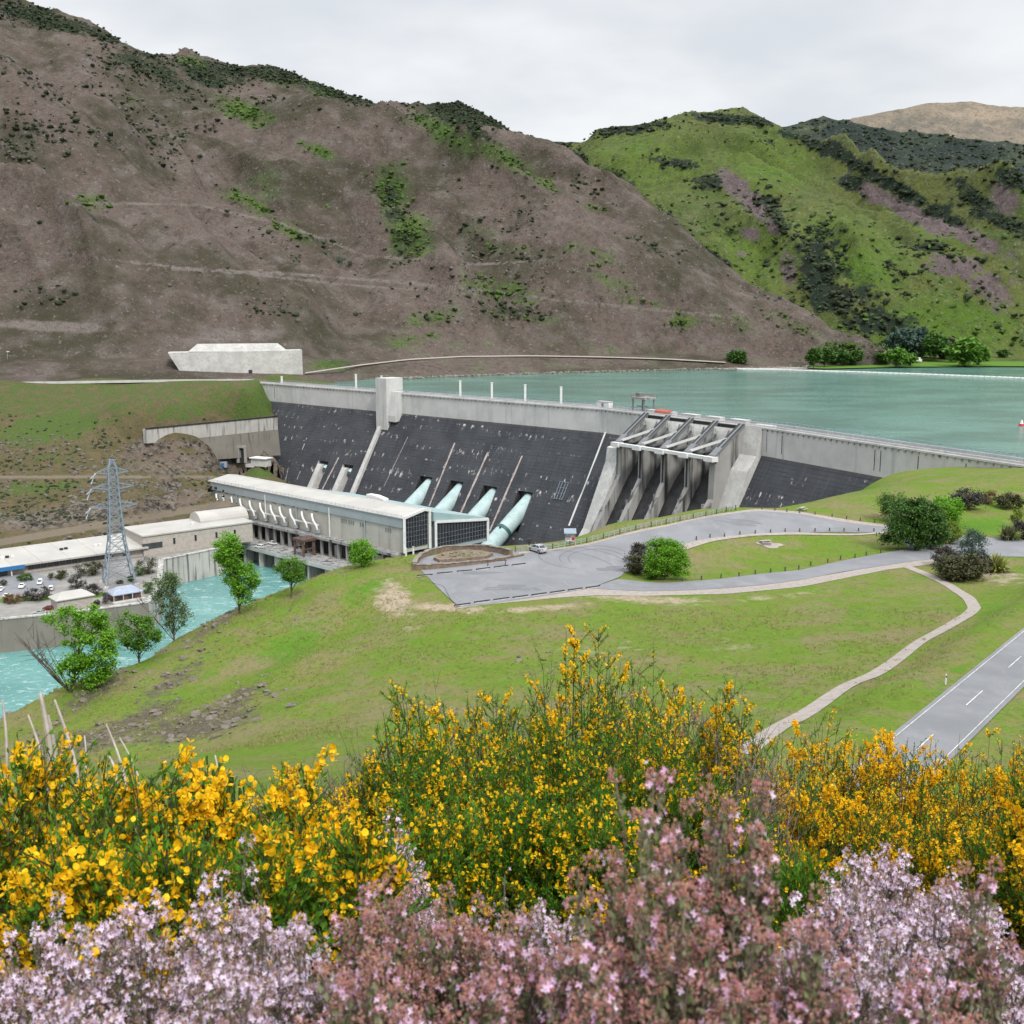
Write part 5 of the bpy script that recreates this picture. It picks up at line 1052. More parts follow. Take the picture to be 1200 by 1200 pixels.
b = BANK.hit(11, 446, 300, 900); t_ = thing('utility_pole', 'thin grey pole beside the crest road at the far left', 'pole', b); MB().tube([b, b + [0, 0, 20]], [.35, .22], 8).build('shaft', M['galv'], t_); MB().box(b + [.6, 0, 20.2], (1.8, .7, .6)).build('lamp_head', M['white'], t_)
# ------------------------------------------------------------------ roads, car park, path
def drape(P, off): P = np.array(P, float); P[..., 2] = HILL(P[..., 0], P[..., 1]) + off; return P
def px_line(pts, n, sm=True): q = HILL.hits(pts); return smooth_line(q, n) if sm else seq(q, n)
def loft(name, A, Bq, n, m, off, ma, sm=True):
    a = px_line(A, n, sm); b = px_line(Bq, n, sm); t = np.linspace(0, 1, m)[None, :, None]
    return struct(MB().grid(drape(a[:, None] * (1 - t) + b[:, None] * t, off)).build(name, ma, smooth=True))
def strip(name, C, w, off, ma, m=5, st=None):
    """band of width w along a world line"""
    T = np.gradient(C[:, :2], axis=0); T /= np.linalg.norm(T, axis=1)[:, None]; N_ = np.stack([-T[:, 1], T[:, 0]], 1)
    w = np.broadcast_to(np.asarray(w, float), (len(C),)); u = np.linspace(-.5, .5, m)
    P = np.zeros((len(C), m, 3)); P[..., :2] = C[:, None, :2] + N_[:, None] * u[None, :, None] * w[:, None, None]
    return struct(MB().grid(drape(P, off)).build(name, ma, smooth=True))
U_ = [(484, 660), (500, 653), (540, 646), (600, 646), (650, 646.5), (690, 638), (735, 627), (785, 616), (830, 607), (860, 601), (890, 598), (935, 601), (985, 608), (1040, 617)]
Lw = [(538, 712), (570, 709), (610, 703), (650, 697), (692, 690), (728, 676), (738, 660), (768, 648), (800, 640), (832, 632.5), (885, 627), (935, 625.5), (985, 624), (1040, 624)]
loft('car_park', U_, Lw, 150, 40, .09, M['asphalt'])
T2 = [(692, 690), (725, 679), (748, 682), (775, 684), (802, 682), (845, 679), (885, 674), (936, 669), (985, 658), (1032, 649.5), (1075, 642)]
B2 = [(692, 690.5), (725, 692.5), (755, 693.5), (800, 693), (850, 690), (900, 685.5), (940, 680), (985, 671), (1040, 662.5), (1100, 655)]
loft('access_road', T2, B2, 110, 12, .085, M['asphalt'])
loft('road_junction', [(1036, 616), (1080, 622), (1120, 628), (1160, 630), (1200, 634), (1290, 640)], [(1070, 645), (1100, 656), (1130, 655), (1160, 653), (1200, 653), (1290, 655)], 60, 14, .08, M['asphalt'])
loft('gravel_verge', [(538, 711), (650, 696), (692, 689), (755, 692.5), (850, 689), (940, 679), (1040, 661.5), (1110, 654)], [(536, 714), (650, 701), (700, 698), (755, 699), (850, 697), (940, 688), (1040, 668), (1112, 660)], 120, 5, .045, M['gravel'])
loft('gravel_shoulder', [(608, 648), (690, 637), (780, 616.5), (860, 600.5), (890, 597), (935, 600), (1040, 616)], [(608, 650), (690, 639.5), (780, 619), (860, 603), (890, 600), (935, 602.5), (1040, 618.5)], 90, 4, .11, M['gravel'])
loft('gravel_edge', [(738, 660), (768, 647.5), (800, 639.2), (832, 631.7), (885, 626.3), (935, 624.8), (1040, 623.2)], [(744, 666), (776, 654), (806, 645), (836, 635.5), (885, 629), (935, 627), (1040, 625)], 70, 4, .105, M['gravel'])
pc = px_line([(870, 885), (900, 863), (930, 843), (1000, 801), (1060, 766), (1105, 738), (1135, 721), (1143, 713), (1136, 702), (1112, 686), (1085, 673), (1062, 664)], 90); strip('footpath', pc, 1.8, .06, M['gravel'])
ra = np.array(REDGE); cl = []
cl = []
for p in ra:                                       # constant width road: offset from its far edge
    cl.append(p)
ra = smooth_line(np.array(cl), 80); T = np.gradient(ra[:, :2], axis=0); T /= np.linalg.norm(T, axis=1)[:, None]; Nr = np.stack([T[:, 1], -T[:, 0]], 1)
if Nr[40, 1] > 0: Nr = -Nr
RW = ROADW
rc = ra.copy(); rc[:, :2] += Nr * RW / 2
strip('highway', rc, RW + .4, .09, M['road'], 10)
def off_line(c, o_): q = c.copy(); q[:, :2] += Nr * o_; return q
strip('road_edge_line', off_line(rc, -RW / 2 + .25), .085, .13, M['line'], 3); strip('road_edge_line', off_line(rc, RW / 2 - .25), .085, .13, M['line'], 3)
dl = np.concatenate([[0], np.cumsum(np.linalg.norm(np.diff(rc[:, :2], axis=0), axis=1))])
def at_len(d): return np.array([np.interp(d, dl, rc[:, i]) for i in range(3)])
d0_ = float(dl[np.argmin(np.abs(proj(rc)[0] - 1143.5) + np.abs(proj(rc)[1] - 816))])
dsp = float(dl[np.argmin(np.abs(proj(rc)[0] - 1190) + np.abs(proj(rc)[1] - 780.5))]) - d0_
for k in range(-5, 8):
    a = d0_ + k * dsp
    if a > 2 and a + 3 < dl[-1]: strip('centre_line_dash', np.array([at_len(a + q) for q in np.linspace(-dsp * .18, dsp * .18, 6)]), .12, .13, M['line'], 3)
# ------------------------------------------------------------------ things on the lookout
def hp(px_, py_):
    p = HILL.hit(px_, py_)
    while p[1] > 262 and px_ < 480 and py_ < 900: py_ += 1; p = HILL.hit(px_, py_)
    return p
rows = [('lower', [(800, 682), (822, 680), (845, 678), (866, 676), (885, 673), (903, 671), (920, 669.5), (936, 667.5), (950, 663.5), (970, 659.5), (985, 656.5), (1002, 654), (1015, 651.5), (1032, 649)], 'short dark wooden bollard along the lower edge of the grass island'),
        ('upper', [(816, 634), (832, 631), (849, 629.5), (867, 627.5), (885, 626), (903, 625), (920, 624), (937, 624), (955, 623.5), (972, 623.5), (989, 623.5), (1006, 623.5), (1024, 623.5)], 'short dark wooden bollard along the upper edge of the grass island'),
        ('mound', [(893, 597.5), (908, 599), (922, 600.5), (937, 602), (955, 604), (975, 606.5), (992, 608.8), (1008, 611), (1025, 613), (1042, 615)], 'short dark wooden bollard between the upper road and the grass mound')]
bp0 = None
for nm_, pts, lab in rows:
    for x, y in pts:
        p = hp(x, y)
        if bp0 is None:
            bp0 = thing('bollard', lab, 'bollard', p, 0, 'wooden bollards round the car park'); mb = MB(); mb.tube([[0, 0, -.2], [0, 0, .72]], [.14, .13], 8).build('post', M['wood'], bp0, local=True); MB().tube([[0, 0, .72], [0, 0, .8]], [.15, .09], 8).build('cap', M['dark'], bp0, local=True)
        else: dup(bp0, p, random.random() * 6, lab)
# kerb bars round the parking bays
kb0 = None
for (x0, y0, x1, y1), n_, lab in [((492, 676.5, 613, 662), 6, 'dark parking kerb bar in the row in front of the stone planter'), ((536, 711, 700, 688.5), 8, 'dark parking kerb bar in the row along the lower edge of the car park')]:
    P = seq(HILL.hits([(x0, y0), ((x0 + x1) / 2, (y0 + y1) / 2), (x1, y1)]), n_ * 2)
    for k in range(n_):
        a, b = P[2 * k], P[2 * k + 1]; c_ = (a + b) / 2; yaw = math.atan2(b[1] - a[1], b[0] - a[0]); L = np.linalg.norm(b - a) * (1.55 if n_ == 6 else 1.6); c_[2] = HILL(c_[0], c_[1]) + .09
        if kb0 is None:
            kb0 = thing('parking_kerb', lab, 'kerb', c_, yaw, 'parking kerbs of the car park'); MB().box([0, 0, .11], (L, .22, .22)).build('bar', M['kerb'], kb0, local=True); MB().box([0, -.24, .02], (L, .16, .04)).build('white_edge', M['line'], kb0, local=True)
        else: dup(kb0, c_, yaw, lab, sc=None)
# stone planter
t_ = thing('stone_planter', 'round brown stone walled planter bed at the car park edge', 'planter', hp(548, 656))
def stonewall(pts, h0, h1, th, nm_):
    P = smooth_line(HILL.hits(pts), 40); T = np.gradient(P[:, :2], axis=0); T /= np.linalg.norm(T, axis=1)[:, None]; N_ = np.concatenate([np.stack([-T[:, 1], T[:, 0]], 1), np.zeros((40, 1))], 1)
    hh = np.linspace(h0, h1, 40)[:, None] + .06 * rng.normal(size=(40, 1)); Z = np.array([0, 0, 1.])
    q = np.stack([P - N_ * th / 2 - Z * .4, P - N_ * th / 2 + Z * hh, P + N_ * th / 2 + Z * hh, P + N_ * th / 2 - Z * .4], 1)
    mb = MB().grid(q); mb.add(q[0], [[0, 1, 2, 3]]); mb.add(q[-1], [[3, 2, 1, 0]]); w_ = mb.build(nm_, M['stone'], t_)
    c_ = np.stack([P - N_ * (th / 2 + .08) + Z * (hh + .0), P - N_ * (th / 2 + .08) + Z * (hh + .12), P + N_ * (th / 2 + .08) + Z * (hh + .12), P + N_ * (th / 2 + .08) + Z * hh], 1); mb = MB().grid(c_); mb.add(c_[0], [[0, 1, 2, 3]]); mb.add(c_[-1], [[3, 2, 1, 0]]); mb.build('coping', M['rockmat'], w_)
stonewall([(486, 666), (487.5, 660.5), (494, 654), (506, 649.5), (525, 646.5), (548, 645.5), (572, 646.5), (590, 649.5), (599, 653)], .9, 1.25, .7, 'back_wall')
stonewall([(484, 668.5), (500, 668), (520, 666), (545, 663.5), (572, 660), (590, 656), (613, 651.5)], 1.0, .35, .6, 'front_wall')
P = HILL.hits([(508, 657), (520, 651), (545, 648), (565, 649), (578, 652), (570, 656), (545, 658.5), (515, 660)]); q = drape(P, .1); mb = MB(); mb.prism(drape(P, -.1), [0, 0, .75]); mb.build('inner_bed', M['stone'], t_)
c_ = P.mean(0); mb = MB()
M['planting'] = mat('rockery_plants', (.10, .11, .04), (.22, .20, .16), .9, .95, c3=(.06, .07, .02), bump=.6)
for i in range(60): a = random.random() * 6.28; r = math.sqrt(random.random()); p = c_ + np.array([math.cos(a) * r * 4.2, math.sin(a) * r * 2.6, .55]); k = random.randrange(6); mb.scatter(*BLOBS[k], [p], frames(np.array([[.1, .1, 1.]])), np.array([[random.uniform(.25, .8), random.uniform(.25, .6), random.uniform(.2, .55)]]))
mb.build('rockery', M['planting'], t_)
p = hp(520, 669) ; t_ = thing('barrier_rail', 'small wooden barrier rail in front of the stone planter', 'barrier', hp(582, 663.5)); b = hp(582, 663.5)
for a in (-1.6, 1.6): MB().bar(b + [a, a * .2, 0], b + [a, a * .2, 1.1], .16).build('post', M['brick'], t_)
MB().bar(b + [-1.9, -.38, .95], b + [1.9, .38, .95], .14).build('rail', M['brick'], t_)
for px_, py_, lab in ((476, 652, 'short white post left of the stone planter, outer one'), (484.5, 650, 'short white post touching the left end of the stone planter')):
    b = hp(px_, py_); t_ = thing('marker_post', lab, 'post', b, 0, 'white posts by the stone planter'); MB().bar(b - [0, 0, .2], b + [0, 0, 1.5], .3).build('post', M['white'], t_); MB().box(b + [0, 0, 1.55], (.4, .4, .12)).build('cap', M['line'], t_)
# fence along the brink
fp_ = px_line([(604, 647), (640, 645.5), (690, 636), (735, 625.5), (785, 614.5), (830, 605.5), (862, 598)], 46)
t_ = thing('post_fence', 'low wooden post and wire fence along the car park brink above the dam', 'fence', fp_[23])
fz = drape(fp_, 0)
for i in range(0, 46): MB().bar(fz[i] - [0, 0, .3], fz[i] + [0, 0, 1.15], .2).build('post', M['pale_wood'] if i % 3 else M['wood'], t_)
for h in (.5, .85, 1.08): MB().tube(fz + [0, 0, h], .045, 4).build('wire', M['galv'], t_)
b = hp(668, 637.5); t_ = thing('information_board', 'white roofed information board at the car park brink with a red corner', 'sign', b)
for a in (-.9, .9): MB().bar(b + [a, 0, 0], b + [a, 0, 2.2], .22).build('post', M['pale_wood'], t_)
pn = MB().box(b + [0, 0, 1.2], (1.95, .15, 1.3)).build('panel', M['white'], t_); MB().box(b + [.6, -.1, 1.0], (.6, .06, .6)).build('red_panel', M['red'], pn); MB().box(b + [-.35, -.1, 1.25], (.9, .06, .8)).build('printed_panel', M['fascia'], pn)
MB().prism([b + [-1.2, -.8, 2.1], b + [-1.2, .8, 2.8], b + [-1.2, .8, 2.92], b + [-1.2, -.8, 2.22]], [2.4, 0, 0]).build('roof', M['galv'], t_)
b = hp(620, 643); t_ = thing('viewing_scope', 'dark coin binocular scope on a post left of the silver car', 'binoculars', b); MB().tube([b, b + [0, 0, 1.3]], .12, 8).build('post', M['dark'], t_); MB().box(b + [0, 0, 1.6], (.9, .6, .6)).build('head', M['dark'], t_)
# picnic tables
def picnic(px_, py_, yaw, lab):
    t_ = thing('picnic_table', lab, 'picnic table', hp(px_, py_), yaw, 'picnic tables at the lookout')
    for k in range(5): MB().box([0, -.36 + .18 * k, .74], (2.2, .165, .05)).build('top_plank', M['pale_wood'], t_, local=True)
    for s in (-1, 1): MB().box([0, s * .78, .45], (2.2, .3, .06)).build('bench', M['pale_wood'], t_, local=True)
    for a in (-.75, .75):
        for s in (-1, 1): MB().bar([a, s * .85, 0], [a, s * .25, .72], .11).build('leg', M['pale_wood'], t_, local=True)
        MB().bar([a, -.9, .4], [a, .9, .4], .1).build('crossbar', M['pale_wood'], t_, local=True)
picnic(897, 638, .25, 'grey picnic table on the grass island on a pale gravel pad'); picnic(940, 598.5, .9, 'grey picnic table on the grass mound above the upper road')
for px_, py_, r_ in ((897, 639.5, 1.5),):
    c_ = hp(px_, py_); an = np.linspace(0, 2 * math.pi, 24, endpoint=False); rr = r_ * (1 + .25 * np.sin(3 * an)); Q = np.stack([c_[0] + 1 + rr * 1.6 * np.cos(an), c_[1] + rr * np.sin(an), 0 * an], 1); mb = MB(); mb.add(drape(Q, .05), [list(range(24))]); struct(mb.build('gravel_pad', M['gravel']))
b = hp(1108, 802); t_ = thing('delineator_post', 'small white roadside delineator post beside the highway', 'post', b); MB().bar(b - [0, 0, .1], b + [0, 0, 1.05], .16, .1).build('post', M['white'], t_); MB().box(b + [0, -.07, .82], (.1, .05, .18)).build('reflector', M['dark'], t_)
# ------------------------------------------------------------------ vehicles
def paint(name, c): return mat(name, c, tuple(v * .92 for v in c), .8, .25, .5)
M['car_white'] = paint('white_car_paint', (.78, .78, .78)); M['car_silver'] = mat('silver_car_paint', (.50, .53, .57), (.46, .49, .53), .8, .3, .5, .5); M['car_red'] = paint('dark_red_car_paint', (.16, .02, .025))
M['lampred'] = mat('tail_lamp', (.5, .02, .02), (.4, .02, .02), 1, .3); M['lampw'] = mat('head_lamp', (.7, .72, .74), (.6, .6, .62), 1, .2); M['tyre'] = M['black']; M['rim'] = mat('wheel_rim', (.45, .46, .48), (.3, .31, .32), 2, .35, metal=.5)
def car(label, loc, yaw, col, kind='sedan', group='parked cars'):
    t_ = thing('parked_car', label, 'car', loc, yaw, group)
    hw = .87
    side = {'sedan': [(-2.2, .32), (2.15, .3), (2.25, .5), (2.2, .68), (1.95, .80), (1.0, .93), (-1.55, 1.0), (-2.15, .98), (-2.25, .7)], 'wagon': [(-2.2, .34), (2.2, .32), (2.3, .55), (2.2, .82), (1.25, 1.0), (-2.2, 1.05), (-2.27, .7)], 'ute': [(-2.6, .45), (2.4, .42), (2.5, .7), (2.4, .95), (1.3, 1.1), (-2.6, 1.1)]}[kind]
    n = len(side); V = []
    for y in (-1, -.93, .93, 1):
        for x, z in side:
            if abs(y) == 1: V.append((x * .985, y * hw * (1 if z < .8 else .95), .32 + (z - .32) * .97))
            else: V.append((x, y * hw * .93, z * 1.0 + (.025 if z > .8 else 0)))
    fs = [list(range(n)), [3 * n + i for i in range(n)][::-1]]
    for r in range(3): fs += [[r * n + i, (r + 1) * n + i, (r + 1) * n + (i + 1) % n, r * n + (i + 1) % n] for i in range(n)]
    bd_ = MB().add(V, fs).build('body', col, t_, local=True)
    cb0, cb1, ct0, ct1, zt_, zb2 = {'sedan': (-1.75, 1.15, -1.05, .25, 1.44, .95), 'wagon': (-2.15, 1.35, -1.9, .45, 1.66, 1.0), 'ute': (-.6, 1.3, -.45, .6, 1.72, 1.08)}[kind]
    P = [(cb0, -.78, zb2), (cb1, -.78, zb2), (cb1, .78, zb2), (cb0, .78, zb2), (ct0, -.6, zt_), (ct1, -.6, zt_), (ct1, .6, zt_), (ct0, .6, zt_)]
    MB().hexa(P).build('window', M['glass'], t_, local=True)
    MB().hexa([(ct0 - .08, -.63, zt_ - .02), (ct1 + .08, -.63, zt_ - .02), (ct1 + .08, .63, zt_ - .02), (ct0 - .08, .63, zt_ - .02), (ct0 + .15, -.5, zt_ + .05), (ct1 - .15, -.5, zt_ + .05), (ct1 - .15, .5, zt_ + .05), (ct0 + .15, .5, zt_ + .05)]).build('roof', col, t_, local=True)
    mb = MB()
    for s in (-1, 1):
        for (x0, x1) in ((cb0, ct0), (cb1, ct1), ((cb0 + cb1) / 2 - .1, (ct0 + ct1) / 2 - .05)): mb.bar((x0, s * .785, zb2), (x1, s * .61, zt_), .09)
    mb.build('pillar', col, t_, local=True)
    wx = 1.38 if kind != 'ute' else 1.55
    for x in (-wx, wx):
        for s in (-1, 1):
            w_ = MB().tube([(x, s * .66, .33), (x, s * .885, .33)], .335, 16).build('wheel', M['tyre'], t_, local=True); MB().tube([(x, s * .87, .33), (x, s * .9, .33)], .2, 12).build('rim', M['rim'], w_, local=True)
    xf = max(p[0] for p in side); xr = min(p[0] for p in side)
    for s in (-1, 1):
        MB().box((xf - .1, s * .62, .70), (.16, .34, .15)).build('headlight', M['lampw'], t_, local=True); MB().box((xr + .06, s * .64, .86), (.12, .30, .16)).build('taillight', M['lampred'], t_, local=True)
        MB().box((cb1 - .25, s * .93, zb2 + .06), (.12, .16, .12)).build('mirror', col, t_, local=True)
    MB().box((xr - .01, 0, .62), (.04, .5, .12)).build('number_plate', M['line'], t_, local=True)
    if kind == 'ute': MB().box((-1.6, 0, 1.12), (1.9, 1.5, .06)).build('tray', M['dark'], t_, local=True)
    return t_
p = hp(630, 647.5); p[2] += .09; car('silver sedan parked on the car park beside the fence', p, math.atan2(.80, -.60), M['car_silver'])
def yp(px_, py_): return atz(px_, py_, -54.41)
car('white wagon parked in the lower lot, right one beside the hedge', yp(47, 684), math.atan2(-.95, .25), M['car_white'], 'wagon')
car('white pickup parked in the lower lot left of the wagon', yp(26, 688.5), math.atan2(-.95, .2), M['car_white'], 'ute')
car('white car cut by the left picture edge in the upper row', yp(1, 692), math.atan2(-.95, .2), M['car_white'])
car('white car parked alone in the lower row of the lot', yp(8, 699.5), math.atan2(.95, -.1), M['car_white'])
car('white car half hidden by a shrub at the right end of the lot', yp(60, 691), math.atan2(.9, -.3), M['car_white'], 'wagon')
car('silver sedan parked on top of the river wall by the shed', yp(47, 719.5), math.atan2(-.1, -1), M['car_silver']); car('dark red car parked behind the silver one by the shed', yp(57, 714.5), math.atan2(-.3, -1), M['car_red'], 'sedan')
def dk(px_, py_): return atz(px_, py_, DK + .02)
ang = math.atan2(pa[1], pa[0])
car('white wagon on the river deck, left of two', dk(304, 642), ang + .15, M['car_white'], 'wagon'); car('white pickup on the river deck, right of two', dk(319, 638), ang + .1, M['car_white'], 'ute')
b = atz(683, 421, 3); 

M['tyremark'] = mat('tyre_mark', (.13, .132, .14), (.10, .102, .11), 2, .8)
for cx_, cy_, r_, a0, a1 in ((700, 657, 5.5, .4, 3.6), (700, 657, 7.1, .6, 3.4), (690, 652, 9.5, 2.2, 4.4), (640, 668, 13, .2, 1.6), (650, 670, 16, .1, 1.4)):
    c_ = HILL.hit(cx_, cy_); an = np.linspace(a0, a1, 40); strip('tyre_mark', np.stack([c_[0] + r_ * np.cos(an), c_[1] + r_ * np.sin(an), 0 * an], 1), .16, .105, M['tyremark'], 3)
M['bay'] = mat('worn_bay_line', (.30, .305, .31), (.22, .225, .235), 2.5, .8)
for k in range(7):
    a = HILL.hit(548 + k * 21, 709 - k * 2.9); b = HILL.hit(548 + k * 21 - 26, 709 - k * 2.9 - 17); strip('bay_line', seq([a, a + (b - a) * .55], 10), .10, .108, M['bay'], 3)
M['patch'] = asphalt('dark_asphalt_patch', (.155, .16, .17), (.135, .14, .15), .3)
for cx_, cy_, rx, ry in ((600, 690, 4.5, 2.0), (770, 640, 5, 1.6), (720, 668, 3, 2), (860, 612, 6, 1.8), (560, 672, 3.5, 1.2)):
    c_ = HILL.hit(cx_, cy_); an = np.linspace(0, 6.283, 26, endpoint=False); rr = 1 + .25 * np.sin(3 * an + cx_) + .12 * np.sin(7 * an); Q = np.stack([c_[0] + rx * rr * np.cos(an), c_[1] + ry * rr * np.sin(an), 0 * an], 1); mb = MB(); Q = drape(np.vstack([Q, [[c_[0], c_[1], 0]]]), .1); mb.add(Q, [[i, (i + 1) % 26, 26] for i in range(26)]); struct(mb.build('asphalt_patch', M['patch']))
P = smooth_line(HILL.hits([(490, 680), (520, 688), (528, 704), (536, 710)]), 30); strip('crack', P, .09, .11, M['kerb'], 3)
# ------------------------------------------------------------------ trees and shrubs
LEAF = (np.array([[-.5, 0, 0], [0, -.28, .05], [.5, 0, 0], [0, .28, .05]]), [[0, 1, 2, 3]])
G = srgb
M['leaf_bright'] = leafmat('bright_spring_leaves', [(.075, .20, .012), (.125, .30, .018), (.18, .38, .028)], .25)
M['leaf_mid'] = leafmat('mid_green_leaves', [(.055, .145, .016), (.095, .215, .024), (.135, .26, .038)], .25)
M['leaf_dark'] = leafmat('dark_green_leaves', [(.028, .075, .014), (.052, .12, .022), (.08, .16, .03)], .2)
M['leaf_grey'] = leafmat('grey_green_leaves', [(.085, .13, .055), (.14, .19, .09), (.08, .16, .045)], .25)
M['leaf_olive'] = leafmat('olive_shrub_leaves', [(.045, .048, .022), (.085, .085, .04), (.06, .07, .025)], .15)
M['leaf_purple'] = leafmat('purple_grey_shrub_leaves', [(.035, .034, .032), (.075, .066, .06), (.055, .06, .045)], .1)
M['leaf_yellow'] = leafmat('yellow_green_leaves', [(.12, .19, .02), (.20, .25, .03), (.08, .15, .02)], .25)
M['leaf_rust'] = leafmat('rust_leaves', [(.12, .06, .03), (.16, .09, .045), (.09, .07, .03)], .15)
M['leaf_flax'] = leafmat('flax_blades', [(.07, .085, .035), (.15, .15, .075), (.05, .065, .03)], .1)
M['leaf_flaxy'] = leafmat('yellow_flax_blades', [(.16, .20, .03), (.26, .27, .06), (.10, .10, .05)], .1)
M['leaf_blue'] = leafmat('blue_green_leaves', [(.03, .062, .045), (.05, .09, .065), (.07, .11, .085)], .2)
def crown_tree(parent, rad, zlo, zhi, ncl, nlf, leaf, lm, tr=.2, off=(0, 0), lobes=None, bare=0, flat=.75, seed=0):
    """trunk with limbs to leaf clumps; local coordinates, base at 0"""
    r = np.random.default_rng(seed); C = []
    lobes = lobes or [(off[0], off[1], (zlo + zhi) / 2, rad, rad, (zhi - zlo) / 2)]
    wts = np.array([l[3] * l[4] * l[5] for l in lobes]); wts = wts / wts.sum()
    for i in range(ncl):
        l = lobes[r.choice(len(lobes), p=wts)]; v = r.normal(size=3); v /= np.linalg.norm(v); v *= r.uniform(.35, 1) ** .5 * (.86 + .22 * r.random())
        C.append(np.array(l[:3]) + v * np.array(l[3:6]))
    C = np.array(C); C[:, 2] = np.maximum(C[:, 2], .12 * zhi * r.random(len(C)) + .05)
    mb = MB(); top = zlo + (zhi - zlo) * .75; ox = np.mean([l[0] for l in lobes]); oy = np.mean([l[1] for l in lobes])
    T = np.array([[0, 0, -.3], [ox * .25, oy * .25, zlo * .6 + .1], [ox * .6 + .1 * rad * r.normal(), oy * .6, (zlo + top) / 2], [ox, oy, top]]); T = smooth_line(T, 10)
    mb.tube(T, np.linspace(tr, tr * .25, 10), 7)
    for k in range(min(ncl, 26)):
        c = C[k]; i = min(8, max(1, int(10 * np.clip((c[2] - .35 * (zhi - zlo)) / (top + .01), .05, .85)))); a = T[i]; m = (a + c) / 2 + np.array([0, 0, .12 * np.linalg.norm(c - a)])
        mb.tube(smooth_line([a, m, c], 6), np.linspace(tr * .4, tr * .08, 6), 5, cap=False)
    for k in range(bare):
        a_ = r.uniform(2.2, 4.2); d = np.array([math.cos(a_) * .8, math.sin(a_) * .4, 1.0]); L = zhi * r.uniform(.35, .75)
        mb.tube(smooth_line([[0, 0, 0], d * L * .5 + r.normal(size=3) * .2, d * L], 7), np.linspace(tr * .35, .03, 7), 4, cap=False)
        for q in range(3): e = d * L * r.uniform(.4, .9); mb.tube([e, e + r.normal(size=3) * .12 * L + [0, 0, .15 * L]], [.05, .02], 4, cap=False)
    mb.build('trunk', M['bark'], parent, local=True)
    cr = np.array([np.mean([l[3] for l in lobes]), np.mean([l[5] for l in lobes])]); s = cr.mean() * .30 * r.uniform(.6, 1.3, ncl)
    nlf = int(nlf * 1.6); ci = r.integers(0, ncl, ncl * nlf); pos = C[ci] + r.normal(size=(len(ci), 3)) * s[ci][:, None] * np.array([.62, .62, .62 * flat])
    pos[:, 2] = np.maximum(pos[:, 2], .03)
    d = rdir(len(pos)); d[:, 2] = np.abs(d[:, 2]) + .35
    mb = MB(); mb.scatter(*LEAF, pos, frames(d), leaf * 1.75 * r.uniform(.6, 1.35, len(pos))); return mb.build('crown', lm, parent, local=True)
def flax(parent, R, n, lm, seed=0):
    r = np.random.default_rng(seed); mb = MB()
    for i in range(n):
        a = r.uniform(0, 6.283); t = r.uniform(.1, 1.1); L = R * r.uniform(.8, 1.3); d = np.array([math.cos(a), math.sin(a), 0]); w = .05 * R; sd = np.array([-d[1], d[0], 0]) * w; b = np.array([r.normal() * .12 * R, r.normal() * .12 * R, 0])
        P = [b + d * L * math.sin(t) * u + np.array([0, 0, L * math.cos(t) * u - .45 * L * math.sin(t) * u * u * u]) for u in (0, .4, .75, 1)]
        mb.add([P[0] - sd * .5, P[0] + sd * .5, P[1] - sd, P[1] + sd, P[2] - sd * .7, P[2] + sd * .7, P[3]], [[0, 1, 3, 2], [2, 3, 5, 4], [4, 5, 6]])
    return mb.build('blade', lm, parent, local=True)
def wh(b, w, h): k = F / b[1]; return w / k, h / k
def tree_at(px_, py_, w, h, lm, label, name='tree', group=None, ncl=60, nlf=60, zlo=.3, tr=.02, seed=1, leaf=None, b=None, lobes=None, bare=0, cat='tree'):
    b = hp(px_, py_) if b is None else b; W_, H_ = wh(b, w, h); t_ = thing(name, label, cat, b, 0, group)
    if lobes: lobes = [(a * W_, 0 * W_, c * H_, d * W_, d * W_ * .8, e * H_) for a, c, d, e in lobes]
    crown_tree(t_, W_ / 2 * .92, H_ * zlo, H_ * .97, ncl, nlf, leaf or max(.16, .05 * W_ ** .7), lm, max(.06, H_ * tr), lobes=lobes, bare=bare, seed=seed); return t_
def shrub_at(px_, py_, w, h, lm, label, group=None, ncl=40, nlf=60, seed=1, b=None, name='shrub', leaf=None):
    b = hp(px_, py_) if b is None else b; W_, H_ = wh(b, w, h); t_ = thing(name, label, 'shrub', b, 0, group)
    crown_tree(t_, W_ / 2 * .9, H_ * .02, H_ * .95, ncl, nlf, leaf or max(.12, .06 * W_ ** .7), lm, max(.05, H_ * .03), seed=seed); return t_
# trees on the near bank
tree_at(82, 812, 78, 116, M['leaf_bright'], 'bright green tree with bare grey stems on the near bank, leftmost of the bank trees', 'bank_tree', 'trees on the near river bank', 90, 80, .15, .016, 11, lobes=[(.1, .70, .22, .26), (.42, .52, .36, .40), (.28, .25, .36, .24), (-.12, .82, .16, .14), (.5, .75, .2, .2)], bare=16)
tree_at(163, 764, 58, 66, M['leaf_mid'], 'short round-topped green tree between the leftmost bank tree and the grey tree', 'bank_tree', 'trees on the near river bank', 60, 70, .15, .02, 12, lobes=[(0, .6, .42, .34), (-.2, .72, .25, .22), (.2, .45, .3, .25)])
tree_at(204, 745, 48, 88, M['leaf_grey'], 'slender grey-green tree with thin foliage at the brink of the near bank', 'bank_tree', 'trees on the near river bank', 70, 60, .12, .014, 13, lobes=[(-.1, .62, .36, .36), (.1, .35, .3, .25), (0, .85, .2, .14)], bare=4)
tree_at(281, 720, 56, 104, M['leaf_bright'], 'tallest bank tree, bright green with two uneven lobes, in front of the river deck', 'bank_tree', 'trees on the near river bank', 90, 80, .12, .014, 14, lobes=[(-.22, .76, .3, .22), (.12, .42, .3, .26), (-.2, .55, .2, .2), (.1, .18, .2, .12)])
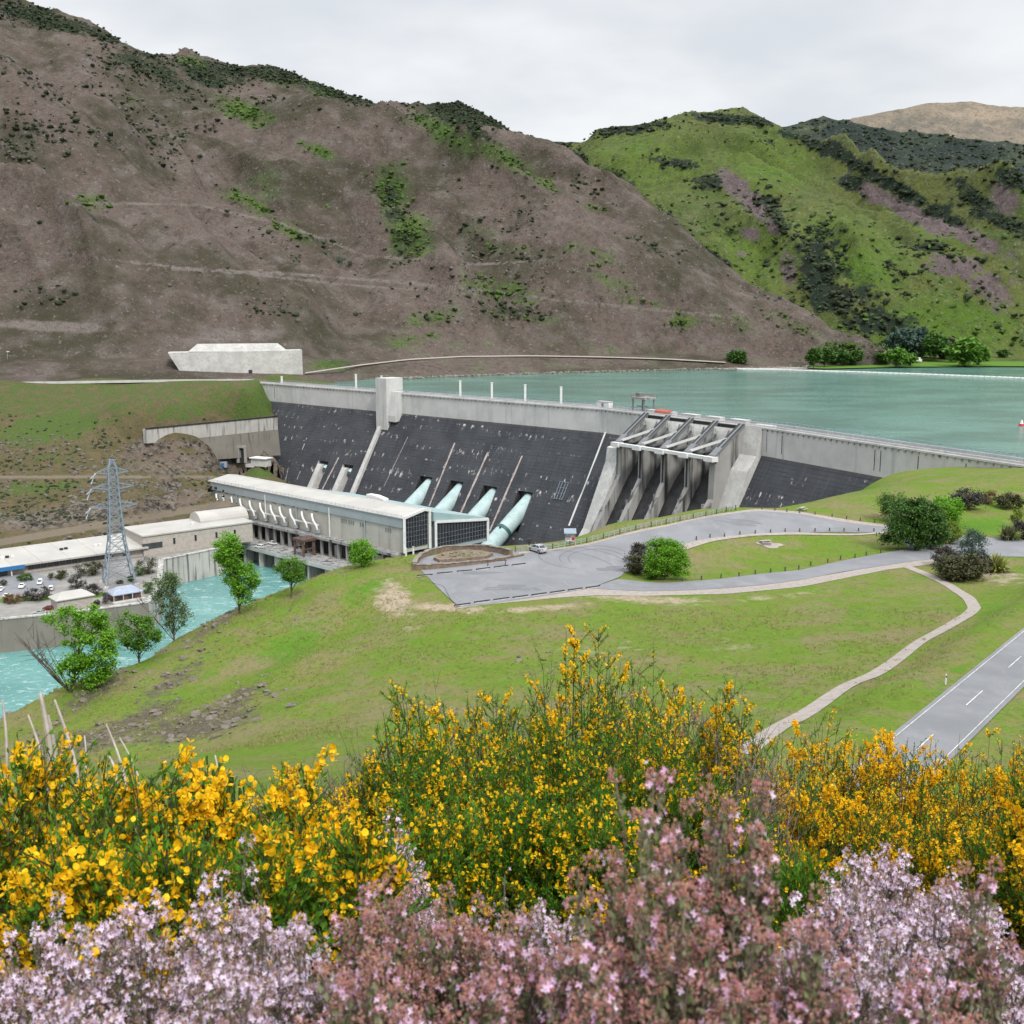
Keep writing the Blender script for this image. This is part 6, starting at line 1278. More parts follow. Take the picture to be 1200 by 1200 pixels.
tree_at(341, 702, 42, 54, M['leaf_mid'], 'small green tree with a bare trunk right of the tallest bank tree', 'bank_tree', 'trees on the near river bank', 55, 70, .3, .018, 15, lobes=[(0, .68, .4, .28), (.15, .5, .32, .2)])
tree_at(424, 664, 36, 34, M['leaf_bright'], 'dense round bright green tree at the hill brink before the powerhouse', 'round_tree', 'trees on the near river bank', 60, 70, .08, .02, 16)
# lookout planting
tree_at(779, 680, 58, 52, M['leaf_bright'], 'large round bright green bush at the tip of the grass island', 'round_bush', None, 150, 100, .05, .02, 21, leaf=.17, cat='bush', lobes=[(0, .5, .38, .42), (-.2, .62, .24, .3), (.22, .6, .24, .28), (.3, .3, .2, .26), (-.28, .3, .2, .26), (.02, .8, .22, .18)])
shrub_at(749, 664, 24, 30, M['leaf_purple'], 'dark purple grey shrub behind the round bright bush', 'dark shrubs at the island tip', 36, 70, 22); shrub_at(746, 673, 30, 26, M['leaf_olive'], 'low olive shrub left of the round bright bush', 'dark shrubs at the island tip', 36, 70, 23); shrub_at(765, 678, 26, 18, M['leaf_olive'], 'small olive shrub at the foot of the round bright bush', 'dark shrubs at the island tip', 30, 60, 24)
tree_at(1073, 644, 74, 66, M['leaf_dark'], 'broad dark green tree where the two lookout roads meet', 'broad_tree', None, 130, 110, .04, .02, 25, leaf=.28, lobes=[(0, .5, .42, .42), (-.1, .75, .3, .22), (.2, .35, .34, .3), (-.2, .3, .34, .28)])
tree_at(1046, 612, 36, 36, M['leaf_dark'], 'smaller dark green tree half hidden behind the broad tree on the left', 'broad_tree', None, 50, 70, .15, .02, 26)
shrub_at(1106, 616, 42, 36, M['leaf_bright'], 'bright green bush behind the broad tree on the right', None, 60, 70, 27); shrub_at(1112, 637, 28, 26, M['leaf_yellow'], 'yellow green bush right of the broad tree trunk', None, 44, 70, 28)
sg = 'shrubs of the roadside bed'
shrub_at(1107, 664, 30, 26, M['leaf_purple'], 'grey brown shrub at the left end of the roadside bed', sg, 40, 70, 29); tree_at(1137, 664, 34, 46, M['leaf_blue'], 'upright blue green shrub rising from the roadside bed', 'upright_shrub', sg, 50, 60, .1, .02, 30, cat='shrub')
shrub_at(1126, 679, 58, 28, M['leaf_olive'], 'wide low olive shrub at the front of the roadside bed', sg, 70, 80, 31); shrub_at(1147, 672, 26, 26, M['leaf_purple'], 'dark purple shrub right in the roadside bed', sg, 36, 60, 32)
def flax_at(px_, py_, R_, lm, label, seed): b = hp(px_, py_); t_ = thing('flax_bush', label, 'flax', b, 0, 'flax bushes'); flax(t_, R_ / F * b[1], 220, lm, seed)
flax_at(1167, 670, 22, M['leaf_flaxy'], 'yellow striped flax bush at the right end of the roadside bed', 1); flax_at(1108, 676, 17, M['leaf_flax'], 'grey flax bush at the left front of the roadside bed', 2)
sg2 = 'shrubs on the upper mound'
shrub_at(1133, 596, 42, 24, M['leaf_purple'], 'dark grey shrub on the upper mound, leftmost of three', sg2, 40, 70, 33); shrub_at(1158, 591, 17, 18, M['leaf_rust'], 'small rust coloured shrub between two dark ones on the mound', sg2, 26, 60, 34); shrub_at(1183, 596, 36, 18, M['leaf_olive'], 'dark olive shrub on the upper mound, rightmost of three', sg2, 40, 60, 35)
flax_at(1128, 596, 14, M['leaf_flax'], 'grey flax under the leftmost mound shrub', 3); flax_at(1181, 633, 18, M['leaf_flax'], 'grey flax bush at the right edge beside the upper road', 4)
tree_at(1190, 620, 16, 26, M['leaf_yellow'], 'thin yellowish small tree behind the flax at the right edge', 'young_tree', None, 30, 40, .2, .02, 36); shrub_at(1201, 632, 28, 24, M['leaf_purple'], 'dark purple shrub cut by the right edge beside the flax', None, 36, 60, 37)
# yard shrubs
yg = 'shrubs of the river terrace'
for i, (x, y, w, h, mm, lab) in enumerate([(107, 673, 36, 17, 'leaf_olive', 'long olive hedge shrub below the control building windows'), (91, 690, 24, 19, 'leaf_purple', 'dark round shrub right of the lower lot'), (45, 702, 40, 14, 'leaf_purple', 'wide low grey shrub between the lot and the lawn'), (110, 697, 24, 14, 'leaf_purple', 'dark shrub behind the tan shed'), (68, 678, 26, 10, 'leaf_olive', 'low olive shrub above the wagon'), (173, 695, 16, 16, 'leaf_dark', 'dark green shrub right of the pavilion'), (163, 675, 14, 13, 'leaf_dark', 'small dark shrub at the pylon right leg'), (173, 672, 24, 26, 'leaf_olive', 'tall olive shrub behind the pylon before the end block'), (154, 682, 11, 8, 'leaf_dark', 'tiny dark shrub above the pavilion roof'), (124, 708, 11, 17, 'leaf_purple', 'narrow purple shrub left of the pavilion'), (15, 706, 26, 10, 'leaf_rust', 'rusty yellow low shrub at the left end of the lawn'), (30, 680, 20, 8, 'leaf_dark', 'low dark shrub behind the pickup'), (114, 709, 9, 7, 'leaf_olive', 'little olive shrub right of the tan shed'), (4, 686, 10, 8, 'leaf_olive', 'small olive shrub at the far left of the lot'), (140, 684, 10, 5, 'leaf_olive', 'low olive tuft between the pylon legs')]):
    shrub_at(0, 0, w, h, M[mm], lab, yg, 26, 50, 40 + i, b=atz(x, y, YZ))
# far shore trees (four prototypes, copied)
fg_ = 'trees along the far lake shore'
protos = {}
def shore(px_, py_, h, kind, lab, w=None):
    b = atz(px_, py_, 1.5)
    k = b[1] / F; H_ = h * k; ww = (w or h * 1.15) * k
    if kind not in protos:
        t_ = thing('shore_tree', lab, 'tree', b, 0, fg_); m_, s_, zl_, rr = {'round': ('leaf_dark', 3, .25, 5), 'dark': ('leaf_dark', 4, .12, 5), 'grey': ('leaf_blue', 5, .1, 5), 'bright': ('leaf_mid', 6, .15, 5), 'purple': ('leaf_purple', 7, .1, 5)}[kind]
        crown_tree(t_, rr, 10 * zl_, 10, 46, 26, .95, M[m_], .3, seed=s_); protos[kind] = t_
    else: t_ = dup(protos[kind], b, random.random() * 6, lab)
    t_.scale = (ww / 10, ww / 10, H_ / 10)
for a in [(864, 428.5, 17, 'dark', 'lone dark round tree at the shore end of the boom', 21), (953, 431, 22, 'round', 'first round tree of the shore row, leftmost', 18), (966, 429, 19, 'round', 'second round tree of the shore row'), (977, 427, 13, 'dark', 'small dark tree second row behind the shore row'), (986, 428, 17, 'round', 'mid-sized round tree standing alone in the shore row'), (1001, 427.5, 16, 'round', 'fifth tree of the shore row with bare trunk'), (1018, 426, 24, 'dark', 'tall dark tree at the middle of the shore', 20), (1031, 426, 22, 'dark', 'dark tree right beside the tallest shore tree', 18), (1036, 427, 15, 'round', 'low tree before the dark shore pair'), (1052, 429, 20, 'bright', 'bright willow overhanging the water by the white camper', 24), (1066, 428, 13, 'bright', 'low bright willow left of the white camper', 18), (1060, 422, 34, 'grey', 'blue grey tall tree behind the bright willow', 34), (1078, 421, 34, 'grey', 'blue grey tall tree behind the camper', 34), (1050, 420, 30, 'grey', 'leftmost of the blue grey tall trees', 28), (1094, 423, 30, 'dark', 'dark conifer-like tree right of the camper', 26), (1107, 422, 26, 'purple', 'purple grey tree between the conifer and the big willow', 24), (1117, 424, 18, 'round', 'small tree under the purple grey tree'), (1131, 428, 30, 'bright', 'big round willow at the right of the shore', 36), (1147, 427, 20, 'bright', 'lower willow touching the big round one', 22), (1040, 412, 22, 'round', 'tree on the slope foot above the shore row', 24), (1024, 408, 18, 'bright', 'bright tree on the slope foot at the spur end', 20), (992, 404, 20, 'bright', 'bright tree at the gully mouth', 20), (1010, 408, 18, 'dark', 'dark tree at the gully mouth'), (1080, 404, 14, 'purple', 'grey blossom tree on the slope above the shore'), (1062, 402, 14, 'purple', 'second grey blossom tree on the slope'), (1098, 402, 14, 'grey', 'blue grey small tree on the slope'), (1195, 416, 18, 'dark', 'dark tree at the right edge of the far shore'), (1175, 421, 11, 'round', 'small tree right of the willows'), (945, 417, 8, 'dark', 'tiny dark bush on the spur above the shore row'), (1118, 408, 14, 'round', 'round tree on the slope above the big willow')]:
    shore(*a)
b = atz(1073, 424.5, 1.5); t_ = thing('camper_van', 'tiny white camper van parked between the far shore trees', 'van', b); MB().box(b + [0, 0, 2.6], (8, 4, 4)).build('body', M['white'], t_); MB().box(b + [0, -2.05, 3.2], (4, .15, 1.2)).build('window', M['glass'], t_); MB().box(b + [4.6, 0, 1.8], (1.8, 3.6, 2.2)).build('cab', M['white'], t_)
for a in (-2.4, 3):
    MB().tube([b + [a, -2.1, .6], b + [a, -1.6, .6]], .7, 10).build('wheel', M['black'], t_)
# lake-side roads, flats and shore stones
def pl(pts, z0): return np.array([atz(x, y, z0) for x, y in pts])
def gs_(name, pts, w, m):                           # narrow bench road cut on the hillside: sits on the loft surface
    P = []
    for x, y in pts:
        k = np.argmin((lx - x) ** 2 + (ly - y) ** 2 + 1e6 * (lt > .5)); P.append(PL.reshape(-1, 3)[k])
    P = smooth_line(np.array(P), 120); q = np.stack([P + [0, -w / 2, .9], P + [0, w / 2, 1.6]], 1); return struct(MB().grid(q).build(name, m))
gs_('lake_road', [(358, 439), (420, 430), (480, 422.5), (540, 419), (620, 418.5), (700, 419.5), (780, 422), (850, 426)], 4, M['gravel'])
q = pl([(800, 431.5), (850, 428.5), (900, 428.5), (945, 431), (960, 432.5), (900, 432.2), (850, 433)], .3); struct(flat('beach', q, M['gravel'], .35))
q = pl([(945, 432), (960, 427), (1010, 424), (1060, 424), (1160, 424), (1260, 424), (1260, 430), (1160, 429.5), (1050, 430.5), (970, 432.5)], .5); struct(flat('shore_lawn', q, M['lawn'], .9))
mb = MB(); n = 520
k = rng.random(n) * 520 + 440; D_ = np.interp(k, [440, 600, 750, 950], [824, 896, 946, 1018]) + rng.normal(size=n) * 1.2; P = np.stack([(k - 600) / F * (D_ * cT + CZ * sT), D_, .3 + .5 * rng.random(n)], 1)
for i in range(6): z = np.arange(n) % 6 == i; mb.scatter(*BLOBS[i], P[z], frames(rdir(z.sum())), rng.uniform(.5, 1.3, z.sum()))
stuff(mb.build('shore_stones', M['rockmat']), 'grey riprap stones along the lake edge below the lake road', 'stones')
# low cushions and tussocks on the grass hill
w = np.clip(HILL_COV[..., 2], 0, 1) * (HILL_P[..., 1] > 55) * (HILL_P[..., 2] > -20); w = w.ravel() ** 1.5; w /= w.sum(); n = 3800
k = rng.choice(len(w), n, p=w); P = HILL_P.reshape(-1, 3)[k] + np.append(rng.normal(size=(n, 2)) * 1.2, np.zeros((n, 1)), 1); P[:, 2] = HILL(P[:, 0], P[:, 1]) + .05
M['cushion'] = mat('grey_thyme_cushions', (.15, .13, .105), (.085, .075, .05), .5, .95, c3=(.22, .19, .18), bump=.8, bscale=5, bd=.1)
mb = MB(); s = .15 + .55 * rng.random(n) ** 2.5
for i in range(6): z = np.arange(n) % 6 == i; mb.scatter(*BLOBS[i], P[z], frames(np.tile([0., 0, 1], (z.sum(), 1)) + rng.normal(size=(z.sum(), 3)) * .2), np.stack([s[z] * 1.3, s[z], s[z] * .6], -1))
stuff(mb.build('thyme_cushions', M['cushion']), 'grey brown thyme cushions scattered on the grass slope above the river', 'ground cover')
w = (HILL_P[..., 1] > 95) * (HILL_P[..., 2] > -12) * 1.0; qx, qy = proj(HILL_P); w = w * (qy < 900) * (qx > -50) * (qx < 1250) * (.25 + sstep(-.1, .5, fbm(HILL_P[..., 0] / 12, HILL_P[..., 1] / 12, 2, 3))); w *= ~((qx > 480) & (qy < 715)); a_c = (HILL_P[..., 0] - REDGE[2][0]) * RNRM[0] + (HILL_P[..., 1] - REDGE[2][1]) * RNRM[1]; w *= ~((a_c > -3) & (a_c < ROADW + 3)); w *= np.min(np.linalg.norm(HILL_P[..., None, :2] - pc[None, None, ::4, :2], axis=-1), axis=-1) > 2.6
w = w.ravel() / w.sum(); n = 9000; k = rng.choice(len(w), n, p=w); P = HILL_P.reshape(-1, 3)[k] + np.append(rng.normal(size=(n, 2)), np.zeros((n, 1)), 1); P[:, 2] = HILL(P[:, 0], P[:, 1])
M['tussock'] = leafmat('dry_tussock', [(.17, .19, .045), (.30, .26, .12), (.13, .19, .03)], .1); mb = MB()
n_b = 9; pos = np.repeat(P, n_b, 0) + np.append(rng.normal(size=(n * n_b, 2)) * .12, np.zeros((n * n_b, 1)), 1); d = rng.normal(size=(n * n_b, 3)) * .5; d[:, 2] = 1
BL = (np.array([[-.1, 0, 0], [.1, 0, 0], [0, 0, 1.]]), [[0, 1, 2]]); mb.scatter(*BL, pos, frames(d), rng.uniform(.12, .40, n * n_b))
stuff(mb.build('grass_tufts', M['tussock']), 'short dry grass tufts on the lookout slope', 'grass')

# scrub and loose rock on the left river bank
P_ = np.stack([BANK.Xg, BANK.Yg, BANK.Z], -1); bqx, bqy = proj(P_); inb = (bqx > -40) & (bqx < 300) & (bqy > 462) & (bqy < 655) & (P_[..., 2] < 2) & (P_[..., 2] > -53)
trk = np.exp(-((bqy - (635.5 - bqx * .172)) / 7) ** 2) + np.exp(-((bqy - 559.) / 4) ** 2)
def bank_scatter(name, w, n, s0, s1, m, lab, cat, fz):
    w = np.clip(w, 0, None).ravel(); w = w / w.sum(); k = rng.choice(len(w), n, p=w); P = P_.reshape(-1, 3)[k] + np.append(rng.normal(size=(n, 2)), np.zeros((n, 1)), 1); P[:, 2] = BANK(P[:, 0], P[:, 1]); s = s0 + (s1 - s0) * rng.random(n) ** 2.2; mb = MB()
    for i in range(6): z = np.arange(n) % 6 == i; mb.scatter(*BLOBS[i], P[z], frames(np.tile([0., 0, 1], (z.sum(), 1)) + rng.normal(size=(z.sum(), 3)) * .3), np.stack([s[z], s[z] * .9, s[z] * fz], -1))
    return stuff(mb.build(name, m), lab, cat)
nb_ = fbm(P_[..., 0] / 25, P_[..., 1] / 25, 3.3, 4)
bank_scatter('bank_scrub', inb * (1 - np.clip(trk, 0, 1)) * (.12 + sstep(0, .6, nb_)) * sstep(480, 520, bqy), 1500, .25, 1.3, M['scrub'], 'low dark scrub on the left river bank slope', 'scrub', .7)
M['bankrock'] = mat('dark_bank_rock', (.13, .118, .10), (.06, .055, .05), .6, .9, c3=(.20, .175, .145), bump=.6, bscale=3)
bank_scatter('bank_rocks', inb * (1 - np.clip(trk, 0, 1)) * (sstep(505, 530, bqy) * (.1 + sstep(-.1, .5, -nb_))), 1800, .25, 1.5, M['bankrock'], 'broken grey brown rocks on the left river bank', 'rocks', .75)
# ------------------------------------------------------------------ foreground shrubs: broom and thyme
M['broom_leaf'] = leafmat('broom_leaves', [(.035, .10, .008), (.07, .19, .012), (.12, .27, .018), (.05, .14, .010)], .35, .5)
M['broom_stem'] = mat('broom_stems', (.045, .06, .015), (.06, .05, .03), 9, .7)
M['broom_flower'] = leafmat('broom_flowers', [(.66, .36, .006), (.82, .50, .008), (.90, .58, .014), (.78, .44, .006)], .25, .6)
M['twig'] = mat('dry_grey_twigs', (.20, .17, .15), (.12, .10, .085), 9, .9)
M['thyme_leaf'] = leafmat('thyme_leaves', [(.11, .12, .06), (.19, .19, .12), (.14, .165, .065), (.22, .19, .12)], .2, .7)
M['thyme_stem'] = mat('thyme_stems', (.12, .085, .065), (.17, .14, .11), 12, .9)
M['calyx_pale'] = leafmat('brown_pink_calyces', [(.30, .16, .13), (.42, .25, .23), (.38, .27, .17), (.48, .34, .34)], .25, .7)
M['calyx_red'] = leafmat('rose_red_calyces', [(.42, .17, .16), (.54, .27, .27), (.50, .28, .18), (.40, .20, .21), (.42, .32, .20)], .25, .7)
M['petal_pale'] = leafmat('pale_lilac_petals', [(.74, .60, .78), (.86, .74, .88), (.68, .52, .74), (.90, .82, .90)], .3, .6)
M['petal_rose'] = leafmat('rose_lilac_petals', [(.74, .48, .72), (.84, .62, .82), (.66, .36, .56), (.88, .74, .88)], .3, .6)
# broom blossom: banner, two wings, keel
FLV = np.array([[0, -.05, 0], [-.42, .10, .12], [-.50, .55, .28], [-.2, .95, .30], [.2, .95, .30], [.50, .55, .28], [.42, .10, .12], [0, .5, .05],
                [-.05, -.1, 0], [-.36, -.15, .35], [-.30, -.35, .85], [-.04, -.3, .7], [.05, -.1, 0], [.36, -.15, .35], [.30, -.35, .85], [.04, -.3, .7]])
FLF = [[0, 1, 2, 7], [7, 2, 3, 4], [7, 4, 5], [0, 7, 5, 6], [8, 9, 10, 11], [12, 15, 14, 13]]
NLF = (np.array([[0, -.5, 0.], [.16, 0, .02], [0, .5, .0], [-.16, 0, .02]]), [[0, 1, 2, 3]])
def wands(r, n, H_, R_, lean=(0, 0)):
    """curved wand polylines (n, 7, 3): a shrub with upright spreading stems, base at 0"""
    a = r.uniform(0, 2 * math.pi, n); q = np.sqrt(r.random(n)); tip = np.stack([R_ * q * np.cos(a), R_ * q * np.sin(a), H_ * np.sqrt(np.clip(1 - .80 * q * q, .05, 1)) * r.uniform(.78, 1.0, n) * np.where(r.random(n) < .05, 1.08, 1)], 1)
    tip[:, 0] += lean[0]; tip[:, 1] += lean[1]
    b = np.stack([R_ * .3 * q * np.cos(a), R_ * .3 * q * np.sin(a), np.full(n, -.05)], 1); t = np.linspace(0, 1, 7)[None, :, None]
    m = b + (tip - b) * .5; m[:, :2] += (tip - b)[:, :2] * .12; m[:, 2] -= 0; m += r.normal(size=(n, 3)) * .13 * R_
    return (1 - t) ** 2 * b[:, None] + 2 * t * (1 - t) * m[:, None] + t * t * tip[:, None]
def seg_ribbons(mb, P0, P1, w0, w1, mi=0):
    """three-sided twigs for many segments at once"""
    d = P1 - P0; R = frames(d); x, y = R[..., 0], R[..., 1]; V = []
    for P, w in ((P0, w0), (P1, w1)):
        for k in range(3): c, s = math.cos(k * 2.0944), math.sin(k * 2.0944); V.append(P + (c * x + s * y) * np.broadcast_to(np.asarray(w, float), (len(P),))[:, None])
    V = np.stack(V, 1); n = len(P0); base = np.arange(n)[:, None] * 6
    Q = np.array([[0, 1, 4, 3], [1, 2, 5, 4], [2, 0, 3, 5]]); mb.add(V.reshape(-1, 3), (base[:, None] + Q[None]).reshape(-1, 4), mi)
def pick(r, W, n, lo, hi):
    """random points and tangents on the wands"""
    k = r.integers(0, len(W), n); t = r.uniform(lo, hi, n) * 6; i = np.minimum(t.astype(int), 5); f = (t - i)[:, None]
    return W[k, i] * (1 - f) + W[k, i + 1] * f, W[k, i + 1] - W[k, i], k, t / 6
def broom(label, x, d, H_, R_, nw, leafs, flowers, seed, fs=.021, lean=(0, 0), twigL=.2, bare=0, group='flowering broom bushes', clump=.5, leafL=.016, fl_lo=.32):
    r = np.random.default_rng(seed); b = np.array([x, d, HILL(x, d) - .03]); t_ = thing('broom_bush', label, 'broom bush', b, 0, group)
    W = wands(r, nw, H_, R_, lean); mb = MB()
    for i in range(6): seg_ribbons(mb, W[:, i], W[:, i + 1], .0055 * (1 - i / 7.5), .0055 * (1 - (i + 1) / 7.5))
    nt = nw * 11; p0, tg, kw, tt = pick(r, W, nt, .30, .99); tg /= np.linalg.norm(tg, axis=1)[:, None] + 1e-9
    dv = tg * .8 + rdir(nt) * .75; dv[:, 2] += .22; dv /= np.linalg.norm(dv, axis=1)[:, None]; L = twigL * r.uniform(.4, 1.2, nt)[:, None] * (1.15 - .6 * tt[:, None]); p1 = p0 + dv * L
    seg_ribbons(mb, p0, p1, .0022, .0010)
    mb.build('stem', M['broom_stem'], t_, local=True)
    if bare:
        nb = bare; q0, tg2, _, _ = pick(r, W, nb, .3, .9); d2 = tg2 / (np.linalg.norm(tg2, axis=1)[:, None] + 1e-9) + rdir(nb) * .8; d2[:, 2] += .2; q1 = q0 + d2 * r.uniform(.08, .3, nb)[:, None]; mb = MB(); seg_ribbons(mb, q0, q1, .0022, .0008)
        k2 = np.repeat(np.arange(nb), 2); q2 = q0[k2] + (q1 - q0)[k2] * r.uniform(.3, .9, nb * 2)[:, None]; seg_ribbons(mb, q2, q2 + (d2[k2] * .5 + rdir(nb * 2) * .7) * .09, .0014, .0006); mb.build('dry_twig', M['twig'], t_, local=True)
    # leaves along twigs
    k = r.integers(0, nt, leafs); u = r.uniform(.05, 1.05, leafs)[:, None]; pos = p0[k] + (p1 - p0)[k] * u + r.normal(size=(leafs, 3)) * .006
    ax = dv[k] + rdir(leafs) * .55; F_ = frames(ax); F_ = np.stack([F_[..., 0], F_[..., 2], F_[..., 1]], -1); mb = MB(); mb.scatter(*NLF, pos, F_, leafL * r.uniform(.6, 1.4, leafs)); mb.build('foliage', M['broom_leaf'], t_, local=True)
    # blossoms in runs along some twigs
    heavy = r.random(nw) ** (1 / max(clump, .05)); wt = (heavy[kw] + .03) * sstep(fl_lo - .15, fl_lo + .2, tt) * (r.random(nt) > .4); k = r.choice(nt, flowers, p=wt / wt.sum()); u = r.uniform(.25, 1.02, flowers)[:, None]; pos = p0[k] + (p1 - p0)[k] * u + r.normal(size=(flowers, 3)) * .007
    dz = rdir(flowers); dz[:, 2] = dz[:, 2] * .4 + .1; dz += dv[k] * .2; F_ = frames(dz, r.normal(size=flowers) * .5 + 0)
    # banner up: y axis of the frame points upwards
    z_ = dz / np.linalg.norm(dz, axis=1)[:, None]; x_ = np.cross(np.tile([0, 0, 1.], (flowers, 1)), z_); x_ /= np.linalg.norm(x_, axis=1)[:, None] + 1e-9; y_ = np.cross(z_, x_); F_ = np.stack([x_, y_, z_], -1)
    mb = MB(); mb.scatter(FLV, FLF, pos, F_, fs * .62 * r.uniform(.7, 1.2, flowers)); mb.build('blossom', M['broom_flower'], t_, local=True); return t_
def fg(px_, top, d): p = aty(px_, top, d); return p[0], p[2] - float(HILL(p[0], d))
def B_(px_, top, d, Rpx, *a, **k): x, h = fg(px_, top, d); broom(a[0], x, d + Rpx / F * d * .35, h, Rpx / F * d, *a[1:], **k)
#    px   top   d   half width px, label, wands, leaves, blossoms, seed
B_(700, 704, 5.3, 106, 'tallest broom bush in the middle, thin wands rising against the car park', 77, 26325, 5801, 1, bare=78, clump=.6, twigL=.24)
B_(790, 758, 5.6, 134, 'broom bush right of the tallest one with grey bare twigs', 101, 35100, 7735, 2, bare=236, clump=.5)
B_(560, 774, 5.0, 117, 'broom bush left of the tallest one with a dense yellow top', 101, 35100, 7090, 3, bare=110, clump=.6)
B_(500, 792, 4.7, 66, 'broom bush with long wands leaning left over the grass slope', 56, 21060, 2705, 4, lean=(-.10, 0), clump=.7)
B_(865, 792, 5.3, 89, 'broom bush with grey twigs next to the gravel path end', 83, 26325, 5801, 5, bare=204)
B_(640, 827, 4.3, 134, 'very green broom bush low in the middle with few blossoms', 135, 59670, 3350, 6, clump=.8)
B_(770, 842, 4.5, 123, 'green broom bush beside the rose thyme tips', 135, 56160, 3350, 7, clump=.7)
B_(520, 862, 4.1, 106, 'green broom bush between the two yellow masses', 117, 47385, 4189, 8, clump=.7)
B_(410, 900, 4.6, 100, 'small flowered dense broom bush behind the large left blossoms', 117, 29835, 9670, 9, bare=141, fs=.017)
B_(335, 895, 5.2, 78, 'farther broom bush at the foot of the grass slope on the left', 77, 17550, 7090, 10, bare=94, fs=.017)
B_(600, 922, 3.7, 106, 'front green broom bush above the mauve thyme', 127, 52650, 3350, 11, clump=.7); B_(710, 932, 3.6, 95, 'front green broom bush left of the rose thyme', 117, 47385, 2705, 12, clump=.7); B_(500, 937, 3.6, 84, 'front broom bush behind the pale thyme clump', 93, 35100, 2705, 13)
B_(850, 897, 4.4, 95, 'dark broom bush in the hollow behind the rose thyme', 101, 35100, 2061, 14, bare=78)
gy = dict(clump=.25, fs=.021)
B_(985, 820, 6.0, 106, 'dense yellow broom bush in front of the path end', 121, 17000, 14094, 15, **gy); B_(1065, 846, 6.2, 89, 'dense yellow broom bush below the highway edge', 108, 14000, 11353, 16, **gy)
B_(1140, 850, 6.4, 89, 'dense yellow broom bush in front of the highway', 108, 14000, 10179, 17, **gy); B_(1200, 850, 6.6, 78, 'yellow broom bush at the right picture edge', 86, 12000, 7438, 18, **gy)
B_(940, 897, 5.2, 89, 'yellow broom bush above the rose thyme on the right', 102, 15000, 8613, 19, **gy); B_(1030, 922, 5.2, 95, 'lower yellow broom bush behind the pale right thyme', 108, 16000, 9396, 20, **gy); B_(1120, 937, 5.2, 95, 'greener broom bush behind the pale right thyme', 102, 20000, 4698, 21, clump=.4); B_(1195, 977, 4.4, 67, 'small flowered green broom bush low at the right edge', 67, 16000, 1644, 22)
B_(1090, 832, 6.0, 14, 'single upright broom sprig standing out against the highway', 6, 1300, 152, 23, twigL=.08)
lg = dict(clump=.3, fs=.0245, leafL=.018)
B_(20, 850, 2.5, 110, 'close broom bush with large blossoms at the left picture edge', 64, 11250, 3126, 31, **lg); B_(125, 885, 2.4, 105, 'close broom bush with large blossoms below the dry stalks', 69, 12750, 3519, 32, **lg); B_(225, 888, 2.5, 100, 'close broom bush with large blossoms left of the leaning sprays', 69, 12750, 3321, 33, **lg); B_(320, 885, 2.5, 95, 'close broom bush with large blossoms leaning right', 62, 12000, 3126, 34, lean=(.05, 0), **lg)
B_(60, 960, 2.05, 100, 'low close broom bush above the pale left thyme', 57, 11250, 2189, 35, **lg); B_(190, 965, 2.0, 95, 'low close broom bush behind the thyme crest', 57, 12000, 2033, 36, **lg); B_(310, 955, 2.1, 85, 'low green close broom bush with few blossoms', 57, 14250, 1173, 37, **lg); B_(400, 965, 2.2, 60, 'close broom bush at the right end of the large blossoms', 41, 8250, 1288, 38, lean=(.05, 0), **lg)
# dry stalks and leafless shrubs
def stalks(label, spec, d, group=None):
    x0 = np.mean([s[0] for s in spec]); b = aty(x0, 900, d); b[2] = HILL(b[0], b[1]); t_ = thing('dry_stalks', label, 'dry stalks', b, 0, group)
    for px0, py0, px1, py1, w in spec:
        p, q = aty(px0, py0, d), aty(px1, py1, d + .1); m = (p + q) / 2 + np.array([.012, 0, 0]); MB().tube(smooth_line([p, m, q], 8), np.linspace(w, w * .45, 8), 6).build('stalk', M['twig'] if 0 else M['pale_stalk'], t_)
M['pale_stalk'] = mat('pale_dead_stalks', (.42, .38, .33), (.28, .25, .21), 14, .9)
stalks('pale dead stalks standing out of the close broom on the left', [(62, 930, 47, 812, .012), (66, 930, 56, 838, .010), (70, 930, 62, 870, .008), (95, 930, 64, 820, .007), (58, 930, 33, 838, .006), (96, 930, 99, 862, .004)], 2.9, 'dead stalks'); stalks('two thin pale dead stalks above the close broom', [(150, 930, 124, 848, .005), (168, 930, 140, 864, .004), (136, 920, 127, 884, .006)], 3.0, 'dead stalks'); stalks('short dead stalk pair beside the small dark conifer-like tuft', [(258, 950, 252, 885, .006), (262, 950, 259, 896, .005)], 3.4, 'dead stalks'); stalks('faint dead stalk at the left picture edge', [(6, 930, 3, 820, .006)], 2.9, 'dead stalks')
def twigbush(label, px_, top, d, Rpx, n, seed):
    x, h = fg(px_, top, d); r = np.random.default_rng(seed); b = np.array([x, d, float(HILL(x, d))]); t_ = thing('leafless_shrub', label, 'dead shrub', b, 0, 'leafless grey shrubs'); W = wands(r, 40, h, Rpx / F * d); mb = MB()
    for i in range(6): seg_ribbons(mb, W[:, i], W[:, i + 1], .006 * (1 - i / 7), .006 * (1 - (i + 1) / 7))
    mb.build('stem', M['twig'], t_, local=True); q0, tg, _, _ = pick(r, W, n, .25, .98); d2 = tg / (np.linalg.norm(tg, axis=1)[:, None]) + rdir(n) * .7; q1 = q0 + d2 * r.uniform(.06, .25, n)[:, None]; mb = MB(); seg_ribbons(mb, q0, q1, .0024, .001); k = np.repeat(np.arange(n), 3); q2 = q0[k] + (q1 - q0)[k] * r.uniform(.3, 1, 3 * n)[:, None]; seg_ribbons(mb, q2, q2 + (d2[k] * .4 + rdir(3 * n) * .7) * .08, .0015, .0007); mb.build('twig', M['twig'], t_, local=True)
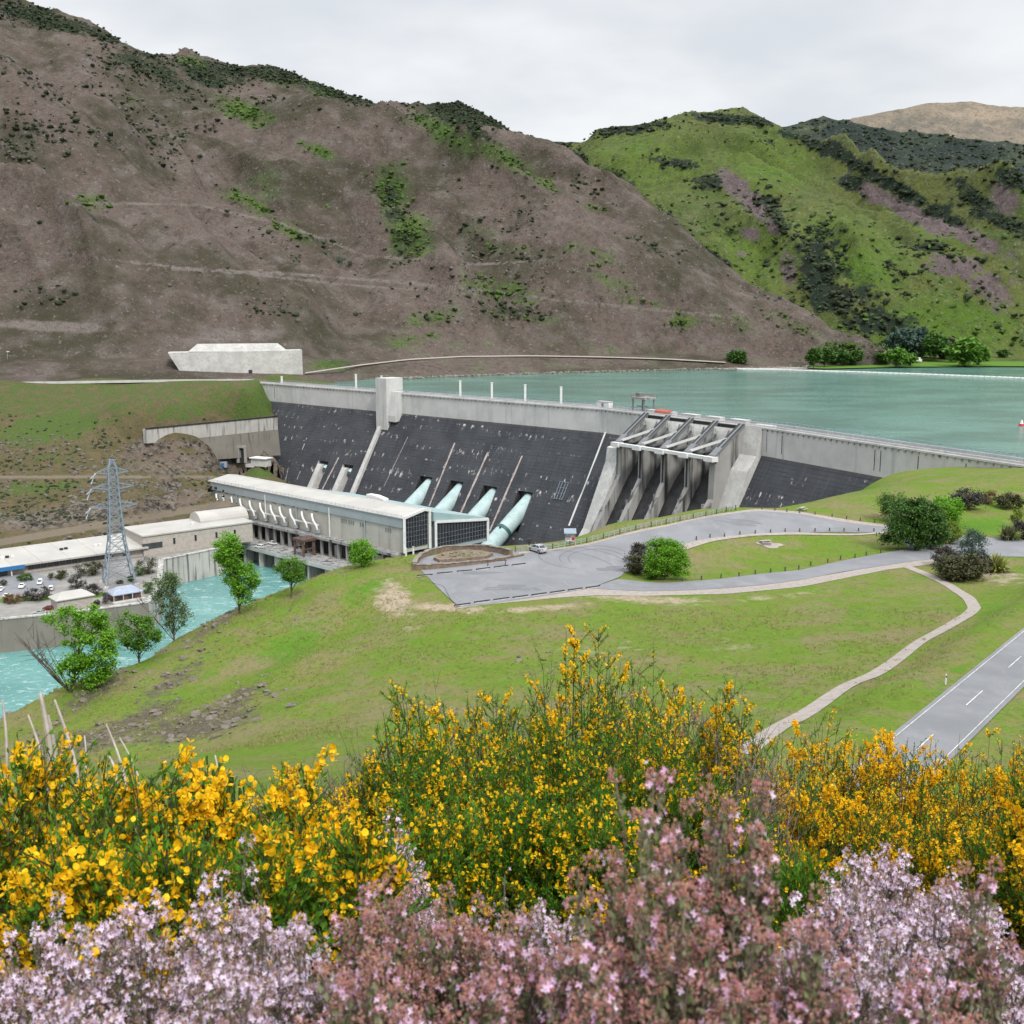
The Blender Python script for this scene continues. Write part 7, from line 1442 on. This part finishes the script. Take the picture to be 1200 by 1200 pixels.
twigbush('grey leafless shrub behind the tallest broom bush', 640, 772, 5.9, 60, 180, 51); twigbush('grey leafless shrub on the right of the middle broom', 850, 788, 5.8, 80, 324, 52); twigbush('grey leafless shrub behind the dense small flowered broom', 415, 880, 5.0, 70, 252, 53); twigbush('grey leafless shrub in the hollow right of the middle broom', 880, 860, 5.0, 60, 216, 54)
def tuft(label, px_, top, d, Rpx, seed):
    x, h = fg(px_, top, d); r = np.random.default_rng(seed); b = np.array([x, d, float(HILL(x, d))]); t_ = thing('green_tuft', label, 'shrub', b, 0, 'dark green tufts on the slope'); W = wands(r, 30, h, Rpx / F * d); mb = MB()
    for i in range(6): seg_ribbons(mb, W[:, i], W[:, i + 1], .006, .005)
    mb.build('stem', M['broom_stem'], t_, local=True); n = 5000; p, tg, _, _ = pick(r, W, n, .3, 1); ax = tg / np.linalg.norm(tg, axis=1)[:, None] + rdir(n) * .5; F_ = frames(ax); F_ = np.stack([F_[..., 0], F_[..., 2], F_[..., 1]], -1); mb = MB(); mb.scatter(*NLF, p, F_, .05 * r.uniform(.6, 1.3, n)); mb.build('foliage', M['leaf_dark'], t_, local=True)
tuft('dark green tuft behind the large broom blossoms, taller one', 246, 882, 9, 18, 61); tuft('low dark green tuft left of the taller tuft', 214, 896, 9, 26, 62); tuft('low dark green tuft right of the taller tuft', 272, 894, 9, 20, 63)
# thyme: stems with small leaves, whorled heads of calyces and four-petalled flowers
CAL = (np.array([[0, 0, 0], [.32, 0, .75], [-.16, .28, .75], [-.16, -.28, .75], [0, 0, .5]]), [[0, 1, 2], [0, 2, 3], [0, 3, 1], [1, 4, 2], [2, 4, 3], [3, 4, 1]])
PET = (np.array([[0, 0, 0.], [-.5, .12, .12], [-.42, .5, .2], [0, .16, .05], [.42, .5, .2], [.5, .12, .12], [-.5, -.12, .12], [-.40, -.55, .2], [0, -.16, .05], [.40, -.55, .2], [.5, -.12, .12]]), [[0, 1, 2, 3], [0, 3, 4, 5], [0, 8, 7, 6], [0, 10, 9, 8]])
def thyme(label, px_, top, d, Rpx, ns, pale, seed, group='flowering thyme bushes', shoots=3, petals=11, cal=20, headL=.019, Hmin=.15, lean=0):
    x, h = fg(px_, top, d); h = max(h - (.034 if pale else .026), Hmin); R_ = Rpx / F * d; r = np.random.default_rng(seed); b = np.array([x, d + R_ * .3, 0.]); b[2] = HILL(b[0], b[1]) - .02; t_ = thing('thyme_bush', label, 'thyme bush', b, 0, group)
    W = wands(r, ns, h, R_, (lean, 0)); mb = MB()
    for i in range(6): seg_ribbons(mb, W[:, i], W[:, i + 1], .0021 * (1 - i / 9), .0021 * (1 - (i + 1) / 9))
    k = np.repeat(np.arange(ns), shoots); n = len(k); shoots = shoots if pale else max(2, shoots - 1); k = np.repeat(np.arange(ns), shoots); n = len(k); tt = r.uniform(.62, .97, n); tt[::shoots] = 1.0; ii = np.minimum((tt * 6).astype(int), 5); f = (tt * 6 - ii)[:, None]; p0 = W[k, ii] * (1 - f) + W[k, ii + 1] * f; tg = W[k, ii + 1] - W[k, ii]; tg /= np.linalg.norm(tg, axis=1)[:, None] + 1e-9
    dv = tg * .55 + rdir(n) * .42; dv[:, 2] += .75; dv /= np.linalg.norm(dv, axis=1)[:, None]; L = r.uniform(.02, .055, n)[:, None]; p1 = p0 + dv * L; seg_ribbons(mb, p0, p1, .0012, .0009); mb.build('stem', M['thyme_stem'], t_, local=True)
    shz = 1.0 if pale else 1.35; nl = n * (30 if pale else 48); q = r.integers(0, n, nl); u = r.uniform(-2.6, .8, nl)[:, None]; pos = p0[q] + np.where(u < 0, tg[q] * .045 * u, (p1 - p0)[q] * u) + r.normal(size=(nl, 3)) * .0035; ax = rdir(nl) * .8 + dv[q]; F_ = frames(ax); F_ = np.stack([F_[..., 0], F_[..., 2], F_[..., 1]], -1); mb = MB(); mb.scatter(np.array([[0, -.5, 0.], [.28, 0, .05], [0, .5, .0], [-.28, 0, .05]]), NLF[1], pos, F_, .0068 * shz * r.uniform(.6, 1.3, nl)); mb.build('foliage', M['thyme_leaf'], t_, local=True)
    q = np.repeat(np.arange(n), cal); cal = cal if pale else int(cal * 1.5); q = np.repeat(np.arange(n), cal); m = len(q); hl = headL * r.uniform(.6, 1.6, n); u = r.uniform(0, 1, m); rad = (.0072 if pale else .0072) * (1.05 - .45 * u) * r.uniform(.4, 1.1, m); o_ = rdir(m); o_ -= dv[q] * np.sum(o_ * dv[q], 1)[:, None]; o_ /= np.linalg.norm(o_, axis=1)[:, None] + 1e-9
    pos = p1[q] + dv[q] * (hl[q] * (u - .35))[:, None] + o_ * rad[:, None]; ax = o_ + dv[q] * .8; mb = MB(); mb.scatter(*CAL, pos, frames(ax), .0052 * r.uniform(.7, 1.2, m)); mb.build('flower_head', M['calyx_pale' if pale else 'calyx_red'], t_, local=True)['kind'] = 'stuff'
    bl = r.random(n) < (.9 if pale else .55); hid = np.nonzero(bl)[0]; q = np.repeat(hid, petals); m = len(q); u = r.uniform(.1, 1.05, m); o_ = rdir(m); o_ -= dv[q] * np.sum(o_ * dv[q], 1)[:, None] * .8; o_ /= np.linalg.norm(o_, axis=1)[:, None] + 1e-9; pos = p1[q] + dv[q] * (hl[q] * (u - .35))[:, None] + o_ * (.0098 if pale else .0096) * r.uniform(.75, 1.15, m)[:, None]
    mb = MB(); mb.scatter(*PET, pos, frames(o_ + dv[q] * .5), .0060 * r.uniform(.75, 1.25, m)); mb.build('flower', M['petal_pale' if pale else 'petal_rose'], t_, local=True)['kind'] = 'stuff'
T_ = thyme
T_('pale lilac thyme bush at the left picture edge', 30, 1073, 1.45, 110, 153, True, 101); T_('pale lilac thyme bush below the large broom blossoms', 140, 1050, 1.5, 100, 161, True, 102); T_('pale lilac thyme crest, tallest of the left thyme', 262, 1018, 1.5, 110, 187, True, 103); T_('pale lilac thyme bush right of the left crest', 345, 1073, 1.35, 80, 136, True, 104)
T_('pale lilac thyme bush filling the lower left corner', 70, 1135, 1.15, 130, 204, True, 105); T_('pale lilac thyme bush at the lower edge left of the mauve mound', 240, 1120, 1.2, 120, 204, True, 106)
T_('brown mauve thyme mound below the middle broom, left half', 440, 1018, 1.2, 90, 187, False, 107, petals=4); T_('brown mauve thyme mound below the middle broom, right half', 530, 1013, 1.25, 90, 187, False, 108, petals=4); T_('brown mauve thyme at the lower edge in the middle', 420, 1110, 1.0, 110, 187, False, 109, petals=6); T_('mauve thyme bush below the small pale green herb', 610, 1073, 1.1, 100, 187, False, 110, petals=7); T_('mauve thyme at the lower edge right of the middle', 560, 1130, .95, 110, 170, False, 111, petals=6)
T_('tall rose thyme bush with long upright tips in front of the broom', 775, 852, 1.05, 80, 102, False, 112, petals=4, headL=.017); T_('rose thyme bush with reddish heads left of the tall tips', 705, 970, 1.0, 80, 136, False, 113, petals=4, headL=.016); T_('rose thyme bush with reddish heads right of the tall tips', 870, 907, 1.05, 90, 153, False, 114, petals=4, headL=.016); T_('rose thyme bush in the middle of the rose group', 800, 1000, .92, 110, 187, False, 115, petals=4, headL=.016); T_('rose thyme at the lower edge with orange tints', 700, 1110, .85, 110, 170, False, 116, petals=4); T_('rose thyme at the lower edge below the rose group', 860, 1105, .85, 120, 187, False, 117, petals=4); T_('rose thyme in front of the pale right thyme', 970, 1055, .92, 90, 153, False, 118, petals=6); T_('rose thyme with a few tall tips at the right edge', 1160, 1000, 1.1, 60, 85, False, 119, petals=6, headL=.016); T_('rose thyme in the lower right corner', 1120, 1130, .95, 120, 187, False, 120, petals=7)
T_('pale thyme bush right of the rose thyme, upper one', 1050, 982, 2.1, 85, 255, True, 121, shoots=4); T_('pale thyme bush at the right below the green broom', 1140, 1028, 1.9, 95, 255, True, 122, shoots=4); T_('pale thyme bush in the gap right of the rose thyme', 1010, 1020, 1.7, 90, 221, True, 123, shoots=4); T_('pale lilac thyme at the right lower edge', 1070, 1078, 1.35, 100, 187, True, 124)
T_('small pale thyme clump behind the close broom', 455, 963, 2.7, 55, 187, True, 125, shoots=4); T_('dry pale thyme clump at the foot of the green broom', 640, 1050, 1.6, 60, 136, True, 126)
T_('small pale green herb between mauve thyme and broom', 588, 1036, 1.7, 34, 85, True, 127, group=None, petals=1, cal=2)
B_(935, 1000, 3.4, 70, 'low green broom bush in the gap between rose and pale thyme', 60, 20000, 377, 24, clump=.5)
T_('pale lilac thyme in the gap below the low green broom', 955, 1050, 1.45, 70, 130, True, 128)
T_('rose thyme at the lower edge under the gap', 960, 1130, .95, 80, 120, False, 129, petals=5)
B_(1020, 850, 6.3, 70, 'dense yellow broom bush hiding the near end of the highway', 110, 16000, 6090, 25, **gy)
T_('slender rose thyme sprigs rising highest in front of the middle broom', 765, 840, 1.02, 26, 10, False, 130, petals=6)
T_('slender rose thyme sprigs right of the highest ones', 840, 857, 1.05, 30, 12, False, 131, petals=6)

# the same shrubs go on along the brow beyond both picture edges
src = {o.get('label'): o for o in list(COL.objects) if o.get('category') in ('broom bush', 'thyme bush')}
bs = [o for l, o in src.items() if o['category'] == 'broom bush' and 'sprig' not in l]; ts = [o for l, o in src.items() if o['category'] == 'thyme bush' and 'sprigs' not in l and 'herb' not in l]
rr = np.random.default_rng(77)
for side in (-1, 1):
    for d_ in (1.2, 1.7, 2.3, 3.0, 3.9, 5.0, 6.3, 7.8):
        for q in range(3 if d_ < 4 else 4):
            x_ = side * (.50 * d_ + .45 + q * (.5 if d_ < 2.2 else .95) + rr.uniform(-.1, .1)); y_ = d_ + rr.uniform(-.2, .2); th = d_ < 2
            s_ = (ts if th else bs)[rr.integers(0, len(ts if th else bs))]
            dup(s_, (x_, y_, float(HILL(x_, y_)) - .02), rr.uniform(0, 6.28), ('thyme bush' if th else 'yellow broom bush') + (' beyond the right picture edge' if side > 0 else ' beyond the left picture edge'), 'shrubs beyond the picture edges', 1.0)
# dry grass between the shrubs
n = 5200; x_ = rr.uniform(-16, 16, n); y_ = rr.uniform(.9, 34, n); P = np.stack([x_, y_, HILL(x_, y_)], 1); k = np.repeat(np.arange(n), 16); m = len(k)
pos = P[k] + np.append(rr.normal(size=(m, 2)) * .07, np.full((m, 1), -.01), 1); d = rr.normal(size=(m, 3)) * .45; d[:, 2] = 1
mb = MB(); mb.scatter(np.array([[-.022, 0, 0], [.022, 0, 0], [.06, .05, 1.]]), [[0, 1, 2]], pos, frames(d), rr.uniform(.08, .26, m)); stuff(mb.build('dry_grass', M['tussock']), 'dry grass between the flowering shrubs on the brow', 'grass')
